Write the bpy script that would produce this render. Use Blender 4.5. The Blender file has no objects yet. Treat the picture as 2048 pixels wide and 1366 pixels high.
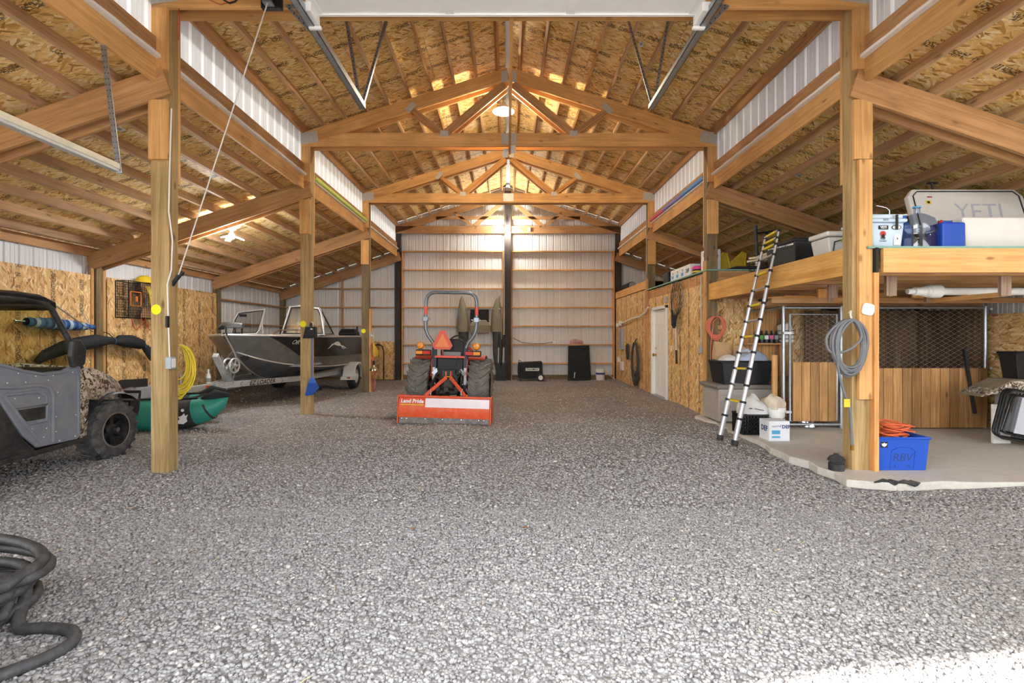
import bpy, bmesh, math, random
import numpy as np
from mathutils import Vector, Matrix
random.seed(7)
SC = bpy.context.scene
COL = SC.collection
PI = math.pi

# ---------------------------------------------------------------- camera (frame 2048 x 1366)
F_PX, VPX, VPY, CAM_H = 986.0, 1014.0, 673.0, 1.4
cam_d = bpy.data.cameras.new('camera')
cam = bpy.data.objects.new('camera', cam_d)
COL.objects.link(cam)
cam.location = (0, 0, CAM_H)
cam.rotation_euler = (PI / 2, 0, 0)
cam_d.sensor_width = 36.0
cam_d.lens = F_PX / 2048 * 36
cam_d.shift_x = (1024 - VPX) / 2048
cam_d.shift_y = -(683 - VPY) / 2048
cam_d.clip_start = 0.05
cam_d.clip_end = 300
SC.camera = cam

# ---------------------------------------------------------------- sky, sun, exposure
world = bpy.data.worlds.new('sky')
SC.world = world
world.use_nodes = True
wn = world.node_tree
wn.nodes.clear()
w_out = wn.nodes.new('ShaderNodeOutputWorld')
w_bg = wn.nodes.new('ShaderNodeBackground')
w_sky = wn.nodes.new('ShaderNodeTexSky')
w_sky.sky_type = 'HOSEK_WILKIE'
w_sky.turbidity = 6.0
w_sky.ground_albedo = 0.4
SUN_TO = Vector((math.sin(math.radians(80)), math.cos(math.radians(80)), -0.95)).normalized()
w_sky.sun_direction = -SUN_TO
w_hs = wn.nodes.new('ShaderNodeHueSaturation')
w_hs.inputs['Saturation'].default_value = 0.18
wn.links.new(w_sky.outputs[0], w_hs.inputs['Color'])
wn.links.new(w_hs.outputs[0], w_bg.inputs['Color'])
w_bg.inputs['Strength'].default_value = 7.0
wn.links.new(w_bg.outputs[0], w_out.inputs[0])
sun_d = bpy.data.lights.new('sun', 'SUN')
sun_d.energy = 8.0
sun_d.angle = math.radians(1.5)
sun_d.color = (1.0, 0.95, 0.88)
sun = bpy.data.objects.new('sun', sun_d)
COL.objects.link(sun)
sun.rotation_euler = SUN_TO.to_track_quat('-Z', 'Y').to_euler()
sun.location = (-8, -2, 12)
vs = SC.view_settings
vs.view_transform = 'Standard'
vs.look = 'None'
vs.gamma = 1.0
vs.use_curve_mapping = False
vs.exposure = 2.12
SC.cycles.use_adaptive_sampling = True
SC.cycles.adaptive_threshold = 0.03
SC.cycles.max_bounces = 7
SC.cycles.diffuse_bounces = 5
SC.cycles.glossy_bounces = 3
SC.cycles.transmission_bounces = 6
SC.cycles.transparent_max_bounces = 8
SC.cycles.caustics_reflective = False
SC.cycles.caustics_refractive = False

# ---------------------------------------------------------------- helpers
def at(x, y, Y):
    """photo pixel -> world point at depth Y"""
    return Vector(((x - VPX) / F_PX * Y, Y, CAM_H + (VPY - y) / F_PX * Y))
def gnd(x, y, z=0.0):
    """photo pixel -> world point on the horizontal plane z"""
    Y = F_PX * (CAM_H - z) / (y - VPY)
    return Vector(((x - VPX) / F_PX * Y, Y, z))

WM = {}
def finish(o, parent, M):
    COL.objects.link(o)
    if parent is not None:
        o.parent = parent
        o.matrix_basis = WM[parent.name].inverted() @ M
    else:
        o.matrix_basis = M
    WM[o.name] = M
    return o
def tag(o, label=None, cat=None, group=None, kind=None):
    if label: o['label'] = label
    if cat: o['category'] = cat
    if group: o['group'] = group
    if kind: o['kind'] = kind
    return o
def thing(name, label, cat, loc=(0, 0, 0), rz=0.0, group=None, kind=None, rot=None):
    o = bpy.data.objects.new(name, None)
    o.empty_display_size = 0.1
    M = Matrix.Translation(loc) @ (rot.to_4x4() if rot is not None else Matrix.Rotation(rz, 4, 'Z'))
    finish(o, None, M)
    return tag(o, label, cat, group, kind)
def aim(p0, p1, up=(0, 0, 1)):
    """matrix at p0 with local X along p0->p1, local Z near up"""
    p0 = Vector(p0); x = (Vector(p1) - p0).normalized(); up = Vector(up)
    y = up.cross(x)
    if y.length < 1e-5: y = Vector((0, 1, 0)).cross(x) if abs(x.y) < .9 else Vector((1, 0, 0)).cross(x)
    y.normalize(); z = x.cross(y)
    M = Matrix((x, y, z)).transposed().to_4x4(); M.translation = p0
    return M

def spl(pts, n=5, closed=False):
    P = [Vector(p) for p in pts]; out = []; m = len(P)
    for i in range(m if closed else m-1):
        a, b_ = P[i], P[(i+1) % m]; p = P[i-1] if (i or closed) else a; q = P[(i+2) % m] if (i+2 < m or closed) else b_
        for k in range(n):
            t = k/n; out.append(.5*((2*a) + (b_-p)*t + (2*p-5*a+4*b_-q)*t*t + (3*a-p-3*b_+q)*t**3))
    if not closed: out.append(P[-1])
    return out

class MB:
    def __init__(s): s.v = []; s.f = []; s.m = []; s.mi = 0
    def add(s, vs, fs, M=None):
        b = len(s.v)
        s.v += [tuple(M @ Vector(p)) for p in vs] if M is not None else [tuple(p) for p in vs]
        for f in fs: s.f.append(tuple(i + b for i in f)); s.m.append(s.mi)
        return s
    def box(s, x0, x1, y0, y1, z0, z1, M=None):
        return s.add([(x0,y0,z0),(x1,y0,z0),(x1,y1,z0),(x0,y1,z0),(x0,y0,z1),(x1,y0,z1),(x1,y1,z1),(x0,y1,z1)],
              [(3,2,1,0),(4,5,6,7),(0,1,5,4),(1,2,6,5),(2,3,7,6),(3,0,4,7)], M)
    def bar(s, p0, p1, w, h, up=(0,0,1)):
        L = (Vector(p1) - Vector(p0)).length
        return s.box(0, L, -w/2, w/2, -h/2, h/2, aim(p0, p1, up))
    def tube(s, pts, r, n=8, closed=False, cap=True):
        P = [Vector(p) for p in pts]; m = len(P)
        R = list(r) if isinstance(r, (list, tuple)) else [r] * m
        T = []
        for i in range(m):
            a = P[(i-1) % m] if (closed or i > 0) else P[i]; b = P[(i+1) % m] if (closed or i < m-1) else P[i]
            t = b - a; T.append(t.normalized() if t.length > 1e-9 else Vector((0,0,1)))
        nrm = T[0].orthogonal().normalized(); vs = []
        for i in range(m):
            nrm = (nrm - T[i] * nrm.dot(T[i]))
            nrm = nrm.normalized() if nrm.length > 1e-6 else T[i].orthogonal().normalized()
            bn = T[i].cross(nrm)
            for k in range(n):
                a = 2*PI*k/n; vs.append(P[i] + (nrm*math.cos(a) + bn*math.sin(a)) * R[i])
        fs = []
        for i in range(m if closed else m-1):
            j = (i+1) % m
            for k in range(n):
                l = (k+1) % n; fs.append((i*n+k, i*n+l, j*n+l, j*n+k))
        if cap and not closed:
            fs.append(tuple(range(n))[::-1]); fs.append(tuple((m-1)*n+k for k in range(n)))
        return s.add(vs, fs)
    def lathe(s, prof, n=20, M=None, cap=True):
        vs = []; fs = []; m = len(prof)
        for (r, z) in prof:
            for k in range(n):
                a = 2*PI*k/n; vs.append((r*math.cos(a), r*math.sin(a), z))
        for i in range(m-1):
            for k in range(n):
                l = (k+1) % n; fs.append((i*n+k, i*n+l, (i+1)*n+l, (i+1)*n+k))
        if cap:
            if prof[0][0] > 1e-4: fs.append(tuple(range(n))[::-1])
            if prof[-1][0] > 1e-4: fs.append(tuple((m-1)*n+k for k in range(n)))
        return s.add(vs, fs, M)
    def cyl(s, p0, p1, r, n=12, r1=None):
        return s.tube([p0, p1], [r, r if r1 is None else r1], n)
    def prism(s, poly, z0, z1, M=None):
        n = len(poly)
        vs = [(x, y, z0) for x, y in poly] + [(x, y, z1) for x, y in poly]
        fs = [tuple(range(n))[::-1], tuple(range(n, 2*n))] + [(i, (i+1) % n, n+(i+1) % n, n+i) for i in range(n)]
        return s.add(vs, fs, M)
    def loft(s, secs, closed=True, cap=True, M=None):
        n = len(secs[0]); vs = [p for c in secs for p in c]; fs = []
        for i in range(len(secs)-1):
            for k in range(n if closed else n-1):
                l = (k+1) % n; fs.append((i*n+k, i*n+l, (i+1)*n+l, (i+1)*n+k))
        if cap and closed: fs.append(tuple(range(n))[::-1]); fs.append(tuple((len(secs)-1)*n+k for k in range(n)))
        return s.add(vs, fs, M)
    def ball(s, c, r, n=12, m=8, sc=(1,1,1)):
        c = Vector(c); prof = []
        vs = [(c.x, c.y, c.z - r*sc[2])]; fs = []
        for i in range(1, m):
            t = PI*i/m
            for k in range(n):
                a = 2*PI*k/n
                vs.append((c.x+r*sc[0]*math.sin(t)*math.cos(a), c.y+r*sc[1]*math.sin(t)*math.sin(a), c.z-r*sc[2]*math.cos(t)))
        vs.append((c.x, c.y, c.z + r*sc[2])); e = len(vs)-1
        for k in range(n): fs.append((0, 1+(k+1) % n, 1+k))
        for i in range(m-2):
            for k in range(n):
                l = (k+1) % n; fs.append((1+i*n+k, 1+i*n+l, 1+(i+1)*n+l, 1+(i+1)*n+k))
        for k in range(n): fs.append((e, 1+(m-2)*n+k, 1+(m-2)*n+(k+1) % n))
        return s.add(vs, fs)
    def mesh(s, name, mats, smooth=None):
        me = bpy.data.meshes.new(name)
        me.from_pydata(s.v, [], s.f)
        for mm in (mats if isinstance(mats, (list, tuple)) else [mats]): me.materials.append(mm)
        if any(s.m): me.polygons.foreach_set('material_index', s.m)
        if smooth is not None:
            me.polygons.foreach_set('use_smooth', [True]*len(me.polygons))
            me.set_sharp_from_angle(angle=math.radians(smooth))
        me.update()
        return me
    def build(s, name, mats, parent=None, smooth=None, bevel=0, M=None, world=False, seg=2, fixn=True):
        me = s.mesh(name, mats, smooth)
        if fixn:
            bm = bmesh.new(); bm.from_mesh(me); bmesh.ops.recalc_face_normals(bm, faces=bm.faces); bm.to_mesh(me); bm.free()
        o = bpy.data.objects.new(name, me)
        base = Matrix() if (parent is None or world) else WM[parent.name]
        finish(o, parent, base @ M if M is not None else base)
        if bevel:
            b = o.modifiers.new('bevel', 'BEVEL'); b.width = bevel; b.segments = seg; b.limit_method = 'ANGLE'; b.angle_limit = math.radians(40)
        return o

def copy_tree(o, M, label=None, group=None):
    """a copy of a thing with copies of its parts and sub-parts, placed by matrix M"""
    def rec(src, parent):
        c = src.copy(); COL.objects.link(c)
        if parent is not None:
            c.parent = parent; WM[c.name] = WM[parent.name] @ src.matrix_basis
        else:
            c.matrix_basis = M; WM[c.name] = M
        for ch in [x for x in bpy.data.objects if x.parent == src]: rec(ch, c)
        return c
    r = rec(o, None)
    if label: r['label'] = label
    if group: r['group'] = group
    return r

BOARD = {}
def board(name, p0, p1, w, h, mat, parent=None, up=(0, 0, 1)):
    """one straight timber: local X along its length, w across (local Y), h deep (local Z); meshes are shared"""
    L = (Vector(p1) - Vector(p0)).length
    key = (name, round(L, 3), round(w, 3), round(h, 3), mat.name)
    if key not in BOARD:
        BOARD[key] = MB().box(0, L, -w/2, w/2, -h/2, h/2).mesh(name, mat)
    o = bpy.data.objects.new(name, BOARD[key])
    return finish(o, parent, aim(p0, p1, up))
def vboard(name, x0, x1, y0, y1, z0, z1, mat, parent=None):
    """axis-aligned upright board"""
    return board(name, ((x0+x1)/2, (y0+y1)/2, z0), ((x0+x1)/2, (y0+y1)/2, z1), y1-y0, x1-x0, mat, parent, up=(1, 0, 0))

PENDING = []
def text(name, body, size, M, mat, parent, shear=0.0, bold=0.0, sx=1.0, align='CENTER'):
    """flat lettering: local X = reading direction, local Y = up; turned to mesh at the end"""
    cu = bpy.data.curves.new(name, 'FONT')
    cu.body = body; cu.size = size; cu.align_x = align; cu.align_y = 'CENTER'
    cu.extrude = 0.0004; cu.shear = shear; cu.offset = bold; cu.resolution_u = 2
    cu.materials.append(mat)
    o = bpy.data.objects.new(name + '_curve', cu); COL.objects.link(o)
    PENDING.append((o, name, M @ Matrix.Diagonal((sx, 1, 1, 1)), parent))
def face(p, right, up):
    """matrix for lettering at p"""
    x = Vector(right).normalized(); y = Vector(up).normalized(); z = x.cross(y)
    M = Matrix((x, y, z)).transposed().to_4x4(); M.translation = Vector(p); return M

# ---------------------------------------------------------------- materials
def lin(h):
    h = h.lstrip('#'); c = [int(h[i:i+2], 16)/255 for i in (0, 2, 4)]
    return tuple(x/12.92 if x <= .04045 else ((x+.055)/1.055)**2.4 for x in c) + (1.0,)
def base_mat(name):
    m = bpy.data.materials.new(name); m.use_nodes = True
    nt = m.node_tree; return m, nt, nt.nodes['Principled BSDF']
def N(nt, t, **kw):
    n = nt.nodes.new(t)
    for k, v in kw.items(): setattr(n, k, v)
    return n
def inp(n, d):
    for k, v in d.items(): n.inputs[k].default_value = v
    return n
MAT = {}
def mk(name, col, rough=.6, metal=0.0, var=.12, scale=9.0, bump=0.0, bscale=60.0, spec=.4, alpha=1.0, trans=0.0, dirt=None, dirt_amt=.5, dirt_scale=6.0, emit=None, estr=0):
    m, nt, b = base_mat(name)
    c = lin(col)
    tc = N(nt, 'ShaderNodeTexCoord')
    no = inp(N(nt, 'ShaderNodeTexNoise'), {'Scale': scale, 'Detail': 2.0, 'Roughness': .6})
    nt.links.new(tc.outputs['Object'], no.inputs['Vector'])
    hs = N(nt, 'ShaderNodeHueSaturation'); hs.inputs['Color'].default_value = c
    mr = inp(N(nt, 'ShaderNodeMapRange'), {'From Min': .25, 'From Max': .75, 'To Min': 1-var, 'To Max': 1+var})
    nt.links.new(no.outputs[0], mr.inputs['Value']); nt.links.new(mr.outputs[0], hs.inputs['Value'])
    out = hs.outputs[0]
    if dirt:
        n2 = inp(N(nt, 'ShaderNodeTexNoise'), {'Scale': dirt_scale, 'Detail': 8.0, 'Roughness': .75})
        nt.links.new(tc.outputs['Object'], n2.inputs['Vector'])
        m2 = inp(N(nt, 'ShaderNodeMapRange'), {'From Min': .45, 'From Max': .72, 'To Min': 0.0, 'To Max': dirt_amt})
        nt.links.new(n2.outputs[0], m2.inputs['Value'])
        mx = N(nt, 'ShaderNodeMix', data_type='RGBA'); mx.inputs['B'].default_value = lin(dirt)
        nt.links.new(m2.outputs[0], mx.inputs['Factor']); nt.links.new(out, mx.inputs['A']); out = mx.outputs['Result']
    nt.links.new(out, b.inputs['Base Color'])
    inp(b, {'Roughness': rough, 'Metallic': metal, 'Specular IOR Level': spec, 'Alpha': alpha, 'Transmission Weight': trans})
    if emit: b.inputs['Emission Color'].default_value = lin(emit); b.inputs['Emission Strength'].default_value = estr
    if bump:
        n3 = inp(N(nt, 'ShaderNodeTexNoise'), {'Scale': bscale, 'Detail': 5.0})
        nt.links.new(tc.outputs['Object'], n3.inputs['Vector'])
        bp = inp(N(nt, 'ShaderNodeBump'), {'Strength': bump, 'Distance': .02})
        nt.links.new(n3.outputs[0], bp.inputs['Height']); nt.links.new(bp.outputs[0], b.inputs['Normal'])
    MAT[name] = m
    return m
def wood(name, light, dark, rough=.65, rnd=.14, knots=True, stripe=1.0):
    m, nt, b = base_mat(name); L = nt.links.new
    tc = N(nt, 'ShaderNodeTexCoord'); oi = N(nt, 'ShaderNodeObjectInfo')
    ad = N(nt, 'ShaderNodeVectorMath', operation='ADD')
    sc = N(nt, 'ShaderNodeVectorMath', operation='SCALE'); sc.inputs[0].default_value = (37, 11, 17)
    L(oi.outputs['Random'], sc.inputs['Scale']); L(tc.outputs['Object'], ad.inputs[0]); L(sc.outputs[0], ad.inputs[1])
    mp = N(nt, 'ShaderNodeMapping'); mp.inputs['Scale'].default_value = (1.1, 26*stripe, 26*stripe); L(ad.outputs[0], mp.inputs['Vector'])
    n1 = inp(N(nt, 'ShaderNodeTexNoise'), {'Scale': 1.0, 'Detail': 4.0, 'Roughness': .62, 'Distortion': .9}); L(mp.outputs[0], n1.inputs['Vector'])
    rp = N(nt, 'ShaderNodeValToRGB'); rp.color_ramp.elements[0].position = .32; rp.color_ramp.elements[1].position = .66
    rp.color_ramp.elements[0].color = lin(dark); rp.color_ramp.elements[1].color = lin(light); L(n1.outputs[0], rp.inputs[0])
    n2 = inp(N(nt, 'ShaderNodeTexNoise'), {'Scale': 2.2, 'Detail': 3.0}); L(ad.outputs[0], n2.inputs['Vector'])
    mr = inp(N(nt, 'ShaderNodeMapRange'), {'From Min': .3, 'From Max': .7, 'To Min': .86, 'To Max': 1.12}); L(n2.outputs[0], mr.inputs['Value'])
    m3 = inp(N(nt, 'ShaderNodeMapRange'), {'To Min': 1-rnd, 'To Max': 1+rnd}); L(oi.outputs['Random'], m3.inputs['Value'])
    mu = N(nt, 'ShaderNodeMath', operation='MULTIPLY'); L(mr.outputs[0], mu.inputs[0]); L(m3.outputs[0], mu.inputs[1])
    hs = N(nt, 'ShaderNodeHueSaturation'); L(rp.outputs[0], hs.inputs['Color']); L(mu.outputs[0], hs.inputs['Value'])
    out = hs.outputs[0]
    if knots:
        mk_ = N(nt, 'ShaderNodeMapping'); mk_.inputs['Scale'].default_value = (2.2, 5.5, 5.5); L(ad.outputs[0], mk_.inputs['Vector'])
        vo = inp(N(nt, 'ShaderNodeTexVoronoi'), {'Scale': 1.0}); L(mk_.outputs[0], vo.inputs['Vector'])
        kr = inp(N(nt, 'ShaderNodeMapRange'), {'From Min': .05, 'From Max': .13, 'To Min': .75, 'To Max': 0.0}); L(vo.outputs['Distance'], kr.inputs['Value'])
        mx = N(nt, 'ShaderNodeMix', data_type='RGBA'); c = lin(dark); mx.inputs['B'].default_value = (c[0]*.45, c[1]*.4, c[2]*.4, 1)
        L(kr.outputs[0], mx.inputs['Factor']); L(out, mx.inputs['A']); out = mx.outputs['Result']
    L(out, b.inputs['Base Color']); inp(b, {'Roughness': rough, 'Specular IOR Level': .25})
    MAT[name] = m
    return m
def osb(name, cols, stamp=True, val=1.0):
    """oriented strand board: three overlapping layers of flat flakes, with faint rows of printed grade stamps"""
    m, nt, b = base_mat(name); L = nt.links.new
    tc = N(nt, 'ShaderNodeTexCoord'); oi = N(nt, 'ShaderNodeObjectInfo')
    sc = N(nt, 'ShaderNodeVectorMath', operation='SCALE'); sc.inputs[0].default_value = (41, 23, 0)
    ad = N(nt, 'ShaderNodeVectorMath', operation='ADD'); L(oi.outputs['Random'], sc.inputs['Scale'])
    L(tc.outputs['Object'], ad.inputs[0]); L(sc.outputs[0], ad.inputs[1])
    def layer(rot, sx, sy, off):
        mp = N(nt, 'ShaderNodeMapping', vector_type='TEXTURE'); mp.inputs['Rotation'].default_value = (0, 0, rot)
        mp.inputs['Scale'].default_value = (sx, sy, 1); mp.inputs['Location'].default_value = (off, off*1.7, 0)
        nz = inp(N(nt, 'ShaderNodeTexNoise'), {'Scale': 9.0, 'Detail': 2.0})
        L(ad.outputs[0], nz.inputs['Vector'])
        mxv = N(nt, 'ShaderNodeMix', data_type='VECTOR'); mxv.inputs['Factor'].default_value = .035
        L(ad.outputs[0], mxv.inputs['A']); L(nz.outputs[1], mxv.inputs['B'])
        L(mxv.outputs['Result'], mp.inputs['Vector'])
        vo = inp(N(nt, 'ShaderNodeTexVoronoi', voronoi_dimensions='2D'), {'Scale': 1.0}); L(mp.outputs[0], vo.inputs['Vector'])
        sp = N(nt, 'ShaderNodeSeparateColor'); L(vo.outputs['Color'], sp.inputs[0])
        return sp
    A = layer(.12, .115, .02, 0); B = layer(-.5, .1, .024, 3.3); C = layer(.7, .085, .022, 7.1)
    def mixf(a, bb, sel, thr):
        g = N(nt, 'ShaderNodeMath', operation='GREATER_THAN'); g.inputs[1].default_value = thr; L(sel, g.inputs[0])
        mx = N(nt, 'ShaderNodeMix', data_type='FLOAT'); L(g.outputs[0], mx.inputs['Factor']); L(a, mx.inputs['A']); L(bb, mx.inputs['B'])
        return mx.outputs['Result']
    v = mixf(A.outputs[0], B.outputs[0], B.outputs[1], .62)
    v = mixf(v, C.outputs[0], C.outputs[1], .72)
    rp = N(nt, 'ShaderNodeValToRGB'); rp.color_ramp.interpolation = 'LINEAR'
    e = rp.color_ramp.elements; e[0].position = 0; e[1].position = 1.0
    e[0].color = lin(cols[0]); e[1].color = lin(cols[-1])
    for i, cc in enumerate(cols[1:-1]):
        q = e.new((i+1)/(len(cols)-1)); q.color = lin(cc)
    L(v, rp.inputs[0])
    fine = inp(N(nt, 'ShaderNodeTexNoise'), {'Scale': 38.0, 'Detail': 4.0, 'Roughness': .7}); 
    mpf = N(nt, 'ShaderNodeMapping'); mpf.inputs['Scale'].default_value = (.35, 1.6, 1); L(ad.outputs[0], mpf.inputs['Vector']); L(mpf.outputs[0], fine.inputs['Vector'])
    mr = inp(N(nt, 'ShaderNodeMapRange'), {'From Min': .3, 'From Max': .7, 'To Min': .88*val, 'To Max': 1.18*val}); L(fine.outputs[0], mr.inputs['Value'])
    hs = N(nt, 'ShaderNodeHueSaturation'); L(rp.outputs[0], hs.inputs['Color']); L(mr.outputs[0], hs.inputs['Value'])
    out = hs.outputs[0]
    if stamp:
        sx = N(nt, 'ShaderNodeSeparateXYZ'); L(tc.outputs['Object'], sx.inputs[0])
        # printed rows: two bands along the sheet, cells of ink inside
        def math_(op, a, bv=None, b_sock=None):
            n = N(nt, 'ShaderNodeMath', operation=op)
            if isinstance(a, (int, float)): n.inputs[0].default_value = a
            else: L(a, n.inputs[0])
            if b_sock is not None: L(b_sock, n.inputs[1])
            elif bv is not None: n.inputs[1].default_value = bv
            return n.outputs[0]
        band = None
        for yc in (-.31, .22):
            d = math_('ABSOLUTE', math_('SUBTRACT', sx.outputs[1], yc)); g = math_('LESS_THAN', d, .042)
            band = g if band is None else math_('MAXIMUM', band, b_sock=g)
        ink = N(nt, 'ShaderNodeTexNoise', noise_dimensions='2D'); inp(ink, {'Scale': 1.0, 'Detail': 0.0})
        mpi = N(nt, 'ShaderNodeMapping'); mpi.inputs['Scale'].default_value = (70, 45, 1); L(ad.outputs[0], mpi.inputs['Vector']); L(mpi.outputs[0], ink.inputs['Vector'])
        wd = N(nt, 'ShaderNodeTexNoise', noise_dimensions='2D'); inp(wd, {'Scale': 1.0, 'Detail': 1.0})
        mpw = N(nt, 'ShaderNodeMapping'); mpw.inputs['Scale'].default_value = (5.5, 1.0, 1); L(ad.outputs[0], mpw.inputs['Vector']); L(mpw.outputs[0], wd.inputs['Vector'])
        mk2 = math_('MULTIPLY', math_('GREATER_THAN', ink.outputs[0], .46), b_sock=math_('GREATER_THAN', wd.outputs[0], .42))
        mk2 = math_('MULTIPLY', math_('MULTIPLY', mk2, b_sock=band), .78)
        mx = N(nt, 'ShaderNodeMix', data_type='RGBA'); mx.inputs['B'].default_value = (.035, .022, .015, 1)
        L(mk2, mx.inputs['Factor']); L(out, mx.inputs['A']); out = mx.outputs['Result']
    L(out, b.inputs['Base Color']); inp(b, {'Roughness': .6, 'Specular IOR Level': .25})
    MAT[name] = m
    return m

wood('fir', '#DFAE70', '#C29056')
wood('beam', '#C99C6C', '#A57A50')
wood('purlin', '#D0AE88', '#AE8B66')
wood('treated', '#BFA272', '#8F7548', rnd=.08)
wood('treated_dark', '#8D7A58', '#5F4F38', rnd=.08)
wood('black_post', '#4B423A', '#2E2824', rnd=.05)
wood('glulam', '#E2B368', '#C58C45', stripe=.7)
wood('cedar', '#C99C66', '#966C42', rnd=.3)
wood('cedar_grey', '#84694D', '#54412F', rnd=.32)
wood('trimwood', '#E0A765', '#BE7F42')
wood('hanger', '#AD9480', '#7F6854')
OSB_C = ['#A4783A', '#DEB76C', '#F2D390', '#E8C47A', '#FCEBBE', '#CDA25A']
osb('osb_roof', OSB_C)
osb('osb_wall', ['#94693A', '#CBA066', '#DDB67A', '#D0A56A', '#EDD6A6', '#B98B52'], stamp=True)
mk('white_metal', '#D9D9D8', rough=.42, var=.04, scale=1.5)
mk('galv', '#A9AFB4', rough=.38, metal=.85, var=.18, scale=30)
mk('galv_light', '#C4C8CA', rough=.45, metal=.5, var=.12, scale=25)
mk('steel', '#8F959A', rough=.35, metal=.9, var=.15, scale=20)
mk('chrome', '#D5D5D5', rough=.15, metal=1, var=.05)
mk('black_plastic', '#1E1F21', rough=.5, var=.2)
mk('black_rubber', '#2A2A2B', rough=.75, var=.25, scale=14, dirt='#6A6660', dirt_amt=.45, bump=.2)
mk('black_cloth', '#25282A', rough=.85, var=.3, scale=7, bump=.5, bscale=14)
mk('white_plastic', '#E6E4DE', rough=.45, var=.05)
mk('white_paint', '#E9E9E6', rough=.4, var=.03)
mk('yellow', '#E3C52F', rough=.6, var=.1)
mk('yellow_paint', '#F4E91E', rough=.7, var=.05)
mk('rope_yellow', '#E0C53A', rough=.6, var=.15)
mk('orange_cord', '#D8663C', rough=.55, var=.12)
mk('coral_cord', '#DB7A5C', rough=.55, var=.12)
mk('red', '#B8302A', rough=.5, var=.1)
mk('grey_plastic', '#9A9C9D', rough=.55, var=.1)
mk('box_grey', '#A6AEB4', rough=.5, var=.05)
mk('brass', '#C99A3C', rough=.25, metal=.9, var=.05)
mk('tag_white', '#E8E6E0', rough=.6, var=.03)
mk('ink', '#22201E', rough=.7, var=.05)
mk('teal_edge', '#7FA898', rough=.7, var=.12)
mk('concrete', '#CFCAC0', rough=.85, var=.16, scale=3, bump=.35, bscale=40, dirt='#8A8378', dirt_amt=.5, dirt_scale=3)
mk('cardboard', '#B48A5E', rough=.85, var=.1)
mk('gusset', '#C4C1BA', rough=.45, metal=.15, var=.25, scale=60)

# translucent clerestory sheet
m, nt, b = base_mat('clear_panel'); MAT['clear_panel'] = m
b.inputs['Base Color'].default_value = (.70, .70, .70, 1); b.inputs['Roughness'].default_value = .5
tr = N(nt, 'ShaderNodeBsdfTranslucent'); tr.inputs[0].default_value = (.85, .85, .86, 1)
mxs = N(nt, 'ShaderNodeMixShader'); mxs.inputs[0].default_value = .045
nt.links.new(b.outputs[0], mxs.inputs[1]); nt.links.new(tr.outputs[0], mxs.inputs[2])
nt.links.new(mxs.outputs[0], nt.nodes['Material Output'].inputs[0])

m2_ = m.copy(); m2_.name = 'lit_rib'; MAT['lit_rib'] = m2_
m2_.node_tree.nodes['Mix Shader'].inputs[0].default_value = .07; m2_.node_tree.nodes['Principled BSDF'].inputs['Base Color'].default_value = (.88, .88, .88, 1)  # ribs made paler, putting the light on their faces into the colour
b.inputs['Base Color'].default_value = (.62, .62, .62, 1)
# gravel ground
m, nt, b = base_mat('gravel'); MAT['gravel'] = m; L = nt.links.new
tc = N(nt, 'ShaderNodeTexCoord')
vo = inp(N(nt, 'ShaderNodeTexVoronoi'), {'Scale': 42.0}); L(tc.outputs['Object'], vo.inputs['Vector'])
sp = N(nt, 'ShaderNodeSeparateColor'); L(vo.outputs['Color'], sp.inputs[0])
rp = N(nt, 'ShaderNodeValToRGB'); e = rp.color_ramp.elements
e[0].position = 0; e[0].color = lin('#7E7A7A'); e[1].position = 1; e[1].color = lin('#D8D2CC')
q = e.new(.25); q.color = lin('#979494'); q = e.new(.7); q.color = lin('#A6A3A2'); q = e.new(.93); q.color = lin('#B5B0AC')
L(sp.outputs[0], rp.inputs[0])
nb = inp(N(nt, 'ShaderNodeTexNoise'), {'Scale': .7, 'Detail': 5.0}); L(tc.outputs['Object'], nb.inputs['Vector'])
mrb = inp(N(nt, 'ShaderNodeMapRange'), {'From Min': .35, 'From Max': .65, 'To Min': .86, 'To Max': 1.1}); L(nb.outputs[0], mrb.inputs['Value'])
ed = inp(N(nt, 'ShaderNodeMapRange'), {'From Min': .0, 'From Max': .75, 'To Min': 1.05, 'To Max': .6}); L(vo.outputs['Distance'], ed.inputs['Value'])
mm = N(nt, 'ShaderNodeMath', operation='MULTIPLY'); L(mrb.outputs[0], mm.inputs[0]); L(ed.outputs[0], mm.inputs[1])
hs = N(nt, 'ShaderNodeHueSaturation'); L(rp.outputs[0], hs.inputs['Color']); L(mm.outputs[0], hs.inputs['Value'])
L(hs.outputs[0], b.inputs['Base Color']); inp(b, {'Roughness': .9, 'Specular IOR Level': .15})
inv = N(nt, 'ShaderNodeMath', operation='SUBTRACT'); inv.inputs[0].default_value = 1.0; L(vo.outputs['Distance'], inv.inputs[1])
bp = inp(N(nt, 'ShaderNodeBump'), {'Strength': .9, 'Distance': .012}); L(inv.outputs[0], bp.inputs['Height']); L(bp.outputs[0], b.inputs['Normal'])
# loose stones: colour per stone
m, nt, b = base_mat('stones'); MAT['stones'] = m; L = nt.links.new
aa = N(nt, 'ShaderNodeAttribute', attribute_name='shade')
rp = N(nt, 'ShaderNodeValToRGB'); e = rp.color_ramp.elements
e[0].position = 0; e[0].color = lin('#8A8887'); e[1].position = 1; e[1].color = lin('#D0CBC4')
for p_, c_ in ((.3, '#9A9897'), (.75, '#A7A5A3'), (.94, '#B2AFAE')):
    q = e.new(p_); q.color = lin(c_)
L(aa.outputs['Fac'], rp.inputs[0]); L(rp.outputs[0], b.inputs['Base Color']); inp(b, {'Roughness': .85, 'Specular IOR Level': .2})

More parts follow.
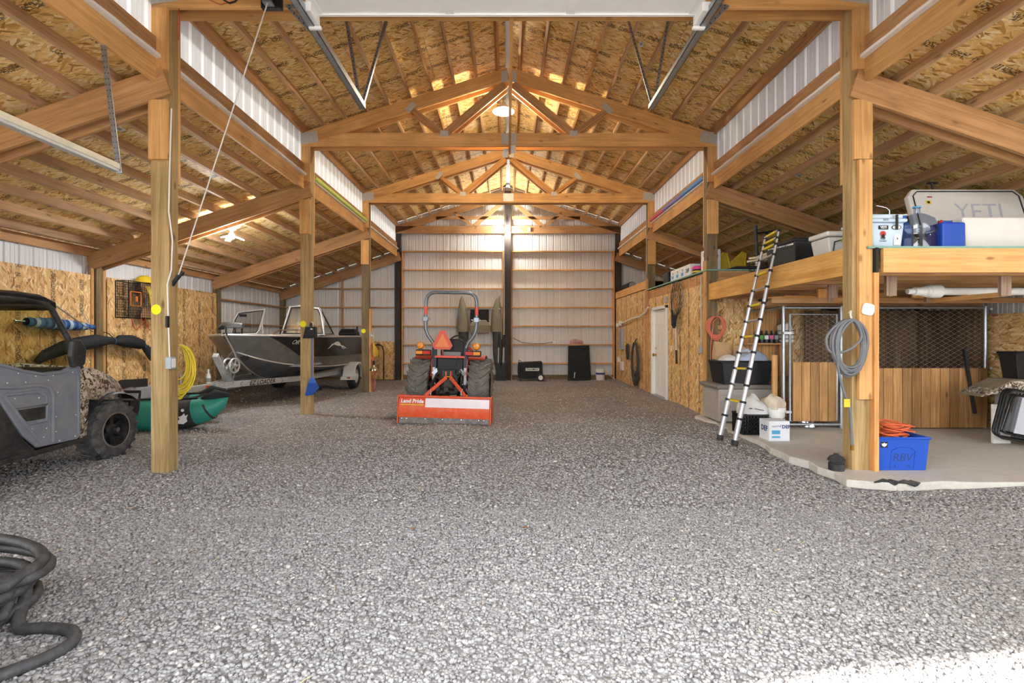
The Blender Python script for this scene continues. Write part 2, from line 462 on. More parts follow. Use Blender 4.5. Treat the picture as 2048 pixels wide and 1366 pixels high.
# ---------------------------------------------------------------- building frame constants
XL, XR = -3.47, 3.54          # nave faces of the two post rows
PW, PD = 0.184, 0.14          # post width (X) and depth (Y)
XLO, XRO = XL - PW, XR + PW   # outer faces
WL, WR = -7.40, 7.45          # outer walls
YF = [1.40, 5.06, 8.72, 12.38, 16.04]   # front faces of the frames
YB = 16.25                    # back wall
YFRONT = 1.50
def zmain(x): return 6.18 - .322 * abs(x)
def zwing(x): return 4.13 - .335 * (abs(x) - 3.6)
def zroof(x): return zmain(x) + .155      # sheathing lies on purlins, purlins on the chords
def zwroof(x): return zwing(x) + .13
CHB, CHT = 4.75, 4.985        # bottom chord

# ---------------------------------------------------------------- floor
def gz(x, y):
    return .018*math.sin(x*1.7+y*.9)*math.cos(y*1.3-x*.4) + .012*math.sin(3.1*x+1.0)*math.sin(2.3*y) - .055*math.exp(-((x-3.5)**2+(y-4.9)**2)/1.3)
mb = MB()
xs = [-40, -20, -12] + [i*.25 for i in range(-34, 35)] + [12, 20, 40]
ys = [-40, -20, -8, -3] + [i*.25 for i in range(0, 70)]
idx = {}
for j, y in enumerate(ys):
    for i, x in enumerate(xs):
        inside = abs(x) < 9 and y > -1
        mb.v.append((x, y, gz(x, y) if inside else 0.0))
nx = len(xs)
for j in range(len(ys)-1):
    for i in range(nx-1):
        mb.f.append((j*nx+i, j*nx+i+1, (j+1)*nx+i+1, (j+1)*nx+i)); mb.m.append(0)
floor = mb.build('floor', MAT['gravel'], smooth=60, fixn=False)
tag(floor, kind='structure', label='grey crushed gravel floor of the barn')

# loose crushed stones on the floor, nobody could count them
rng = np.random.default_rng(5)
def scatter(n, y0, y1, rmin, rmax):
    Y = np.sqrt(rng.uniform(y0*y0, y1*y1, n)); X = rng.uniform(-1.13, 1.15, n) * Y
    R = rng.uniform(rmin, rmax, n) * rng.choice([1, 1, 1, .7, 1.25], n)
    return X, Y, R
parts = [scatter(62000, 1.75, 4.0, .0095, .0165), scatter(200000, 4.0, 9.6, .0105, .018), scatter(9000, 9.5, 16, .012, .022)]
ok_ = rng.uniform(0, 1, 200000) < .75*((9.7-parts[1][1])/5.7)**2 + .03
parts[1] = tuple(a[ok_] for a in parts[1])
X = np.concatenate([p[0] for p in parts]); Y = np.concatenate([p[1] for p in parts]); R = np.concatenate([p[2] for p in parts])
keep = (X > -7.2) & (X < 7.2) & ~((X > 3.25) & (Y > 4.6))
X, Y, R = X[keep], Y[keep], R[keep]; n = len(X)
cube = np.array([(-1,-1,-1),(1,-1,-1),(1,1,-1),(-1,1,-1),(-1,-1,1),(1,-1,1),(1,1,1),(-1,1,1)], float)
V = cube[None] * (1 + rng.uniform(-.38, .22, (n, 8, 3)))
V[:, 4:, :2] *= rng.uniform(.35, .9, (n, 1, 1))
V *= (R[:, None, None] * np.stack([rng.uniform(.7, 1.25, n), rng.uniform(.6, 1.0, n), rng.uniform(.32, .58, n)], 1)[:, None, :]) * .82
q_ = rng.normal(size=(n, 4)); q_[:, 0] *= .6; q_[:, 3] *= 2.2; q_[:, 1:3] *= .26
q_ /= np.linalg.norm(q_, axis=1)[:, None]
w, x, y, z = q_.T
RM = np.stack([1-2*(y*y+z*z), 2*(x*y-w*z), 2*(x*z+w*y), 2*(x*y+w*z), 1-2*(x*x+z*z), 2*(y*z-w*x), 2*(x*z-w*y), 2*(y*z+w*x), 1-2*(x*x+y*y)], 1).reshape(n, 3, 3)
V = np.einsum('nij,nkj->nki', RM, V)
GZ = .018*np.sin(X*1.7+Y*.9)*np.cos(Y*1.3-X*.4) + .012*np.sin(3.1*X+1.0)*np.sin(2.3*Y) - .055*np.exp(-((X-3.5)**2+(Y-4.9)**2)/1.3)
V[:, :, 0] += X[:, None]; V[:, :, 1] += Y[:, None]; V[:, :, 2] += (GZ + R*.12)[:, None]
fq = np.array([(3,2,1,0),(4,5,6,7),(0,1,5,4),(1,2,6,5),(2,3,7,6),(3,0,4,7)])
FQ = (np.arange(n)[:, None, None]*8 + fq[None]).reshape(-1, 4)
me = bpy.data.meshes.new('gravel_stones')
me.vertices.add(n*8); me.vertices.foreach_set('co', V.reshape(-1).astype(np.float32))
me.loops.add(len(FQ)*4); me.loops.foreach_set('vertex_index', FQ.reshape(-1).astype(np.int32))
me.polygons.add(len(FQ)); me.polygons.foreach_set('loop_start', (np.arange(len(FQ))*4).astype(np.int32))
at_ = me.attributes.new('shade', 'FLOAT', 'POINT'); at_.data.foreach_set('value', np.repeat(rng.uniform(0, 1, n), 8).astype(np.float32))
me.update(calc_edges=True); me.materials.append(MAT['stones'])
so = bpy.data.objects.new('gravel_stones', me); finish(so, None, Matrix())
tag(so, 'loose grey crushed gravel stones covering the barn floor', 'gravel', kind='stuff')

mk('straw', '#D8C08A', rough=.8); mk('leaf', '#8A5A30', rough=.8)
mb = MB(); rs_ = random.Random(8)
for k in range(46):
    y = rs_.uniform(1.9, 7.5); x = rs_.uniform(-.95, .6)*y
    if x < -3.2 or x > 3.1: continue
    a = rs_.uniform(0, PI); l = rs_.uniform(.02, .07); z = gz(x, y)+.016
    mb.bar((x, y, z), (x+l*math.cos(a), y+l*math.sin(a), z+rs_.uniform(0, .008)), .003, .002)
o = mb.build('straw_bits', MAT['straw']); tag(o, 'scattered bits of straw on the gravel', 'straw', kind='stuff')
for k, (px_, py_) in enumerate(((822, 1057), (1048, 1055))):
    p = gnd(px_, py_, .02)
    o = MB().add([(-.025, 0, 0), (-.008, -.016, .008), (.022, -.006, .002), (.028, .008, .01), (.004, .015, .004)], [(0, 1, 4), (1, 2, 3), (1, 3, 4)]).build('dry_leaf', MAT['leaf'], M=Matrix.Translation(p), fixn=False)
    tag(o, ['dark dry leaf on the gravel, left of the pair', 'brown dry leaf on the gravel, right of the pair'][k], 'leaf', 'dry leaves')

# ---------------------------------------------------------------- concrete slab (irregular poured edge)
edge = [(3.42, 8.72)]
for i in range(17):
    y = 8.5 - i*.22; edge.append((3.27 + .035*math.sin(y*5.1) + .03*math.sin(y*13), y))
edge.append((3.25, 4.72))
for i in range(18):
    x = 3.4 + i*.24; edge.append((x, 4.64 + .02*math.sin(x*6.3) + .018*math.sin(x*17)))
edge += [(WR, 4.62), (WR, 8.72)]
mb = MB().prism(edge[::-1], -.12, .03)
slab = mb.build('concrete_slab', MAT['concrete'], bevel=.012)
tag(slab, 'pale poured concrete slab with a ragged edge under the storage platform', 'slab', kind='structure')
mb = MB()
for (x, y) in ((3.62, 4.60), (3.45, 4.63), (4.9, 4.58)):
    pts = [(x+.11*k*math.cos(.3*k), y+.03*math.sin(k*1.7)+.02*k*0, .03+.012*math.sin(k*2.1)) for k in range(6)]
    mb.tube(pts, [.006,.018,.022,.02,.018,.005], 7)
o = mb.build('torn_liner', MAT['black_rubber'], slab, smooth=60, world=True); tag(o, 'black torn liner scraps along the slab edge')

# ---------------------------------------------------------------- roofs
ceiling = thing('ceiling', None, None, kind='structure'); ceiling['label'] = 'strand board gable ceiling with exposed purlins over the main aisle'
ceil_l = thing('ceiling_left', None, None, kind='structure'); ceil_l['label'] = 'sloping strand board ceiling over the left lean-to'
ceil_r = thing('ceiling_right', None, None, kind='structure'); ceil_r['label'] = 'sloping strand board ceiling over the right lean-to'
def slope_panels(parent, x0, x1, zf, mat, name='osb_panel'):
    """4x8 sheets laid with their length down the slope, 1.22 m along the barn, joints 6 mm"""
    sgn = 1 if x1 > x0 else -1
    p0 = Vector((x0, 0, zf(x0))); p1 = Vector((x1, 0, zf(x1))); T = (p1-p0).normalized(); Ls = (p1-p0).length
    nrow = 13
    for r in range(nrow):
        ya = YFRONT - .15 + r*1.22; yb = min(ya+1.22, YB)
        cuts = [0, 2.44, Ls] if r % 2 == 0 else [0, 1.3, Ls]
        for a, bq in zip(cuts[:-1], cuts[1:]):
            if bq - a < .05: continue
            c = p0 + T*((a+bq)/2); c.y = (ya+yb)/2
            Lx, Ly = bq-a-.006, yb-ya-.006
            key = ('pan', round(Lx, 3), round(Ly, 3), mat.name)
            if key not in BOARD: BOARD[key] = MB().box(-Lx/2, Lx/2, -Ly/2, Ly/2, 0, .012).mesh('osb_panel', mat)
            ob = bpy.data.objects.new(name, BOARD[key])
            Mx = aim(c, c + T*sgn*1.0, (0, 0, 1)) if sgn > 0 else aim(c, c - T, (0, 0, 1))
            finish(ob, parent, Mx)
    # outer roof sheet closes the joints
    up = Vector((0, 0, .02)); y0, y1 = YFRONT-.2, YB+.15
    a = p0+up; bq = p1+T*.25+up
    MB().add([(a.x, y0, a.z), (bq.x, y0, bq.z), (bq.x, y1, bq.z), (a.x, y1, a.z), (a.x, y0, a.z+.03), (bq.x, y0, bq.z+.03), (bq.x, y1, bq.z+.03), (a.x, y1, a.z+.03)],
        [(3,2,1,0),(4,5,6,7),(0,1,5,4),(1,2,6,5),(2,3,7,6),(3,0,4,7)]).build('roof_sheet', MAT['steel'], parent)
slope_panels(ceiling, -.03, XLO-.05, zroof, MAT['osb_roof'])
slope_panels(ceiling, .09, XRO+.05, zroof, MAT['osb_roof'])
slope_panels(ceil_l, XLO+.02, WL-.05, zwroof, MAT['osb_roof'])
slope_panels(ceil_r, XRO-.02, WR+.05, zwroof, MAT['osb_roof'])
MB().box(-.06, .12, YFRONT-.2, YB, 6.37, 6.38).build('ridge_cap', MAT['clear_panel'], ceiling, world=True)
# purlins run from frame to frame
for k in range(4):
    ya, yb = YF[k]+.071, YF[k+1]+.069
    for s in (-1, 1):
        for i in range(9):
            x = .03 + s*(.20 + i*.39)
            z = zroof(x) - .077; up = (s*.322, 0, 1)
            board('purlin', (x, ya, z), (x, yb, z), .038, .14, MAT['purlin'] if i % 3 else MAT['beam'], ceiling, up)
        for i in range(9):
            x = s*(4.02 + i*.385)
            z = zwroof(x) - .072; up = (s*.335, 0, 1)
            board('purlin', (x, ya, z), (x, yb, z), .038, .14, MAT['purlin'], ceil_l if s < 0 else ceil_r, up)
# small white bar-code tags stapled to sheets
tags = [((846, 43), 'm', 5.9), ((240, 258), 'l', 5.6), ((518, 158), 'm', 6.6), ((1512, 38), 'm', 5.8), ((1282, 88), 'm', 6.6), ((1102, 177), 'm', 7.6), ((1598, 351), 'r', 7.2), ((298, 380), 'l', 7.1), ((72, 438), 'l', 6.3), ((1757, 322), 'r', 7.0)]
for (px, py), w_, d in tags:
    # walk the ray to the roof plane
    f = {'m': zroof, 'l': zwroof, 'r': zwroof}[w_]
    for k in range(60, 400):
        p = at(px, py, k*.05)
        if p.z > f(p.x) - .004: break
    s = 1 if p.x > 0 else -1
    sl = .322 if w_ == 'm' else .335
    t_ = Vector((1, 0, -s*sl)).normalized()
    Mx = face(p - Vector((0, 0, .004)), t_, (0, 1, 0))
    par = {'m': ceiling, 'l': ceil_l, 'r': ceil_r}[w_]
    o = MB().box(-.035, .035, -.055, .055, -.001, .001).build('barcode_tag', MAT['tag_white'], par, M=Mx, world=True)
    q = MB()
    for i in range(7): q.box(-.02, .022, -.04+i*.009, -.04+i*.009+.004, -.0016, -.0011)
    q.build('barcode', MAT['ink'], o)

# ---------------------------------------------------------------- posts, boards, trusses, rafters
posts = {}
side_word = {-1: 'left', 1: 'right'}
ordn = ['', 'nearest', 'second', 'third', 'rearmost']
for s in (-1, 1):
    xi, xo = (XL, XLO) if s < 0 else (XR, XRO)
    xa, xb = min(xi, xo), max(xi, xo)
    for k in (1, 2, 3, 4):
        y = YF[k]
        lab = f"{ordn[k]} timber post of the {side_word[s]} row along the gravel aisle"
        t = thing('timber_post', lab, 'post', ((xa+xb)/2, y+PD/2, -.1), group='timber posts along the aisle')
        pm = MAT['black_post'] if k == 4 else (MAT['treated'] if (s, k) in ((-1, 1), (-1, 2), (1, 1)) else MAT['treated_dark'])
        vboard('post_shaft', xa, xb, y, y+PD, -.1, 4.98 if k < 4 else 4.9, pm, t)
        if k < 4:
            vboard('post_board', xa-.002, xb+.002, y-.038, y-.001, 4.125, CHB, MAT['fir'], t)
            vboard('post_board', xa-.002, xb+.002, y-.038, y-.001, 3.21, 3.815, MAT['fir'], t)
            vboard('post_board', xa-.002, xb+.002, y+PD+.001, y+PD+.038, 3.0, CHB, MAT['fir'], t)
        posts[(s, k)] = t
    # outer wall posts
    for k in (1, 2, 3, 4):
        xw = WL if s < 0 else WR
        y = YF[k]
        if s > 0 and k > 2: continue
        t = thing('timber_post', f"slim green-tinged timber post against the {side_word[s]} outer wall, {ordn[k]} bay line", 'post', (xw - s*.1, y+.07, 0), group='outer wall posts')
        vboard('post_shaft', xw-.14 if s > 0 else xw+.002, xw-.002 if s > 0 else xw+.142, y, y+.14, -.1, zwing(xw)-.1, MAT['treated_dark'], t)
# paint dots on the left posts
for k, (px, py, r) in {1: (312, 619, .052), 2: (606, 648, .056), 3: (727, 662, .055)}.items():
    p = at(px, py, YF[k]-.0012)
    p.x = max(p.x, XLO + r*.55)
    o = MB().lathe([(r*1.0, 0), (r*.9, .0008)], 24).build('paint_dot', MAT['yellow_paint'], posts[(-1, k)], M=face((p.x, YF[k]-.0002, p.z), (1, 0, 0), (0, 0, 1)), world=True)
    tag(o, 'yellow spray painted dot')

def plate(parent, x, z, w, h, y, ang=0):
    M = face((x, y, z), (math.cos(ang), 0, math.sin(ang)), (-math.sin(ang), 0, math.cos(ang)))
    mb = MB().box(-w/2, w/2, -h/2, h/2, 0, .0015)
    for i in range(int(w/.03)):
        mb.box(-w/2+.008+i*.03, -w/2+.02+i*.03, -h/2+.01, h/2-.01, .0015, .004)
    mb.build('gusset_plate', MAT['gusset'], parent, M=M, world=True)
xl, xr = XLO, XRO
for k in (1, 2, 3, 4):
    y = YF[k]
    bay = {1: 'nearest the open doorway, only its lower chord in view', 2: 'second from the doorway, above the shop lamp', 3: 'third from the doorway with webs coloured as lamplit yellow', 4: 'against the white metal gable wall'}[k]
    t = thing('roof_truss', f'double timber roof truss {bay}', 'roof truss', (0.035, y, CHB), group='roof trusses')
    plies = [y-.038/2] if k == 4 else [y-.019, y+PD+.019]
    cm = MAT['beam'] if k in (1, 4) else MAT['fir']
    for pi, yp in enumerate(plies):
        c0 = .035
        board('bottom_chord', (xl-.0, yp, (CHB+CHT)/2), (xr, yp, (CHB+CHT)/2), .038, CHT-CHB, MAT['fir'] if k < 4 else cm, t)
        for s, xe in ((-1, xl), (1, xr)):
            za, ze = zmain(c0)-.02, zmain(xe)-.02
            dz = .235/2/math.cos(math.atan(.322))
            board('top_chord', (c0+s*.01, yp, za-dz), (xe, yp, ze-dz), .038, .225, cm, t, up=(s*.322, 0, 1))
            bx, tx = c0+s*1.14, c0+s*1.75
            zt = zmain(tx) - .24
            wm = MAT['trimwood'] if k == 3 else MAT['beam']  # third truss webs take a brighter wood, painting in the shop lamp's glow
            board('web', (c0+s*.07, yp+.0, zmain(c0)-.32), (bx-s*.04, yp, CHT+.01), .038, .14, wm, t, up=(s*1, 0, .9))
            board('web', (bx+s*.04, yp, CHT+.01), (tx, yp, zt+.05), .038, .09, wm, t, up=(-s*1, 0, .9))
            if pi == 0 and k < 4:
                yy = yp-.0195
                Mx = lambda a: a
                plate(t, bx, CHT-.01, .14, .1, yy)
                plate(t, tx-s*.02, zt+.05, .1, .2, yy, s*.75+0)
                plate(t, xe-s*.17, CHT-.08, .3, .2, yy, -s*.12)
        if pi == 0 and k < 4:
            plate(t, c0-.08, zmain(0)-.2, .11, .2, yp-.0195); plate(t, c0+.08, zmain(0)-.2, .11, .2, yp-.0195)
            plate(t, c0, CHT-.1, .26, .2, yp-.0195)
        if k == 4:
            board('collar_tie', (-2.3, yp, 5.25), (2.37, yp, 5.25), .038, .1, cm, t)
# lengthwise brace under the ridge between the first two trusses
o = board('ceiling_brace', (.045, YF[1]-.03, CHB-.075), (.045, YF[2]-.04, CHB-.075), .038, .14, MAT['fir'])
tag(o, 'long narrow timber brace running down the middle beneath the first two trusses', 'brace')
for i, (x, z, a) in enumerate(((-.03, 4.64, .15), (.11, 4.7, -.1))):
    o = MB().box(-.045, .045, -.0015, .0015, -.07, .07).build('paper_tag', MAT['tag_white'], M=Matrix.Translation((x, YF[2]-.042, z)) @ Matrix.Rotation(a, 4, 'Y'))
    tag(o, ['white paper tag hanging left of the brace end', 'white paper tag hanging right of the brace end'][i], 'tag', 'truss tags')

# lean-to rafters: a plank on each face of the post
for s in (-1, 1):
    for k in (1, 2, 3, 4):
        y = YF[k]
        t = thing('rafter_beam', f"{ordn[k]} sloping double rafter beam of the {side_word[s]} lean-to", 'beam', (s*5.5, y, 3.4), group='lean-to rafters')
        xe = (WL if s < 0 else WR) - s*.01
        xi = (XL if s < 0 else XR)
        h = .285; dz = h/2*math.sqrt(1+.335**2)
        for j, yp in enumerate((y-.019-.0005, y+PD+.0195)):
            if k == 4 and j == 1: continue
            x0 = xi if j == 0 else (XLO if s < 0 else XRO)
            board('rafter_plank', (x0+ (s*.002), yp, zwing(x0)-.012-dz), (xe, yp, zwing(xe)-.012-dz), .038, h, MAT['beam'], t, up=(s*.335, 0, 1))

# ---------------------------------------------------------------- ribbed sheet walls
RIB = [(0, 0), (.016, .018), (.036, .018), (.052, 0), (.112, 0), (.118, .005), (.13, .005), (.136, 0), (.178, 0), (.184, .005), (.196, .005), (.202, 0)]
def ribbed(name, parent, u0, u1, z0f, z1f, origin, udir, outdir, mat, deep=1.0):
    """sheets 0.914 m wide, ribs every 0.2286 m standing outward; z range follows functions of u"""
    u = u0; udir = Vector(udir); outdir = Vector(outdir); origin = Vector(origin)
    while u < u1 - .02:
        w = min(.914, u1-u); prof = []
        for r in range(4):
            for (a, hh) in RIB:
                q = r*.2286 + a
                if q <= w-.0005: prof.append((q, hh))
        prof.append((w-.0005, 0))
        mb = MB(); bot = []; top = []
        for q, hh in prof:
            p = origin + udir*(u+q) + outdir*hh*deep
            bot.append((p.x, p.y, z0f(u+q))); top.append((p.x, p.y, z1f(u+q)))
        n = len(prof)
        mb.add(bot+top, [(i, i+1, n+i+1, n+i) for i in range(n-1)])
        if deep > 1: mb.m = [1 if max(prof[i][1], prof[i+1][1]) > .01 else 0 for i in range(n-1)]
        mb.build(name, [mat, MAT['lit_rib']] if deep > 1 else mat, parent, world=True, fixn=False)
        u += .914
wall_back = thing('wall_back', None, None, kind='structure'); wall_back['label'] = 'white ribbed metal gable wall with timber girts at the rear'
def back_top(u):
    x = WL+u
    return (zroof(x) if XLO < x < XRO else zwroof(x)) - .005
ribbed('metal_panel', wall_back, 0, WR-WL, lambda u: -.12, back_top, (WL, YB-.01, 0), (1, 0, 0), (0, 1, 0), MAT['white_metal'])
GIRTS = [.52, 1.13, 1.74, 2.35, 2.96, 3.57, 4.18]
for (xa, xb) in ((XL+.03, -.1), (.13, XR-.03)):
    for z in GIRTS:
        board('girt', (xa, YB-.1, z), (xb, YB-.1, z), .14, .038, MAT['fir'], wall_back)
    for x in (xa+.02, xb-.02): vboard('girt_post', x-.02, x+.02, YB-.17, YB-.04, -.05, 4.18, MAT['trimwood'], wall_back)
    board('skirt_board', (xa, YB-.06, .03), (xb, YB-.06, .03), .038, .22, MAT['treated_dark'], wall_back)
for (xa, xb) in ((WL+.1, XLO), (XRO, WR-.1)):
    for z in GIRTS[:5]:
        if z < zwing((xa+xb)/2)-.2: board('girt', (xa, YB-.1, z), (xb, YB-.1, z), .14, .038, MAT['beam'], wall_back)
board('skirt_board', (WL+.1, YB-.06, .03), (XLO, YB-.06, .03), .038, .22, MAT['treated_dark'], wall_back)
for x in (-5.4,): vboard('girt_post', x-.02, x+.02, YB-.17, YB-.04, -.05, zwing(x)-.3, MAT['beam'], wall_back)
o = MB().box(-.62, .62, -.4, .4, 0, .012).build('osb_panel', MAT['osb_wall'], wall_back, M=face((-3.98, YB-.185, .62), (0, 0, 1), (-1, 0, 0)), world=True)
t = thing('timber_post', 'black-stained timber post in the middle of the rear wall reaching the ridge', 'post', (.03, 16.0, -.1))
vboard('post_shaft', -.075, .13, 15.9, 16.04, -.1, 6.1, MAT['black_post'], t)

wall_left = thing('wall_left', None, None, kind='structure'); wall_left['label'] = 'left outer wall of white metal and strand board sheets'
wall_right = thing('wall_right', None, None, kind='structure'); wall_right['label'] = 'right outer wall of white metal and strand board sheets'
ribbed('metal_panel', wall_left, 0, YB-YFRONT, lambda u: -.12, lambda u: zwroof(WL)-.01, (WL, YFRONT, 0), (0, 1, 0), (-1, 0, 0), MAT['white_metal'])
ribbed('metal_panel', wall_right, 0, YB-YFRONT, lambda u: -.12, lambda u: zwroof(WR)-.01, (WR, YFRONT, 0), (0, 1, 0), (1, 0, 0), MAT['white_metal'])
def wall_sheets(parent, x, y0, y1, z0, z1, nrm, mat, w=1.22):
    """upright strand board sheets on a plane x=const; flakes run up the wall"""
    y = y0
    while y < y1-.03:
        ww = min(w, y1-y)
        o = MB().box(-(z1-z0)/2, (z1-z0)/2, -ww/2+.003, ww/2-.003, 0, .012).build('osb_panel', mat, parent, world=True,
             M=face((x, y+ww/2, (z0+z1)/2), (0, 0, 1), (0, 1, 0) if nrm < 0 else (0, -1, 0)))
        y += w
for (ya, yb) in ((1.6, YF[1]), (YF[1]+.14, YF[2]-.10), (YF[2]+.26, YF[3]-.02)):
    wall_sheets(wall_left, WL+.105, ya, yb, 0, 2.48, 1, MAT['osb_wall'])
    for z in (.6, 1.2, 1.8, 2.4): board('girt', (WL+.06, ya, z), (WL+.06, yb, z), .08, .038, MAT['beam'], wall_left)
for ya in (YF[2]-.06, YF[2]+.2): vboard('wall_stud', WL+.08, WL+.12, ya-.03, ya+.03, 0, 2.6, MAT['fir'], wall_left)
for z in GIRTS[:4]: board('girt', (WL+.07, YF[3]+.14, z), (WL+.07, YB-.15, z), .12, .038, MAT['beam'], wall_left)
board('eave_board', (WL+.06, YFRONT, zwroof(WL)-.1), (WL+.06, YB-.1, zwroof(WL)-.1), .038, .16, MAT['beam'], wall_left)
board('eave_board', (WR-.06, YFRONT, zwroof(WR)-.1), (WR-.06, YB-.1, zwroof(WR)-.1), .038, .16, MAT['beam'], wall_right)
for i in range(3):
    o = MB().box(-.61, .61, -.86, .86, 0, .012).build('osb_panel', MAT['osb_wall'], wall_right, M=face((WR-.11, 4.9+i*1.22+.61, .88), (0, 1, 0), (0, 0, 1)) @ Matrix.Rotation(PI, 4, 'Y'), world=True)
# clerestory strips above the lean-tos
for s in (-1, 1):
    w_ = thing('wall_clerestory_' + side_word[s], None, None, kind='structure'); w_['label'] = f'strip of pale translucent ribbed sheet above the {side_word[s]} post row'
    xx = XLO+.03 if s < 0 else XRO-.03
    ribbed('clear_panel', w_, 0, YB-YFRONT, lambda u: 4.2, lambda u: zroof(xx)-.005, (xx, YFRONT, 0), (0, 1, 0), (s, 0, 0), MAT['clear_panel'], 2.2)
    for k in range(4):
        ya, yb = YF[k]+PD, YF[k+1]
        xb_ = xx - s*.03
        board('clerestory_rail', (xb_, ya, 4.36), (xb_, yb, 4.36), .038, .19, MAT['beam'], w_)
        board('clerestory_ledger', (xb_, ya, 4.115), (xb_, yb, 4.115), .038, .235, MAT['fir'], w_)
        board('eave_purlin', (xb_, ya-.07, zroof(xx)-.1), (xb_, yb+.07, zroof(xx)-.1), .038, .17, MAT['beam'], w_)
        fl = MB(); nseg = 17
        zz = [(4.262 + .014*abs(math.sin(i*1.9))) for i in range(nseg+1)]
        xf = xb_ - s*.022
        v = []; f = []
        for i in range(nseg+1):
            y_ = ya + (yb-ya)*i/nseg
            v += [(xf, y_, 4.232), (xf - s*.045, y_, 4.24), (xf - s*.045, y_, zz[i]), (xf, y_, zz[i]+.006)]
        for i in range(nseg): f += [(4*i, 4*i+1, 4*i+5, 4*i+4), (4*i+1, 4*i+2, 4*i+6, 4*i+5), (4*i+2, 4*i+3, 4*i+7, 4*i+6)]
        fl.add(v, f).build('foam_closure', MAT['white_paint'], w_, world=True, fixn=False)
# front wall with the open doorway (behind the camera's side of the view)
wf = thing('wall_front', None, None, kind='structure'); wf['label'] = 'front gable wall around the open doorway'
mb = MB()
for (x0, x1, z0, z1) in ((XLO-.3, -1.86, 0, 4.9), (WL, XLO-.3, 2.6, 4.2), (1.86, 4.0, 0, 4.9), (-1.86, 1.86, 4.55, 4.9)):  # unseen lean-to fronts left open, openings added to let in more daylight
    mb.box(x0, x1, YFRONT-.06, YFRONT, z0, z1)
mb.prism([(XLO-.1, 4.9), (XRO+.1, 4.9), (XRO+.1, 5.15), (0, 6.35), (XLO-.1, 5.15)], 0, .05, Matrix(((1,0,0,0),(0,0,1,YFRONT-.06),(0,1,0,0),(0,0,0,1))))
mb.build('metal_panel', MAT['white_metal'], wf, world=True)
# lamps
def lamp_point(name, loc, power, col, r=.06):
    d = bpy.data.lights.new(name, 'POINT'); d.energy = power; d.color = col; d.shadow_soft_size = r
    o = bpy.data.objects.new(name, d); return o
mk('bulb_warm', '#FFF2D0', emit='#FFE9B8', estr=30, var=0)
mk('bulb_cool', '#FFFFFF', emit='#F4F8FF', estr=30, var=0)
for n_ in ('bulb_warm', 'bulb_cool'): MAT[n_].cycles.emission_sampling = 'NONE'
def attach(o, parent, loc):
    finish(o, parent, Matrix.Translation(loc))
# shop lamp below the ridge
px = at(1007, 222, 9.35)
t = thing('pendant_lamp', 'lit round shop lamp with enamel shade hanging below the ridge behind the second truss', 'lamp', (px.x, 9.35, px.z))
MB().lathe([(.03, .16), (.05, .12), (.09, .09), (.2, .0), (.205, -.012), (.195, -.008), (.085, .08), (.03, .1)], 28).build('lamp_shade', MAT['galv_light'], t, smooth=50)
MB().ball((0, 0, .0), .075, 16, 10).build('bulb', MAT['bulb_warm'], t, smooth=60)
MB().cyl((0, 0, .12), (0, 0, .36), .012).build('stem', MAT['galv'], t)
MB().box(-.04, .04, -.05, .05, .3, .48).build('junction_box', MAT['galv'], t, bevel=.006)
MB().tube([(-.04, 0, .38), (-.12, 0, .37), (-.19, 0, .3), (-.2, 0, .22), (-.15, 0, .14), (-.08, 0, .12)], .009, 8).build('flex_cable', MAT['white_plastic'], t, smooth=60)
attach(lamp_point('pendant_light', None, 60, (1.0, .86, .62), .1), t, (px.x, 9.35, px.z-.1))
# rear lamp
p = at(1014, 459, 15.75)
t = thing('flood_lamp', 'small bright lamp on the black middle post of the rear wall', 'lamp', p)
MB().ball((0, 0, 0), .075, 16, 10).build('bulb', MAT['bulb_cool'], t, smooth=60)
MB().lathe([(.05, 0), (.06, .05), (.05, .1)], 14, Matrix.Rotation(-PI/2, 4, 'X')).build('housing', MAT['black_plastic'], t, smooth=50, M=Matrix.Translation((0, .05, 0)))
MB().box(-.02, .02, .02, .15, .2, .3).box(-.012, .012, .1, .14, 0, .25).build('bracket', MAT['black_plastic'], t)
MB().box(.68, .76, .2, .25, -.02, .1).build('junction_box', MAT['white_plastic'], t)
attach(lamp_point('flood_light', None, 34, (1.0, .95, .88), .1), t, p + Vector((0, -.15, 0)))
# lean-to lamp with three leaves
p = at(463, 472, 9.05)
t = thing('garage_lamp', 'lit three-leaf lamp under the second left rafter beam', 'lamp', p)
MB().lathe([(.04, -.03), (.055, .0), (.05, .03), (.03, .06), (.03, .12)], 16).build('lamp_body', MAT['white_plastic'], t, smooth=50)
MB().ball((0, 0, -.01), .06, 14, 8, (1, 1, .8)).build('bulb', MAT['bulb_cool'], t, smooth=60)
for i in range(3):
    a = 2*PI*i/3 + .3
    M_ = Matrix.Translation((.13*math.cos(a), .13*math.sin(a), -.035)) @ Matrix.Rotation(a, 4, 'Z') @ Matrix.Rotation(.35, 4, 'Y')
    MB().box(-.08, .08, -.05, .05, -.008, .008).build('leaf', MAT['bulb_cool'], t, M=M_, bevel=.01)
MB().lathe([(.075, .12), (.08, .15), (.06, .17)], 18).build('lamp_base', MAT['white_plastic'], t, smooth=50)
MB().tube([(.05, 0, .15), (.12, .02, .16), (.17, .02, .2)], .006, 7).build('cord', MAT['white_plastic'], t, smooth=60)
attach(lamp_point('garage_light', None, 30, (.95, .97, 1.0), .1), t, p + Vector((0, 0, -.12)))
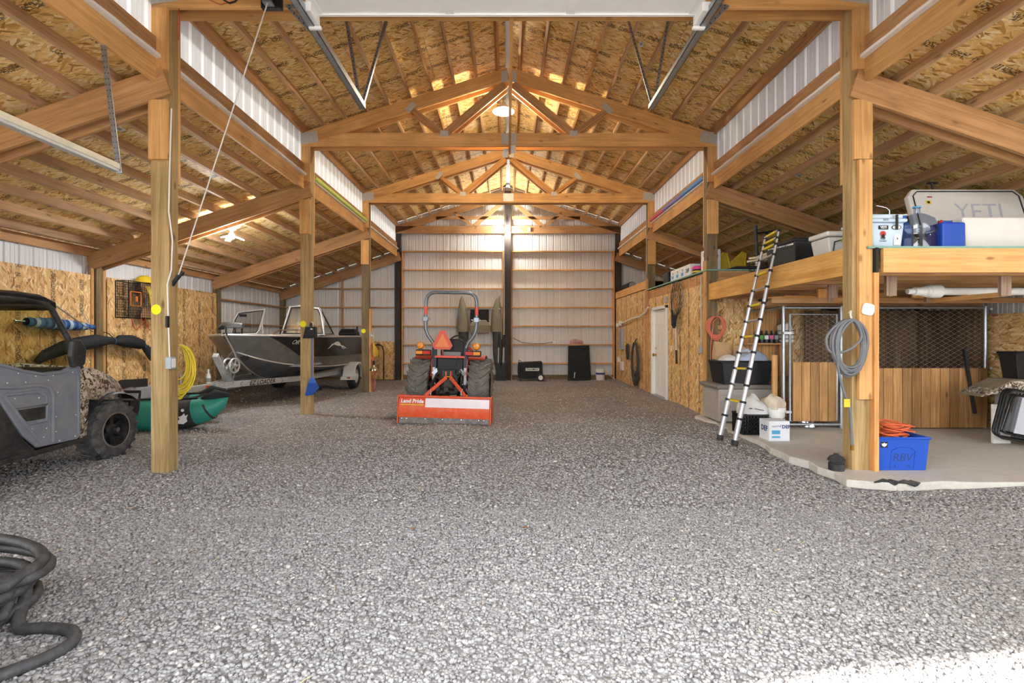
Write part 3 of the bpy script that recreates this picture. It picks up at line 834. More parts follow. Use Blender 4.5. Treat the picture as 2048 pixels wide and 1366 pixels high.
# ================================================================= helpers for ropes and wheels
def coil(c, a1, a2, r1, r2, loops, jit=.15, n=26, seed=1, drift=(0, 0, 0)):
    rn = random.Random(seed); c = Vector(c); a1 = Vector(a1).normalized(); a2 = Vector(a2).normalized(); a3 = a1.cross(a2); out = []
    d = Vector(drift); k1 = k2 = 1.0; o3 = 0
    for l in range(loops):
        e1, e2, e3 = 1+rn.uniform(-jit, jit), 1+rn.uniform(-jit*.6, jit*.6), rn.uniform(-1, 1)*.02
        for i in range(n):
            t = i/n; f1 = k1+(e1-k1)*t; f2 = k2+(e2-k2)*t; f3 = o3+(e3-o3)*t; a = 2*PI*t + PI/2
            out.append(c + a1*r1*f1*math.cos(a) + a2*(r2*f2*math.sin(a) + r2*(1-f2)) + a3*f3 + d*((l+t)/loops))
        k1, k2, o3 = e1, e2, e3
    return out
RX = Matrix.Rotation(PI/2, 4, 'Y')   # lathe axis Z -> X
def tyre(parent, c, r, w, mat, lugs=0, lug_h=.018, name='tyre'):
    """tyre with its axle along local X"""
    rim = r*.58
    prof = [(rim, -w*.42), (r*.8, -w*.5), (r*.93, -w*.46), (r, -w*.36), (r, w*.36), (r*.93, w*.46), (r*.8, w*.5), (rim, w*.42), (rim*.98, 0), (rim, -w*.42)]
    mb = MB().lathe(prof, 36, Matrix.Translation(c) @ RX, cap=False)
    for i in range(lugs):
        for s in (-1, 1):
            a = 2*PI*(i + (.5 if s > 0 else 0))/lugs
            M = Matrix.Translation(c) @ Matrix.Rotation(a, 4, 'X') @ Matrix.Translation((s*w*.22, 0, r)) @ Matrix.Rotation(s*.5, 4, 'Z')
            mb.box(-w*.26, w*.26, -r*.045, r*.045, -.03, lug_h, M)
            mb.box(s*w*.2-w*.03, s*w*.2+w*.03, -r*.05, r*.05, -r*.16, lug_h*.6, M)
    return mb.build(name, mat, parent, smooth=35)
def rim(parent, c, r, side, mat, mat2, spokes=6, name='wheel_rim', w=.1):
    mb = MB().lathe([(r*.55*1.06, -w), (r*.58, -w*.3), (r*.6, w*.9), (r*.56, w*.95), (r*.53, w*.5), (r*.5, -w*.2)], 32, Matrix.Translation(c) @ (RX if side > 0 else RX.inverted()), cap=False)
    o = mb.build(name, mat, parent, smooth=40)
    mb = MB()
    for i in range(spokes):
        a = 2*PI*i/spokes
        mb.box(-.012, .02, -r*.07, r*.07, r*.1, r*.53, Matrix.Translation(c) @ Matrix.Rotation(a, 4, 'X') @ Matrix.Translation((side*w*.35, 0, 0)))
    mb.lathe([(.001, -w*.4), (r*.2, -w*.3), (r*.22, w*.5), (r*.14, w*.75), (.001, w*.8)], 18, Matrix.Translation(c) @ (RX if side > 0 else RX.inverted()))
    mb.lathe([(r*.5, -w*.15), (r*.2, -w*.1)], 24, Matrix.Translation(c) @ (RX if side > 0 else RX.inverted()), cap=False)
    mb.build('wheel_centre', mat2, o, smooth=40)
    return o
YZ = Matrix(((0,0,1,0),(1,0,0,0),(0,1,0,0),(0,0,0,1)))   # prism polygon (y,z) extruded along X

# ================================================================= side-by-side utility vehicle
mk('utv_door', '#7C818B', rough=.55, var=.1, dirt='#A19C94', dirt_amt=.4, dirt_scale=5)
mk('tyre_dusty', '#4A4B4C', rough=.85, var=.25, scale=12, dirt='#8A8680', dirt_amt=.6, bump=.3)
mk('utv_black', '#26272A', rough=.45, var=.2, dirt='#77726A', dirt_amt=.35, dirt_scale=7)
m, nt, b = base_mat('camo'); MAT['camo'] = m
tc = N(nt, 'ShaderNodeTexCoord'); n1 = inp(N(nt, 'ShaderNodeTexVoronoi'), {'Scale': 14.0}); nd = inp(N(nt, 'ShaderNodeTexNoise'), {'Scale': 7.0, 'Detail': 4.0})
nt.links.new(tc.outputs['Object'], nd.inputs['Vector']); nt.links.new(nd.outputs[1], n1.inputs['Vector'])
rp = N(nt, 'ShaderNodeValToRGB'); rp.color_ramp.interpolation = 'CONSTANT'; e = rp.color_ramp.elements
e[0].color = lin('#3B332C'); e[1].position = .8; e[1].color = lin('#C9BFAE')
for p_, c_ in ((.2, '#8F7F6C'), (.4, '#B4A48E'), (.55, '#6A5B4B'), (.68, '#D4CCBE')):
    q = e.new(p_); q.color = lin(c_)
sp = N(nt, 'ShaderNodeSeparateColor'); nt.links.new(n1.outputs['Color'], sp.inputs[0]); nt.links.new(sp.outputs[0], rp.inputs[0]); nt.links.new(rp.outputs[0], b.inputs['Base Color'])
def glass(name, col, amt):
    m, nt, b = base_mat(name); MAT[name] = m
    t = N(nt, 'ShaderNodeBsdfTransparent'); t.inputs[0].default_value = lin(col)
    g = N(nt, 'ShaderNodeBsdfGlossy'); g.inputs['Roughness'].default_value = .05; g.inputs['Color'].default_value = (.8, .8, .8, 1)
    mx = N(nt, 'ShaderNodeMixShader'); mx.inputs[0].default_value = amt
    nt.links.new(t.outputs[0], mx.inputs[1]); nt.links.new(g.outputs[0], mx.inputs[2]); nt.links.new(mx.outputs[0], nt.nodes['Material Output'].inputs[0])
glass('utv_glass', '#E2E2CC', .05); glass('boat_glass', '#D0D4D4', .08); glass('jug_clear', '#D3DCEA', .10)

U = Vector((-5.15, 5.7, 0))
utv = thing('utility_vehicle', 'grey and camouflage side-by-side utility vehicle parked in the left lean-to', 'utility vehicle', U)
def uy(y): return y - U.y
XS = -4.5 - U.x          # right side plane, local
def ypoly(pts): return [(uy(a), c) for a, c in pts]
for s in (-1, 1):
    nm = 'wheel'
    for yy in (0.0, -1.9):
        w_ = tyre(utv, (s*(XS-.125), yy, .325), .325, .25, MAT['tyre_dusty'], 20, .011)
        rim(w_, (s*(XS-.125), yy, .325), .325, s, MAT['utv_black'], MAT['black_plastic'], 6, w=.1)
        MB().lathe([(.205, .1), (.205, .112), (.185, .112), (.185, .1)], 32, Matrix.Translation((s*(XS-.125), yy, .325)) @ (RX if s > 0 else RX.inverted()), cap=False).build('rim_ring', MAT['chrome'], w_, smooth=40)
        MB().lathe([(.028, .09), (.028, .13), (.001, .135)], 14, Matrix.Translation((s*(XS-.125), yy, .325)) @ (RX if s > 0 else RX.inverted())).build('hub_cap', MAT['steel'], w_, smooth=40)
door_p = ypoly([(4.1, 1.2), (4.376, 1.175), (4.62, 1.09), (4.8, 1.05), (5.0, 1.055), (5.17, 1.11), (5.225, 1.08), (5.225, .36), (5.18, .32), (4.74, .33), (4.6, .47), (4.376, .84), (4.1, .93)])
for s in (-1, 1):
    M_ = Matrix.Translation((0, 0, 0)) if s > 0 else Matrix.Scale(-1, 4, (1, 0, 0))
    d = MB().prism(door_p, XS-.05, XS-.012, M_ @ YZ).build('door', MAT['utv_door'], utv, bevel=.012)
    if s > 0:
        r1 = [(4.1, .985), (4.36, .95), (4.55, .93), (4.75, .93), (4.86, .9), (4.9, .82), (4.9, .35)]
        mb = MB().tube([(XS-.014, uy(a), c) for a, c in r1], .02, 8)
        mb.tube([(XS-.014, uy(a), c) for a, c in [(4.42, .87), (4.6, .87), (4.74, .87), (4.82, .82), (4.83, .74), (4.5, .75)]], .017, 8)
        mb.tube([(XS-.014, uy(a), c) for a, c in [(4.42, .87), (4.5, .75), (4.62, .57), (4.78, .36)]], .017, 8)
        mb.tube([(XS-.014, uy(a), c) for a, c in [(4.62, .57), (4.83, .575), (4.84, .74)]], .015, 8)
        mb.tube([(XS-.014, uy(a), c) for a, c in [(4.1, 1.17), (4.376, 1.15), (4.62, 1.07), (4.8, 1.03), (5.0, 1.035), (5.15, 1.07), (5.19, .95), (5.19, .38)]], .014, 8)
        mb.build('pressed_rib', MAT['utv_door'], d, smooth=60)
        MB().prism(ypoly([(4.53, .72), (4.82, .72), (4.82, .6), (4.63, .6)]), XS-.03, XS-.008, YZ).build('door_vent', MAT['utv_black'], d, bevel=.005)
        mb = MB()
        for a, c in [(4.2, 1.13), (4.38, 1.12), (4.55, 1.06), (4.72, 1.02), (4.9, 1.01), (5.12, 1.03), (5.2, .9), (5.2, .7), (5.2, .5), (5.15, .36), (4.97, .35), (4.8, .42), (4.45, .98), (4.62, .97), (4.85, .97), (4.93, .6), (4.93, .45), (4.52, .83), (4.75, .81), (4.3, 1.03), (4.68, .52), (4.83, .5), (5.16, .58), (4.95, .84)]:
            mb.ball((XS-.011, uy(a), c), .007, 6, 4)
        mb.build('rivet_row', MAT['white_plastic'], d, smooth=60)
lower = ypoly([(3.6, 1.0), (4.1, .93), (4.376, .83), (4.6, .45), (4.73, .31), (4.6, .25), (4.2, .24), (3.6, .35)])
for s in (-1, 1):
    MB().prism(lower, XS-.06, XS-.02, YZ if s > 0 else Matrix.Scale(-1, 4, (1, 0, 0)) @ YZ).build('side_panel', MAT['utv_black'], utv, bevel=.01)
    MB().bar((s*(XS-.05), uy(4.2), .27), (s*(XS-.05), uy(5.3), .3), .09, .05).build('rocker_rail', MAT['utv_black'], utv, bevel=.01)
MB().box(-XS+.08, XS-.08, uy(3.3), uy(5.35), .3, .42).box(-XS+.1, XS-.1, uy(3.2), uy(4.1), .42, 1.0).build('chassis', MAT['utv_black'], utv, bevel=.02)
MB().box(-.55, .55, uy(4.15), uy(4.6), .5, .68).box(-.55, .55, uy(4.05), uy(4.2), .6, 1.15).build('bench_seat', MAT['black_plastic'], utv, bevel=.04)
hood = MB()
secs = []
for y_, w_, zt, zb in ((5.2, .62, 1.1, .75), (5.45, .62, 1.07, .7), (5.7, .58, .99, .68), (5.95, .5, .88, .66), (6.12, .4, .76, .64)):
    secs.append([(-w_, uy(y_), zb), (w_, uy(y_), zb), (w_+.01, uy(y_), (zt+zb)/2), (w_-.05, uy(y_), zt-.02), (0, uy(y_), zt+.02), (-w_+.05, uy(y_), zt-.02), (-w_-.01, uy(y_), (zt+zb)/2)])
hood.loft(secs).build('hood', MAT['camo'], utv, smooth=45)
for s in (-1, 1):
    fl = []
    for i in range(9):
        a = PI*(.12 + .62*i/8); R_ = .43
        fl.append([(s*(XS-.3), -R_*math.cos(a), .33+R_*math.sin(a)), (s*(XS-.02), -R_*math.cos(a), .33+R_*math.sin(a)), (s*(XS-.0), -(R_+.03)*math.cos(a), .31+R_*math.sin(a)), (s*(XS-.3), -(R_+.04)*math.cos(a), .34+(R_+.04)*math.sin(a))])
    MB().loft(fl).build('fender', MAT['utv_black'], utv, smooth=40)
    MB().prism(ypoly([(5.2, 1.08), (5.26, 1.05), (5.34, .8), (5.3, .34), (5.23, .32)]), XS-.06, XS-.015, YZ if s > 0 else Matrix.Scale(-1, 4, (1, 0, 0)) @ YZ).build('front_quarter_panel', MAT['camo'], utv, bevel=.01)
MB().box(-.55, .55, uy(6.02), uy(6.15), .42, .62).tube([(-.5, uy(6.2), .45), (-.5, uy(6.25), .7), (.5, uy(6.25), .7), (.5, uy(6.2), .45)], .02, 8).build('front_bumper', MAT['utv_black'], utv, bevel=.01)
# cage
for s in (-1, 1):
    x0, x1 = s*(XS-.03), s*(XS-.1)
    MB().tube([(x0, uy(5.24), 1.06), (s*(XS-.06), uy(5.12), 1.38), (x1, uy(4.98), 1.68), (x1, uy(4.9), 1.735), (x1, uy(4.7), 1.76), (x1, uy(3.4), 1.76)], .028, 10).build('cage_bar', MAT['utv_black'], utv, smooth=60)
    MB().tube([(s*(XS-.06), uy(4.28), 1.0), (x1, uy(4.28), 1.76)], .03, 10).build('cage_bar', MAT['utv_black'], utv, smooth=60)
    MB().add([(s*(XS-.045), uy(a), c) if c < 1.2 else (s*(XS-.095), uy(a), c) for a, c in [(4.31, 1.13), (4.6, 1.07), (4.8, 1.04), (5.0, 1.05), (5.17, 1.1), (5.1, 1.36), (4.95, 1.68), (4.85, 1.72), (4.31, 1.72)]], [tuple(range(9))]).build('side_window', MAT['utv_glass'], utv, fixn=False)
MB().add([(-XS+.06, uy(5.22), 1.09), (XS-.06, uy(5.22), 1.09), (XS-.12, uy(4.96), 1.71), (-XS+.12, uy(4.96), 1.71)], [(0, 1, 2, 3)]).build('windshield', MAT['utv_glass'], utv, fixn=False)
MB().tube([(-XS+.1, uy(4.97), 1.72), (XS-.1, uy(4.97), 1.72)], .028, 10).tube([(-XS+.1, uy(4.28), 1.74), (XS-.1, uy(4.28), 1.74)], .028, 10).build('cage_bar', MAT['utv_black'], utv, smooth=60)
rs = []
for y_, z_, w_ in ((3.3, 1.74, .5), (3.4, 1.79, .56), (4.6, 1.815, .58), (4.85, 1.80, .58), (4.98, 1.755, .56), (5.03, 1.70, .52)):
    rs.append([(-w_, uy(y_), z_-.035), (w_, uy(y_), z_-.035), (w_+.03, uy(y_), z_-.015), (w_-.03, uy(y_), z_+.012), (-w_+.03, uy(y_), z_+.012), (-w_-.03, uy(y_), z_-.015)])
MB().loft(rs).build('roof', MAT['utv_black'], utv, smooth=40)
MB().box(-.6, .6, uy(4.95), uy(5.24), .85, 1.08).build('dashboard', MAT['black_plastic'], utv, bevel=.03)
st = [(-.25+.17*math.cos(a), uy(4.72)+.05*math.sin(a), 1.17+.16*math.sin(a)) for a in [2*PI*i/20 for i in range(20)]]
MB().tube(st, .014, 8, closed=True).tube([(-.25, uy(4.72), 1.17), (-.25, uy(5.0), .98)], .02, 8).tube([(-.41, uy(4.72), 1.17), (-.09, uy(4.72), 1.17)], .012, 6).build('steering_wheel', MAT['black_plastic'], utv, smooth=60)
MB().prism(ypoly([(5.06, 1.08), (5.2, 1.1), (5.22, 1.26), (5.15, 1.37), (5.05, 1.37), (5.03, 1.2)]), XS, XS+.06, YZ).build('side_mirror', MAT['utv_black'], utv, bevel=.02)
MB().tube([(XS-.1, uy(4.98), 1.74), (XS+.05, uy(5.3), 1.45)], .006, 6).build('antenna', MAT['steel'], utv)

# ================================================================= green inflatable pontoon boat on the gravel
mk('pvc_green', '#2E8C7C', rough=.45, var=.12, scale=4)
mk('pvc_grey', '#7E8084', rough=.6, var=.15, scale=5, bump=.3, bscale=9)
pont = thing('pontoon_boat', 'green inflatable pontoon boat with black straps lying behind the nearest left post', 'inflatable boat', (-5.33, 7.8, 0), rz=.2)
for yy, sh_ in ((-.42, 0), (.3, -.3)):
    prof = [(-1.05, .40, .02), (-.95, .34, .1), (-.75, .26, .18), (-.4, .22, .215), (0, .21, .22), (.4, .225, .215), (.7, .29, .175), (.88, .39, .1), (.97, .47, .02)]
    MB().tube([(a+sh_, yy, z) for a, z, r in prof], [r for a, z, r in prof], 18).build('pontoon', MAT['pvc_green'], pont, smooth=60)
    for a, w_ in ((-.55, .05), (.42, .11), (.72, .012)):
        def zr(q):
            for (a0, z0, r0), (a1, z1, r1) in zip(prof[:-1], prof[1:]):
                if a0 <= q <= a1: f = (q-a0)/(a1-a0); return z0+(z1-z0)*f, r0+(r1-r0)*f
        qs = [a-w_, a-.02*(w_ > .02), a+.02*(w_ > .02), a+w_]
        MB().tube([(q+sh_, yy, zr(q)[0]) for q in qs], [zr(q)[1]+.005 for q in qs], 18, cap=False).build('band', MAT['black_rubber'], pont, smooth=60)
    MB().tube([(.62+sh_, yy, .43), (.8+sh_, yy, .5), (1.0+sh_, yy, .5)], [.05, .09, .03], 10).build('tip_cover', MAT['black_cloth'], pont, smooth=60)
Mf = Matrix.Translation((.43, -.42-.228, .2)) @ Matrix.Rotation(PI/2, 4, 'X')
MB().prism([(-.06, -.08), (.02, -.09), (.07, -.05), (.06, 0), (.08, .05), (.04, .03), (.03, .07), (-.01, .03), (-.05, .02), (-.03, -.02), (-.07, -.04)], 0, .003, Mf).build('bear_emblem', MAT['white_paint'], pont)
MB().lathe([(.022, 0), (.022, .003)], 14, Matrix.Translation((.43, -.42-.21, .31)) @ Matrix.Rotation(PI/2, 4, 'X')).build('round_badge', MAT['white_paint'], pont)
MB().tube([(-.6, -.42, .46), (.55, -.42, .46)], .016, 8).tube([(-.6, .3, .46), (.55, .3, .46)], .016, 8).tube([(-.5, -.42, .46), (-.5, .3, .46)], .016, 8).tube([(.45, -.42, .46), (.45, .3, .46)], .016, 8).tube([(.0, -.42, .46), (0, .3, .46)], .016, 8).build('deck_frame', MAT['black_plastic'], pont, smooth=60)
MB().loft([[(-.75, -.55, .46), (-.25, -.55, .44), (-.2, .1, .44), (-.75, .1, .46)], [(-.72, -.5, .52), (-.3, -.5, .62), (-.25, .05, .63), (-.7, .05, .54)], [(-.66, -.42, .55), (-.36, -.42, .645), (-.32, -.02, .65), (-.64, -.02, .57)]]).build('seat_cover', MAT['pvc_grey'], pont, smooth=30, bevel=.02)
MB().tube([(-1.0, -.2, .55), (-.75, -.3, .58), (-.5, -.1, .6), (-.6, .1, .62)], [.02, .07, .08, .03], 10).build('gear_bag', MAT['red'], pont, smooth=60)
ob = thing('oar', 'black-bladed oar resting over the green pontoon boat', 'oar', (-5.33, 7.8, 0), rz=.1)
MB().tube([(-1.2, -.32, .66), (-.62, -.36, .68)], .012, 8).build('shaft', MAT['steel'], ob)
MB().loft([[(-.62, -.37, .665), (-.62, -.35, .69), (-.62, -.34, .69), (-.62, -.35, .665)], [(-.5, -.38, .62), (-.5, -.36, .75), (-.5, -.35, .75), (-.5, -.36, .62)], [(-.1, -.4, .65), (-.12, -.37, .77), (-.12, -.36, .77), (-.1, -.39, .65)]]).build('blade', MAT['black_plastic'], ob)

# ================================================================= aluminium boat on its trailer
mk('hull_alu', '#8C8B88', rough=.38, metal=.75, var=.2, scale=5, dirt='#6D6963', dirt_amt=.4, dirt_scale=3)
mk('hull_low', '#9DA2A8', rough=.32, metal=.8, var=.25, scale=4)
mk('hull_black', '#17181B', rough=.2, var=.1, spec=.6)
mk('alu_bright', '#D8D8D6', rough=.3, metal=.7, var=.08)
BW, ST = Vector((-5.32, 9.3, 0)), Vector((-5.14, 14.4, 0))
yv = (ST-BW).normalized(); xv = Vector((yv.y, -yv.x, 0)); BR = Matrix((xv, yv, Vector((0, 0, 1)))).transposed()
boat = thing('motor_boat', 'aluminium motor boat with black side stripe and open windshield on a trailer', 'boat', BW, rot=BR)
GUN = [(0, .05, 1.43), (.35, .5, 1.42), (.9, .86, 1.41), (1.8, 1.03, 1.40), (3.2, 1.08, 1.40), (5.05, 1.05, 1.40)]
CHI = [(.3, .03, 1.10), (.6, .32, .95), (1.1, .62, .82), (1.9, .84, .72), (3.2, .92, .67), (5.05, .92, .66)]
KEL = [(.36, .0, 1.0), (.8, 0, .72), (1.3, 0, .52), (2.0, 0, .44), (3.2, 0, .42), (5.05, 0, .42)]
def fine(L, n=5):
    out = []
    for i in range(len(L)-1):
        a, b_, = L[i], L[i+1]; p = L[i-1] if i else a; q = L[i+2] if i+2 < len(L) else b_
        for k in range(n):
            t = k/n; out.append(tuple(.5*((2*a[j]) + (-p[j]+b_[j])*t + (2*p[j]-5*a[j]+4*b_[j]-q[j])*t*t + (-p[j]+3*a[j]-3*b_[j]+q[j])*t**3) for j in range(3)))
    out.append(L[-1]); return out
G, C, K = fine(GUN), fine(CHI), fine(KEL)
n = len(G)
def strip(mb, A, B, sgn=1, off=0.0):
    m_ = len(A)
    mb.add([(sgn*(a[1]+off), a[0], a[2]) for a in A] + [(sgn*(a[1]+off), a[0], a[2]) for a in B], [(i, i+1, m_+i+1, m_+i) for i in range(m_-1)])
mb = MB()
for s in (-1, 1): strip(mb, G, C, s)
G2 = [(a[0], max(a[1]-.09, .0), a[2]-.03) for a in G]
mb.add([(G[-1][1], 5.05, 1.40), (.92, 5.05, .66), (0, 5.05, .42), (-.92, 5.05, .66), (-G[-1][1], 5.05, 1.40)], [(0, 1, 2, 3, 4)])
mb.build('hull_side', MAT['hull_alu'], boat, smooth=50)
mb = MB()
for s in (-1, 1): strip(mb, C, K, s)
mb.build('hull_bottom', MAT['hull_low'], boat, smooth=50)
for s in (-1, 1):
    i0 = 6
    A = [(a[0], a[1]+.006, a[2]-.015) for a in G[i0:]]
    B = []
    for i in range(i0, n):
        f = min(1, (i-i0)/6)*.66 if i-i0 < 6 else .66
        f = max(f, .02)
        B.append(tuple(G[i][j]*(1-f)+C[i][j]*f + (.006 if j == 1 else 0) for j in range(3)))
    mb = MB(); strip(mb, A, B, s); mb.build('black_stripe', MAT['hull_black'], boat, smooth=50)
    MB().tube([(s*(a[1]+.008), a[0], a[2]) for a in C], .016, 6).build('chine_strip', MAT['alu_bright'], boat, smooth=60)
    MB().tube([(s*(a[1]), a[0], a[2]) for a in G], .024, 8).build('gunwale', MAT['alu_bright'], boat, smooth=60)
    A2 = [G[i] for i in range(n)]; B2 = [(g[0]+.05, max(g[1]-.16, 0), g[2]-.01) for g in G]
    mb = MB(); strip(mb, A2, B2, s); mb.build('side_deck', MAT['alu_bright'], boat, smooth=50)
MB().tube([(0, .0, 1.44), (0, .3, 1.1), (0, .36, 1.0), (0, .8, .72), (0, 1.3, .515), (0, 2.0, .435)], .02, 8).build('stem_bar', MAT['alu_bright'], boat, smooth=60)
MB().lathe([(.075, -.03), (.075, .03)], 18, Matrix.Translation((.12, .45, 1.0)) @ Matrix.Rotation(PI/2, 4, 'X')).build('bow_roller', MAT['black_rubber'], boat, smooth=40)
fd = [(G[i][1], G[i][0], G[i][2]-.02) for i in range(0, 12)]
MB().add(fd + [(-a, b_, c) for a, b_, c in fd[::-1]], [tuple(range(24))]).build('bow_deck', MAT['alu_bright'], boat, fixn=False)
MB().box(-.9, .9, 1.3, 5.0, .75, .8).box(-.95, .95, 4.75, 5.0, .8, 1.32).build('cockpit_floor', MAT['grey_plastic'], boat)
# windshields, frames by photo corners at their depth
mk('ws_frame', '#BFC1C2', rough=.4, metal=.4, var=.08)
def bl(px, py, Y): return WM[boat.name].inverted() @ at(px, py, Y)
def pane(pts, r=.028, nm='windshield'):
    o = MB().tube(pts, r, 8, closed=True).build(nm + '_frame', MAT['ws_frame'], boat, smooth=60)
    MB().tube([p + (sum(pts, Vector())/len(pts)-p)*.09 for p in pts], .014, 6, closed=True).build('gasket', MAT['black_rubber'], o, smooth=60)
    MB().add(pts, [tuple(range(len(pts)))]).build(nm + '_pane', MAT['boat_glass'], o, fixn=False)
pane([bl(463, 668, 11.2), bl(468, 640, 11.4), bl(476, 626, 11.5), bl(484, 624, 11.5), bl(530, 619, 11.5), bl(519, 660, 11.3), bl(513, 668, 11.2)])
pane([bl(563, 670, 11.0), bl(580, 614, 11.3), bl(600, 612, 11.3), bl(638, 617, 11.35), bl(646, 636, 11.3), bl(648, 670, 11.1)])
pane([bl(641, 618, 11.35), bl(668, 669, 12.2), bl(648, 670, 11.1)], .022, 'side_window')
MB().tube([bl(519, 660, 11.3), bl(524, 640, 11.4), bl(526, 668, 11.2)], .015, 7).build('door_stay', MAT['ws_frame'], boat, smooth=60)
MB().box(-.08, .08, -.02, .02, -.03, .03, Matrix.Translation(bl(486, 631, 11.45))).build('mirror', MAT['black_plastic'], boat, bevel=.008)
MB().tube([bl(545, 671, 10.3), bl(552, 663, 10.4), bl(560, 660, 10.5), bl(606, 660, 11.3), bl(612, 668, 11.35)], .014, 8).build('bow_rail', MAT['chrome'], boat, smooth=60)
MB().tube([bl(440, 655, 9.55), bl(447, 650, 9.55), bl(470, 650, 9.55), bl(486, 651, 9.55)], [.03, .06, .062, .05], 12).build('trolling_motor', MAT['steel'], boat, smooth=50)
mb = MB()
for pxx in (452, 470): mb.bar(bl(pxx, 671, 9.6), bl(pxx, 655, 9.55), .03, .05)
mb.bar(bl(448, 668, 9.6), bl(478, 668, 9.6), .12, .04); mb.bar(bl(484, 668, 9.7), bl(484, 650, 9.6), .03, .03)
mb.build('motor_mount', MAT['black_plastic'], boat, bevel=.004)
MB().tube([bl(437, 658, 9.5), bl(446, 655, 9.5)], [.02, .045], 10).build('motor_nose', MAT['black_plastic'], boat, smooth=60)
MB().loft([[Vector((x, y, z)) for x, y in ((.28, 4.9), (.78, 4.9), (.78, 5.35), (.28, 5.35))] for z in (1.42, 1.5)] + [[Vector((x, y, 1.62)) for x, y in ((.33, 4.98), (.73, 4.98), (.73, 5.25), (.33, 5.25))]]).box(.42, .62, 5.0, 5.3, .7, 1.45).build('outboard_motor', MAT['black_plastic'], boat, bevel=.05)
MB().box(.86, .95, 4.6, 4.9, 1.40, 1.44).bar((.9, 4.7, 1.42), (.9, 4.75, 1.68), .05, .04).build('rod_holder', MAT['black_plastic'], boat, bevel=.01)
# registration and painted wave on the starboard side
def on_side(s_idx, f, off=.012):
    i = int(s_idx); t = s_idx-i; g = [G[i][j]*(1-t)+G[i+1][j]*t for j in range(3)]; c = [C[i][j]*(1-t)+C[i+1][j]*t for j in range(3)]
    p = [g[j]*(1-f)+c[j]*f for j in range(3)]; return Vector((p[1]+off, p[0], p[2]))
a_, b_, u_ = on_side(9.9, .22, .035), on_side(12.0, .22, .035), on_side(9.9, .04, .035)
rt = (b_-a_).normalized(); up_ = (u_-a_); up_ = (up_ - rt*up_.dot(rt)).normalized()
text('registration_number', 'OR 9', .15, WM[boat.name] @ face((a_+b_)/2, rt, up_), MAT['white_paint'], boat, shear=.3)
mb = MB()
for k in range(5):
    pts = [on_side(17.2+k*.12+3.4*t, .42-.035*k*(1-t) - .22*math.sin(PI*min(1, t*1.1))*(1-k*.18) + .02*math.sin(9*t+k), .012) for t in [i/14 for i in range(15)]]
    mb.tube(pts, [.002+.010*math.sin(PI*i/14) for i in range(15)], 5)
mb.build('painted_wave', MAT['white_paint'], boat, smooth=60)

trl = thing('boat_trailer', 'galvanized boat trailer with white fenders and a lettered side rail', 'trailer', (-5.35, 9.0, 0))
TX = WM[trl.name].inverted()
def tb(mbx, p0, p1, w_=.06, h_=.11): mbx.bar(TX @ Vector(p0), TX @ Vector(p1), w_, h_)
R1, R2, R3 = (-5.30, 8.95, .50), (-4.60, 11.0, .47), (-4.42, 13.9, .45)
mb = MB(); tb(mb, R1, R2); tb(mb, R2, R3); mb.build('side_rail', MAT['galv_light'], trl, bevel=.006)
mb = MB(); tb(mb, (-5.42, 8.95, .50), (-6.0, 11.0, .47)); tb(mb, (-6.0, 11.0, .47), (-5.95, 13.9, .45)); mb.build('side_rail', MAT['galv_light'], trl, bevel=.006)
mb = MB(); tb(mb, (-5.40, 7.9, .5), (-5.34, 9.6, .5), .08, .1); mb.build('tongue', MAT['galv_light'], trl, bevel=.006)
mb = MB(); tb(mb, (-5.41, 7.65, .5), (-5.40, 7.95, .5), .1, .07); mb.build('coupler', MAT['steel'], trl, bevel=.015)
for yy, zz in ((10.9, .43), (13.4, .34)):
    mb = MB(); tb(mb, (-6.15 if yy > 12 else -5.9, yy, zz), (-4.25 if yy > 12 else -4.7, yy, zz), .07, .07); mb.build('cross_member', MAT['galv'], trl, bevel=.006)
for xx in (-4.75, -5.75):
    mb = MB(); tb(mb, (xx, 11.2, .56), (xx, 14.2, .56), .1, .05); mb.build('bunk', MAT['black_cloth'], trl, bevel=.01)
mb = MB(); tb(mb, (-5.25, 9.32, .5), (-5.16, 8.72, 1.07), .09, .09); w_ = mb.build('winch_post', MAT['galv_light'], trl, bevel=.006)
mb = MB(); tb(mb, (-5.27, 9.4, .52), (-5.2, 9.25, .75), .05, .05); tb(mb, (-5.2, 9.1, .75), (-5.2, 9.3, .92), .05, .04); mb.build('brace', MAT['galv_light'], w_)
p_ = TX @ Vector((-5.1, 9.12, .86))
wr = MB()
for sx in (-.06, .06): wr.tube([p_ + Vector((sx, .16*math.cos(a), .13*math.sin(a))) for a in [2*PI*i/18 for i in range(18)]], .018, 7, closed=True)
for i in range(5):
    a = 2*PI*i/5; wr.bar(p_ + Vector((.06, 0, 0)), p_ + Vector((.06, .15*math.cos(a), .12*math.sin(a))), .02, .03)
wr.tube([p_ + Vector((-.06, .0, 0)), p_ + Vector((.1, 0, 0))], .03, 10); wr.build('winch_reel', MAT['galv_light'], trl, smooth=50)
MB().tube([p_ + Vector((.02, .12, -.02)), p_ + Vector((.0, .14, -.12)), p_ + Vector((-.02, .08, -.25)), p_ + Vector((-.04, .15, -.33))], .012, 6).build('safety_chain', MAT['chrome'], trl, smooth=60)
MB().tube([TX @ Vector(q) for q in ((-5.62, 8.5, .52), (-5.62, 8.5, .74), (-5.66, 8.45, .78), (-5.7, 8.45, .72))], .012, 8).build('jack_crank', MAT['galv'], trl, smooth=60)
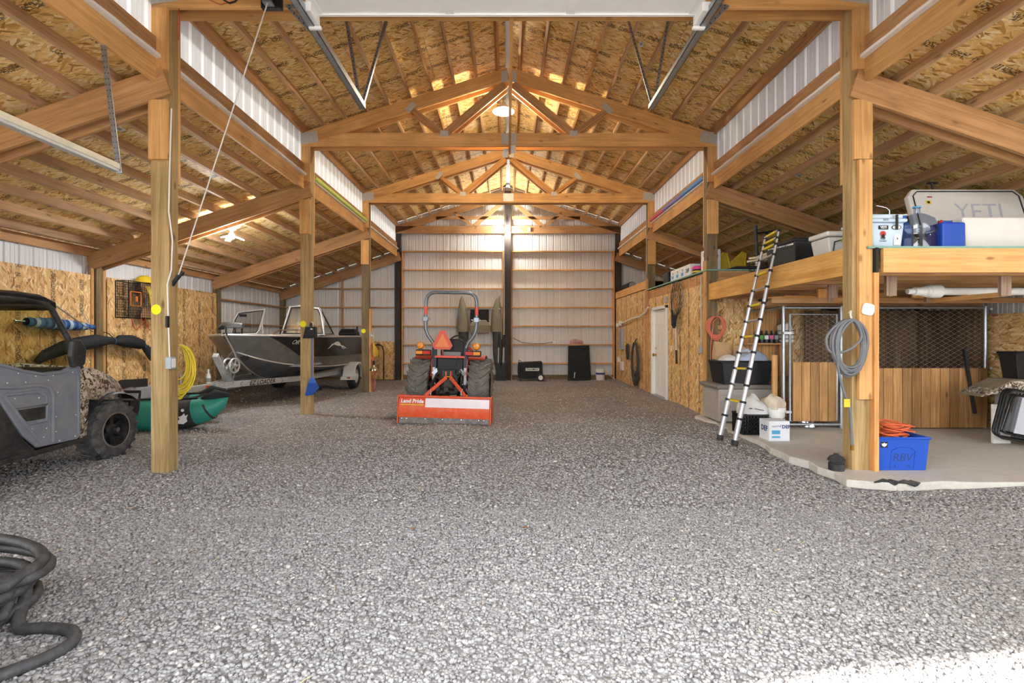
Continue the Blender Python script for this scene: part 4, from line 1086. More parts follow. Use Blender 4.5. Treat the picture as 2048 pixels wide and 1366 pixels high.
for s, xx in ((1, -4.17), (-1, -6.2)):
    c = TX @ Vector((xx, 13.4, .33)); wt = tyre(trl, c, .33, .2, MAT['black_rubber'], 0); rim(wt, c, .33, s, MAT['galv_light'], MAT['white_paint'], 5, w=.08)
    fl = []
    for i in range(13):
        a = PI*(-.04 + 1.06*i/12); R_ = .42
        x0, x1 = c.x - .16, c.x + .14
        q = [(x0, c.y-R_*math.cos(a), c.z+R_*.92*math.sin(a)), (x1, c.y-R_*math.cos(a), c.z+R_*.92*math.sin(a)), (x1+.01, c.y-(R_-.02)*math.cos(a), c.z-.035+(R_)*.9*math.sin(a)), (x0, c.y-(R_-.02)*math.cos(a), c.z-.02+(R_-.02)*.92*math.sin(a))]
        fl.append(q)
    f_ = MB().loft(fl).build('fender', MAT['white_paint'], trl, smooth=40)
    MB().box(c.x-.16, c.x+.14, c.y-.6, c.y-.4, c.z-.06, c.z+.02).build('fender_step', MAT['white_paint'], f_, bevel=.01)
    MB().box(c.x+.02, c.x+.1, c.y-.61, c.y-.6, c.z-.03, c.z+.015).build('marker_light', MAT['orange_cord'], f_)
MB().box(-.05, .02, -.03, .03, .02, .06, Matrix.Translation(TX @ Vector((-5.28, 8.75, .47)))).build('marker_light', MAT['orange_cord'], trl)
r0, r1 = Vector(R1), Vector(R2); rt = (r1-r0).normalized(); nr = Vector((rt.y, -rt.x, 0)).normalized()
text('rail_lettering', 'EZ LOADER', .125, face(r0 + (r1-r0)*.49 + nr*.0325 + Vector((0, 0, -.005)), rt, (0, 0, 1)), MAT['ink'], trl, shear=.25, bold=.002)
mb = MB()
for s_ in (.24, .74):
    q = r0 + (r1-r0)*s_ + nr*.032; d_ = 1 if s_ < .5 else -1
    mb.bar(q + rt*.05*d_ + Vector((0, 0, .04)), q + Vector((0, 0, -.005)), .002, .014, nr); mb.bar(q, q + rt*.05*d_ + Vector((0, 0, -.045)), .002, .012, nr)
mb.build('rail_bracket_mark', MAT['ink'], trl, world=True)
sb = thing('spray_bottle', 'white spray bottle standing on the trailer tongue', 'bottle', (-5.36, 8.85, .555))
MB().lathe([(.035, 0), (.038, .02), (.038, .12), (.03, .16), (.014, .19), (.014, .22)], 16).build('bottle', MAT['white_plastic'], sb, smooth=40)
MB().lathe([(.017, .22), (.017, .25), (.012, .255)], 12).build('cap', MAT['white_paint'], sb, smooth=40)
MB().lathe([(.0385, .03), (.0385, .1)], 16, cap=False).build('printed_label', MAT['grey_plastic'], sb, smooth=60)
# ================================================================= compact tractor with box blade
mk('tractor_red', '#A8321E', rough=.45, var=.12, dirt='#7A6A5E', dirt_amt=.35)
mk('blade_orange', '#E0562A', rough=.5, var=.08, dirt='#B49A86', dirt_amt=.35, dirt_scale=9)
mk('worn_steel', '#6E6A66', rough=.5, metal=.5, var=.2, dirt='#B9AEA2', dirt_amt=.6, dirt_scale=14)
mk('pink_decal', '#E9DDE0', rough=.4, var=.05)
mk('smv_orange', '#F08A52', rough=.5, var=.03); mk('smv_red', '#E2604A', rough=.4, var=.03)
mk('rops_grey', '#7D838A', rough=.35, metal=.5, var=.1); mk('rops_dark', '#3A3E44', rough=.4, metal=.3, var=.15)
mk('lamp_red', '#C81E1E', rough=.25, var=.03); mk('lamp_amber', '#E8912A', rough=.25, var=.08, scale=60)
mk('tyre_mud', '#6A6761', rough=.9, var=.25, scale=10, dirt='#A09888', dirt_amt=.65, dirt_scale=8, bump=.3)
mk('engine_dark', '#3B3936', rough=.55, metal=.3, var=.35, scale=25, dirt='#7A7268', dirt_amt=.4)
TR = Matrix.Rotation(-.06, 3, 'Z') @ Matrix.Rotation(.022, 3, 'Y')
trac = thing('tractor', 'orange compact tractor with folding roll bar and rear box blade on the gravel', 'tractor', (-1.02, 8.95, 0), rot=TR)
def mirror_pts(pts): return [(-x, y, z) for x, y, z in pts]
for s in (-1, 1):
    c = Vector((s*.535, 0, .515)); w_ = .37; r = .47
    prof = [(.27, -w_*.42), (r*.8, -w_*.5), (r*.95, -w_*.47), (r, -w_*.3), (r*1.01, 0), (r, w_*.3), (r*.95, w_*.47), (r*.8, w_*.5), (.27, w_*.42)]
    ty = MB().lathe(prof, 40, Matrix.Translation(c) @ RX, cap=False).build('tyre', MAT['tyre_mud'], trac, smooth=35)
    mb = MB()
    for i in range(19):
        for q in (-1, 1):
            a = 2*PI*(i + (.5 if q > 0 else 0))/19
            sec = []
            for t in range(6):
                u = t/5; x = q*(.005 + u*.19); da = .30*u*u + .05*u; rr = r + .006 - .03*max(0, u-.75)*4*.6
                ang = a + da
                def P(dr, dw): return (c.x + x, c.y + (rr+dr)*math.sin(ang+dw), c.z + (rr+dr)*math.cos(ang+dw))
                sec.append([P(-.03, -.05), P(.026, -.038), P(.026, .038), P(-.03, .05)])
            mb.loft(sec)
    mb.build('tread_lug', MAT['tyre_mud'], ty, smooth=30)
    rim(ty, c, .47, s, MAT['blade_orange'], MAT['grey_plastic'], 4, w=.12)
    cf = Vector((s*.47, 1.55, .3))
    tf = tyre(trac, cf, .3, .22, MAT['tyre_mud'], 16, .02); rim(tf, cf, .3, s, MAT['blade_orange'], MAT['grey_plastic'], 4, w=.07)
    fl = []
    for i in range(11):
        a = PI*(.36 + .5*i/10); R_ = .55
        x0, x1 = s*.33, s*.62
        fl.append([(x0, -R_*math.cos(a), .5+R_*math.sin(a)), (x1, -R_*math.cos(a), .5+R_*math.sin(a)), (x1, -(R_+.025)*math.cos(a), .5+(R_+.025)*math.sin(a)), (x0, -(R_+.025)*math.cos(a), .5+(R_+.025)*math.sin(a))])
    f_ = MB().loft(fl).prism([(-.3, .7), (-.24, 1.0), (0, 1.06), (.35, .95), (.5, .6), (.3, .55), (-.1, .55)], s*.315 - .01, s*.315 + .01, YZ).build('fender', MAT['tractor_red'], trac, smooth=40)
    hb = MB().box(s*.44-.13, s*.44+.13, -.44, -.3, 1.06, 1.165).build('lamp_housing', MAT['utv_black'], f_, bevel=.02)
    MB().box(s*.37-.065*1, s*.37+.065, -.455, -.43, 1.085, 1.145).build('tail_light', MAT['lamp_red'], hb, bevel=.006)
    MB().box(s*.5-.062, s*.5+.06, -.453, -.43, 1.085, 1.145).build('turn_signal', MAT['lamp_amber'], hb, bevel=.006)
    MB().lathe([(.062, -.02), (.065, .0), (.05, .03), (.001, .04)], 20, Matrix.Translation((s*.49, -.4, 1.235)) @ Matrix.Rotation(PI/2, 4, 'X')).bar((s*.42, -.38, 1.2), (s*.49, -.38, 1.23), .03, .03).build('round_signal', MAT['lamp_amber'], f_, smooth=40)
ro = [(.28, 1.15), (.285, 1.22), (.32, 1.3), (.4, 1.4), (.445, 1.5), (.455, 1.6), (.455, 1.95), (.45, 2.04), (.42, 2.12), (.36, 2.165), (.28, 2.18)]
path = [(-x, -.2, z) for x, z in ro] + [(x, -.2, z) for x, z in ro[::-1]]
rb = MB().tube(path, .031, 10).build('roll_bar', MAT['rops_grey'], trac, smooth=60)
for s in (-1, 1):
    MB().bar((s*.28, -.2, .42), (s*.28, -.2, 1.2), .085, .075, (0, 1, 0)).build('roll_bar_post', MAT['rops_dark'], trac, bevel=.015)
    MB().box(s*.28-.004-.02, s*.28+.024, -.24, -.236, .55, .85).build('post_decal', MAT['white_paint'], trac)
    mb = MB()
    for dx in (-.035, .035):
        for z in (.47, .56): mb.ball((s*.28+dx, -.27, z), .022, 8, 6)
    mb.build('bolt_set', MAT['chrome'], trac, smooth=60)
    MB().tube([(s*.455, -.2, 1.78), (s*.455, -.2, 1.93)], .0325, 10, cap=False).build('warning_sticker', MAT['smv_red'], rb, smooth=60)
    MB().bar((s*.36, -.2, 1.70), (s*.53, -.2, 1.70), .025, .025).box(s*.455-.045, s*.455+.045, -.24, -.16, 1.66, 1.745).build('hinge', MAT['steel'], rb, bevel=.006)
MB().box(-.23, .23, .0, .42, .92, 1.0).build('seat_cushion', MAT['black_plastic'], trac, bevel=.03)
sb_ = MB().loft([[(-.22+.0*k, -.02+.02*k, z) if 0 else (x, y0+.05*(z-1.0), z) for x, y0 in ((-w2, .0), (w2, .0), (w2, .1), (-w2, .1))] for z, w2 in ((1.0, .2), (1.1, .22), (1.3, .2), (1.36, .15))]).build('seat_back', MAT['black_plastic'], trac, bevel=.03)
MB().box(-.16, .16, -.02, 0, 1.02, 1.12).build('seat_pad', MAT['grey_plastic'], trac, bevel=.02)
MB().box(-.27, .27, -.24, -.18, 1.02, 1.06).build('cross_bar', MAT['smv_red'], trac, bevel=.006)
MB().box(-.24, .24, -.19, -.1, .78, 1.02).build('rear_shield', MAT['black_plastic'], trac, bevel=.02)
# slow-moving-vehicle sign
hx = [(-.18, -.10), (-.135, -.17), (.135, -.17), (.18, -.10), (.045, .165), (-.045, .165)]
Ms = Matrix.Translation((-.125, -.29, 1.34)) @ Matrix.Rotation(PI/2, 4, 'X')
sg = MB().prism(hx, 0, .004, Ms).build('slow_vehicle_sign', MAT['smv_red'], trac)
MB().prism([(-.125, -.125), (.125, -.125), (0, .11)], .004, .006, Ms).build('sign_triangle', MAT['smv_orange'], sg)
MB().bar((-.125, -.28, 1.22), (-.125, -.22, 1.04), .03, .01).build('sign_bracket', MAT['chrome'], sg)
# gearbox, frame and hood
MB().box(-.17, .17, -.35, .5, .38, .72).loft([[(-.14, -.36, .45), (.14, -.36, .45), (.14, -.36, .68), (-.14, -.36, .68)], [(-.09, -.44, .5), (.09, -.44, .5), (.09, -.44, .64), (-.09, -.44, .64)]]).build('gearbox', MAT['engine_dark'], trac, bevel=.03)
mb = MB().cyl((-.5, 0, .515), (.5, 0, .515), .1, 16); mb.build('rear_axle', MAT['engine_dark'], trac, smooth=40)
MB().box(-.22, .22, -.26, .1, .72, .8).box(-.12, .12, -.36, -.2, .7, .82).build('valve_block', MAT['engine_dark'], trac, bevel=.02)
mb = MB()
for s in (-1, 1):
    mb.bar((s*.2, -.1, .8), (s*.26, -.55, .55), .03, .05); mb.bar((s*.15, -.2, .36), (s*.33, -.78, .3), .04, .06); mb.bar((s*.25, -.5, .56), (s*.27, -.55, .32), .03, .03)
    mb.cyl((s*.1, -.42, .62), (s*.1, -.5, .62), .035, 10); mb.cyl((s*.17, -.3, .5), (s*.17, -.42, .5), .05, 10)
mb.cyl((0, -.4, .5), (0, -.55, .5), .04, 12); mb.bar((0, -.5, .3), (0, -.3, .42), .06, .08)
mb.tube([(.05, -.26, .82), (.12, -.27, .95), (.14, -.23, 1.05)], .008, 6)
for k in range(7):
    x = -.2+.066*k; mb.tube([(x, -.3, .82), (x+.02, -.34, .78), (x-.01, -.36, .7), (x*.6, -.4, .66)], .009, 6)
mb.build('lift_arms', MAT['engine_dark'], trac, smooth=40)
for s in (-1, 1):
    MB().bar((s*.2, -.3, .82), (s*.28, -.32, .74), .012, .06).build('steel_bracket', MAT['galv'], trac)
MB().box(-.3, .3, .4, .9, .3, .45).build('footboard', MAT['engine_dark'], trac, bevel=.02)
MB().loft([[(-w2, y, .55), (w2, y, .55), (w2, y, zt-.08), (w2*.75, y, zt), (-w2*.75, y, zt), (-w2, y, zt-.08)] for y, w2, zt in ((.85, .26, 1.2), (1.3, .26, 1.15), (1.75, .24, 1.08), (1.95, .2, 1.0))]).build('hood', MAT['tractor_red'], trac, smooth=40)
MB().tube([(.19*math.cos(a), .68+.08*math.sin(a), 1.25+.17*math.sin(a)) for a in [2*PI*i/20 for i in range(20)]], .014, 8, closed=True).bar((0, .7, 1.25), (0, .9, 1.1), .04, .04).build('steering_wheel', MAT['black_plastic'], trac, smooth=60)
# box blade
BL = Matrix.Translation((.075, -1.0, .0))
def bb(nm, mbx, mat, **k): return mbx.build(nm, mat, trac, M=BL, **k)
moldboard = MB().loft([[(x, -.06+.09*((z-.22)/.22)**2 - .06, z) for z in (.1, .16, .22, .28, .34, .4, .43)] + [(x, -.02+.09*((z-.22)/.22)**2 - .06, z) for z in (.43, .4, .34, .28, .22, .16, .1)] for x in (-.73, .73)])
mo = bb('moldboard', moldboard, MAT['blade_orange'], smooth=30)
bb('top_lip', MB().box(-.74, .74, -.09, .0, .42, .445), MAT['blade_orange'], bevel=.004)
ce = bb('cutting_edge', MB().box(-.73, .73, -.085, -.045, .0, .125), MAT['worn_steel'], bevel=.004)
mb = MB()
for x in (-.68, -.6, -.3, -.02, .28, .56, .64): mb.lathe([(.012, 0), (.01, .008), (.001, .01)], 10, Matrix.Translation((x, -.085, .075)) @ Matrix.Rotation(PI/2, 4, 'X'))
bb('bolt_row', mb, MAT['chrome'], smooth=40)
for s in (-1, 1):
    bb('side_plate', MB().prism([(-.11, 0), (.4, .02), (.4, .18), (.2, .44), (-.1, .445)], s*.745-.008, s*.745+.008, YZ), MAT['blade_orange'], bevel=.003)
    bb('a_frame_bar', MB().bar((s*.32, .02, .45), (s*.035, .25, .72), .02, .055), MAT['blade_orange'], bevel=.003)
    bb('hitch_upright', MB().bar((s*.04, .24, .68), (s*.045, .26, .82), .018, .05), MAT['blade_orange'], bevel=.003)
    bb('hitch_pin', MB().cyl((s*.25, .05, .45), (s*.25, .05, .53), .012, 8), MAT['galv'])
    bb('lower_brace', MB().bar((s*.34, .05, .44), (s*.3, .3, .3), .03, .05), MAT['blade_orange'])
bb('hitch_pin', MB().cyl((-.07, .25, .73), (.07, .25, .73), .014, 10), MAT['brass'])
bb('crossbeam', MB().box(-.7, .7, .2, .28, .28, .36), MAT['worn_steel'], bevel=.004)
DY = -.118
bb('reflective_decal', MB().add([(-.30, DY+.033, .41), (.725, DY+.033, .41), (.725, DY-.0025, .27), (-.30, DY-.0025, .27)], [(0, 1, 2, 3)]), MAT['pink_decal'], fixn=False)
text('blade_lettering', 'Land Pride', .085, WM[trac.name] @ BL @ face((-.51, DY+.004, .36), (1, 0, 0), (0, .35, 1)), MAT['white_paint'], trac, bold=.003, shear=.1)
bb('lettering_bar', MB().box(-.70, -.32, DY-.001, DY+.004, .298, .312), MAT['yellow'])

# ================================================================= black hose coil in the foreground
mk('hose_black', '#3A3A3C', rough=.6, var=.2, dirt='#77736E', dirt_amt=.4, dirt_scale=20)
pts = []
rn = random.Random(3)
for l in range(8):
    rr = .37 + .035*math.sin(l*2.3) + .01*l
    for i in range(28):
        a = 2*PI*i/28
        pts.append((-2.78 + (rr+.03*math.sin(a*2+l))*1.05*math.cos(a), 2.36 + rr*.72*math.sin(a), .045 + .028*l + .035*math.sin(a + l*.7) + .03*(1 if math.cos(a) > 0 else 0)*l*.3))
pts += [(-2.36, 2.42, .16), (-2.28, 2.3, .05), (-2.16, 2.31, .035), (-2.03, 2.29, .035), (-1.95, 2.22, .035), (-1.945, 2.14, .035), (-1.98, 2.06, .035), (-2.05, 1.98, .035), (-2.12, 1.9, .035)]
hs_ = MB().tube(pts[:-10] + spl(pts[-10:], 6), .026, 10).build('hose_coil', MAT['hose_black'], smooth=60)
tag(hs_, 'thick black hose coiled on the gravel in the near left corner', 'hose')

# ================================================================= ceiling hardware
# sectional door, rolled up flat below the first truss
gd = thing('garage_door', 'white sectional garage door rolled up flat overhead on steel tracks', 'garage door', (0, 4.69, 4.46))
for i in range(6):
    y1 = -.62*i - .03*(i > 0); y0 = -.62*(i+1)
    sec = MB().box(-1.81, 1.81, y0+.004, y1, 0, .045).build('door_section', MAT['white_paint'], gd, bevel=.004)
    if i == 0:
        for x in (-1.8, -.55, .59, 1.75): MB().box(x-.03, x+.05, y0+.02, y1-.02, -.01, .0).build('stile', MAT['white_paint'], sec)
        MB().box(-1.81, 1.81, -.022, .004, -.016, .0).build('bottom_rail', MAT['white_paint'], sec)
for s in (-1, 1):
    MB().box(s*1.83-.05, s*1.83+.04, -.2, .03, -.09, -.005).box(s*1.83-.06, s*1.83+.06, .0, .035, -.13, -.1).build('corner_bracket', MAT['white_paint'], gd, bevel=.006)
for s in (-1, 1):
    t = thing('door_track', f'galvanized {side_word[s]}-hand overhead door track hung on punched angle iron', 'door track', (s*1.87, 6.4, 4.38), group='overhead door tracks')
    MB().box(-.035, .035, -4.9, 0, -.03, -.024).box(-.035, -.03, -4.9, 0, -.03, .03).box(.03, .035, -4.9, 0, -.03, .045).box(-.035, -.01, -4.9, 0, .026, .03).build('track_rail', MAT['galv'], t)
    def strap(p0, p1, nm='punched_angle'):
        o = MB().bar(p0, p1, .036, .004, (0, -1, .2)).bar(Vector(p0)+Vector((.018, .016, 0)), Vector(p1)+Vector((.018, .016, 0)), .004, .034, (0, -1, .2)).build(nm, MAT['galv'], t)
        mb = MB(); n_ = int((Vector(p1)-Vector(p0)).length/.055)
        for i in range(n_):
            q = Vector(p0) + (Vector(p1)-Vector(p0))*((i+.5)/n_); mb.box(q.x-.0045, q.x+.0045, q.y-.0045, q.y-.003, q.z-.007, q.z+.007)
        mb.build('punch_hole', MAT['ink'], o)
    strap((-s*.0, -.05, 0), (-s*.32, .15, zroof(1.55)-4.40)); strap((s*.0, -.15, 0), (s*.22, -.1, zroof(2.09)-4.40))
    strap((s*.02, -1.3, .03), (s*.35, -1.42, .36)); strap((s*.0, -1.42, .36), (s*.36, -1.42, .36))
# left lean-to door rail and its hanger
t = thing('side_door_rail', 'cream and steel door rail hung from one punched angle in the left lean-to', 'door track', (-3.56, 4.5, 2.93))
MB().box(-.03, .03, -2.9, 0, -.03, .045).build('rail_web', MAT['galv_light'], t); mk('cream', '#DDD2B8', rough=.6)
MB().box(.03, .034, -2.9, 0, -.005, .045).build('rail_face', MAT['cream'], t)
a_, b_ = Vector((-.05, -.12, 1.25)), Vector((.02, .0, -.04))
o = MB().bar(a_, b_, .05, .004, (0, -1, 0)).build('punched_angle', MAT['galv'], t)
mb = MB()
for i in range(26):
    q = a_ + (b_-a_)*((i+.5)/26)
    for dx in (-.013, .013): mb.box(q.x+dx-.003, q.x+dx+.003, q.y-.005, q.y-.003, q.z-.004, q.z+.004)
mb.build('punch_hole', MAT['ink'], o)
# winch on the first truss and its rope
W0 = at(543, 6, 4.98)
t = thing('electric_winch', 'black electric winch bolted to the nearest truss above the left post', 'winch', W0)
MB().box(-.1, .1, -.02, .04, -.06, .1).build('mount_plate', MAT['black_plastic'], t, bevel=.004)
MB().cyl((-.055, -.06, .04), (.055, -.06, .04), .04, 14).build('drum', MAT['steel'], t, smooth=40)
MB().cyl((.055, -.06, .04), (.11, -.06, .04), .048, 14).cyl((-.3, -.05, .05), (-.055, -.05, .05), .04, 14).build('motor', MAT['black_plastic'], t, smooth=40)
MB().box(-.05, .05, -.1, -.02, -.055, -.02).build('fairlead', MAT['steel'], t, bevel=.006)
MB().box(-.03, .03, -.11, -.1, .0, .012).build('red_label', MAT['red'], t)
MB().tube([(-.3, -.05, .03), (-.34, -.05, -.02), (-.4, -.04, -.03), (-.5, -.03, .03), (-.6, -.02, .06)], .008, 6).build('power_cable', MAT['black_plastic'], t, smooth=60)
MB().tube([(-.32, -.02, .02), (-.5, -.02, -.03), (-.62, -.02, .02), (-.74, -.02, .05)], .004, 6).tube([(-.97, .05, 0), (-.97, .06, -.12), (-1.0, .1, -.25), (-1.02, .12, -.3)], .004, 6).build('red_wire', MAT['red'], t, smooth=60)
mk('rope_white', '#D9D6CE', rough=.8, var=.1)
cl = at(354, 556, 5.12)
o = MB().tube([W0 + Vector((0, -.08, -.05)), cl + Vector((.03, -.02, .03))], .0065, 7).build('winch_rope', MAT['rope_white'], smooth=60)
tag(o, 'taut pale winch rope slanting from the winch down to the nearest left post', 'rope')
t = thing('rope_cleat', 'black snap hook tying the winch rope to the nearest left post', 'hook', cl)
MB().tube([(.06, 0, .06), (.03, -.01, .02), (-.02, -.01, -.04), (-.04, 0, -.08)], [.014, .02, .02, .012], 8).tube([(.03, 0, .03), (.055, 0, .07), (.075, 0, .06), (.06, 0, .02)], .006, 6).build('hook_body', MAT['black_plastic'], t, smooth=60)
# white cable and outlet box on the first left post
t = thing('outlet_box', 'grey outlet box with white cable on the nearest left post', 'outlet box', (XL+.03, 5.1, 1.13))
MB().box(-.028, .03, -.1, -.02, -.06, .06).build('box_body', MAT['box_grey'], t, bevel=.006)
MB().box(.03, .035, -.085, -.03, -.045, .045).build('receptacle', MAT['white_plastic'], t)
MB().tube([(.01, -.06, 2.6), (.0, -.06, 2.3), (-.01, -.062, 1.9), (-.015, -.065, 1.55), (.02, -.06, 1.25), (.01, -.062, .95), (-.03, -.065, .8), (-.02, -.062, .4), (-.01, -.06, .06)], .0075, 8).build('white_cable', MAT['white_plastic'], t, smooth=60)
MB().box(-.03, -.005, -.1, -.06, .36, .48).build('cord_plug', MAT['black_plastic'], t, bevel=.008)
# yellow cord coil behind that post
t = thing('yellow_cord_coil', 'yellow extension cord coil hanging behind the nearest left post', 'extension cord', (-3.58, 5.38, 1.05))
MB().tube(coil((0, 0, 0), (1, 0, 0), (0, 0, 1), .13, .26, 18, .55, seed=4), .0085, 7).build('cord_loop', MAT['rope_yellow'], t, smooth=60)
MB().tube([(0, .0, .27), (0, -.1, .29), (.02, -.16, .27)], .01, 6).build('hook', MAT['steel'], t)

# broom and dustpan on the second left post
mk('broom_blue', '#3F6FC4', rough=.5, var=.08); mk('broom_dark', '#2C58B0', rough=.8, var=.15, scale=60, bump=.5, bscale=90)
t = thing('broom', 'blue angled broom hanging on the second left post', 'broom', (XL+.045, 8.68, 0))
MB().cyl((-.01, 0, .68), (-.012, 0, 1.6), .011, 10).build('handle', MAT['broom_blue'], t, smooth=60)
MB().tube([(-.012, 0, 1.58), (-.015, 0, 1.64), (.0, 0, 1.66), (.015, .0, 1.64), (.01, 0, 1.6)], .006, 6).build('hang_hook', MAT['white_plastic'], t)
MB().loft([[(-.03, -.03, .68), (.02, -.03, .68), (.02, .03, .68), (-.03, .03, .68)], [(-.07, -.03, .58), (.07, -.03, .58), (.07, .03, .58), (-.07, .03, .58)]]).build('broom_head', MAT['broom_blue'], t, bevel=.008)
MB().loft([[(-.07, -.025, .58), (.07, -.025, .58), (.07, .025, .58), (-.07, .025, .58)], [(-.12, -.03, .36), (.0, -.03, .37), (0, .03, .37), (-.12, .03, .36)], ]).prism([(0, .37), (.11, .49), (.07, .58), (-.02, .5)], -.028, .028, Matrix(((1,0,0,0),(0,0,1,0),(0,1,0,0),(0,0,0,1)))).build('bristles', MAT['broom_dark'], t)
t = thing('dustpan', 'black dustpan hanging in front of the blue broom', 'dustpan', (XL+.02, 8.65, 1.47))
MB().loft([[(-.13, -.02, -.1), (.13, -.02, -.1), (.13, .0, -.1), (-.13, .0, -.1)], [(-.07, -.05, .1), (.12, -.05, .1), (.12, .0, .1), (-.07, 0, .1)]]).build('pan', MAT['black_plastic'], t, bevel=.01)
MB().bar((.02, -.02, .09), (.02, -.02, .17), .04, .025).build('handle', MAT['black_plastic'], t, bevel=.006)
MB().box(.02, .06, -.052, -.048, .05, .07).build('price_sticker', MAT['white_paint'], t)

# cords and clamp lamp on the third left post
vboard('post_board', XL+.002, XL+.04, YF[3]+.02, YF[3]+.13, -.05, 2.1, MAT['fir'], posts[(-1, 3)])
t = thing('outlet_box', 'pale outlet box on the board beside the third left post', 'outlet box', (XL+.06, YF[3]-.0, 1.44))
MB().box(-.03, .03, -.03, .015, -.06, .06).build('box_body', MAT['box_grey'], t, bevel=.006); MB().bar((.01, -.04, .0), (.09, -.04, -.05), .02, .02).build('plug', MAT['white_plastic'], t)
t = thing('orange_cord_loop', 'orange extension cord looped on the third left post', 'extension cord', (XL+.08, YF[3]-.05, 1.0))
MB().tube(coil((.03, 0, .02), (1, 0, 0), (0, 0, 1), .06, .22, 6, .25, seed=9) + [(.06, 0, -.2), (.1, 0, -.5), (.06, 0, -.82), (0, 0, -.88), (-.03, 0, -.6), (.04, 0, -.2), (.07, 0, -.55), (.1, 0, -.8), (.06, 0, -.93)], .0075, 6).build('cord', MAT['coral_cord'], t, smooth=60)
MB().box(.04, .075, -.015, .015, -.98, -.92).build('plug', MAT['red'], t, bevel=.005)
t = thing('yellow_rope_hank', 'yellow rope hank hanging beside the orange cord on the third left post', 'rope', (XL+.16, YF[3]-.06, 1.1))
mb = MB()
for k in range(7): mb.tube([(-.03, 0, .14), (-.035+.016*k, .01*(k % 3), .0), (-.03+.02*k, .01*(k % 2), -.17-.02*(k % 3))], .007, 6)
mb.tube([(-.03, 0, .14), (-.01, 0, .3), (-.04, .03, .42)], .006, 6); mb.build('rope_strand', MAT['rope_yellow'], t, smooth=60)
t = thing('clamp_lamp', 'shiny aluminium clamp lamp hanging on the orange cord', 'lamp', (XL+.15, YF[3]-.08, .6))
MB().lathe([(.03, .09), (.035, .05), (.09, -.0), (.11, -.05), (.105, -.05), (.08, .0)], 20, cap=False).build('reflector', MAT['chrome'], t, smooth=50)
MB().lathe([(.025, .09), (.025, .15), (.015, .2)], 12).build('socket', MAT['black_plastic'], t, smooth=40)
o = MB().tube([(-4.0, 16.0, .02), (-4.0, 16.02, .9), (-4.05, 16.02, 1.08), (-4.15, 16.0, 1.14), (-4.3, 15.98, 1.12)], .018, 8).build('bent_pipe', MAT['black_plastic'], smooth=60)
tag(o, 'black bent pipe leaning against the strand board scrap at the rear wall', 'pipe')

# ================================================================= things on the left wall
t = thing('crab_trap', 'black mesh crab trap with orange entrances hanging on the left wall', 'crab trap', (-7.27, 9.68, 2.1))
mk('net_black', '#2B2A27', rough=.8, var=.1); mk('trap_orange', '#D9782C', rough=.6, var=.1)
mb = MB()
for i in range(22):
    y = -.52 + i*1.04/21
    for x in (0, .24): mb.box(x-.003, x+.003, y-.003, y+.003, -.34, .34)
for i in range(15):
    z = -.34 + i*.68/14
    for x in (0, .24): mb.box(x-.003, x+.003, -.52, .52, z-.003, z+.003)
mb.build('wire_mesh', MAT['net_black'], t)
mb = MB()
for x in (0, .24): mb.tube([(x, -.52, -.34), (x, .52, -.34), (x, .52, .34), (x, -.52, .34)], .01, 6, closed=True)
for y in (-.52, .52):
    for z in (-.34, .34): mb.bar((0, y, z), (.24, y, z), .012, .012)
mb.build('trap_frame', MAT['net_black'], t)
for y in (-.36, .42):
    MB().tube([(.25, y-.13, -.12), (.25, y+.13, -.12), (.25, y+.13, .14), (.25, y-.13, .14)], .013, 6, closed=True).bar((.25, y+.02, -.04), (.25, y+.02, .06), .02, .04).build('entrance_frame', MAT['trap_orange'], t, smooth=60)
for sz in (-1, 1):
    MB().add([(.22, -.2, .33*sz), (.22, .3, .33*sz), (.12, .07, .12*sz), (.12, .0, .12*sz)], [(0, 1, 2, 3)]).build('funnel', MAT['cardboard'], t, fixn=False)
mb = MB()
for k in range(4): mb.tube([(.25, -.1+.05*k, .28), (.26, .0, .1), (.26, .02+.02*k, -.05), (.25, .1+.1*k, -.3)], .006, 6)
mb.build('yellow_line', MAT['rope_yellow'], t, smooth=60)
mb = MB()
for y0 in (-.45, -.1, .15): mb.tube([(.24, y0, -.34), (.24, y0+.03, -.5), (.24, y0+.12, -.58-.05*(y0 > 0)), (.24, y0+.22, -.5), (.24, y0+.25, -.34)], .007, 6)
mb.build('red_line', MAT['red'], t, smooth=60)
t = thing('yellow_hat', 'yellow hard hat resting on top of the crab trap', 'hat', (-7.15, 9.72, 2.45))
MB().lathe([(.19, 0), (.17, .01), (.15, .05), (.12, .11), (.06, .145), (.001, .15)], 20).build('shell', MAT['yellow'], t, smooth=50)
t = thing('beach_umbrella', 'folded blue and white beach umbrella strapped along the left wall', 'umbrella', (-7.15, 7.95, 1.56))
mk('umb_blue', '#3E6FA8', rough=.8, var=.2); mk('umb_pale', '#A9C4DA', rough=.8, var=.15); mk('umb_navy', '#2A4670', rough=.8, var=.2)
n_ = 22
rad = [(.035 + .055*math.sin(PI*min(1, .15+.85*i/n_)) + .008*math.sin(i*2.1)) for i in range(n_+1)]
for i in range(n_):
    a0, a1 = -.62 + 1.2*i/n_, -.62 + 1.2*(i+1)/n_
    MB().tube([(.0, a0, .03-.05*a0), (.0, a1, .03-.05*a1)], [rad[i], rad[i+1]], 12, cap=False).build('canopy_fold', MAT[('umb_blue', 'umb_navy', 'umb_pale', 'umb_blue', 'umb_navy')[i % 5]], t, smooth=60)
MB().tube([(0, -.8, .07), (0, -.6, .06)], .015, 8).build('pole', MAT['steel'], t)
MB().tube([(-.02, .35, .3), (.0, .45, .1), (.0, .5, .06)], .006, 6).build('strap', MAT['grey_plastic'], t)
t = thing('black_gear_bag', 'long black cloth bag slung sagging along the left wall', 'bag', (-7.1, 8.7, 1.2))
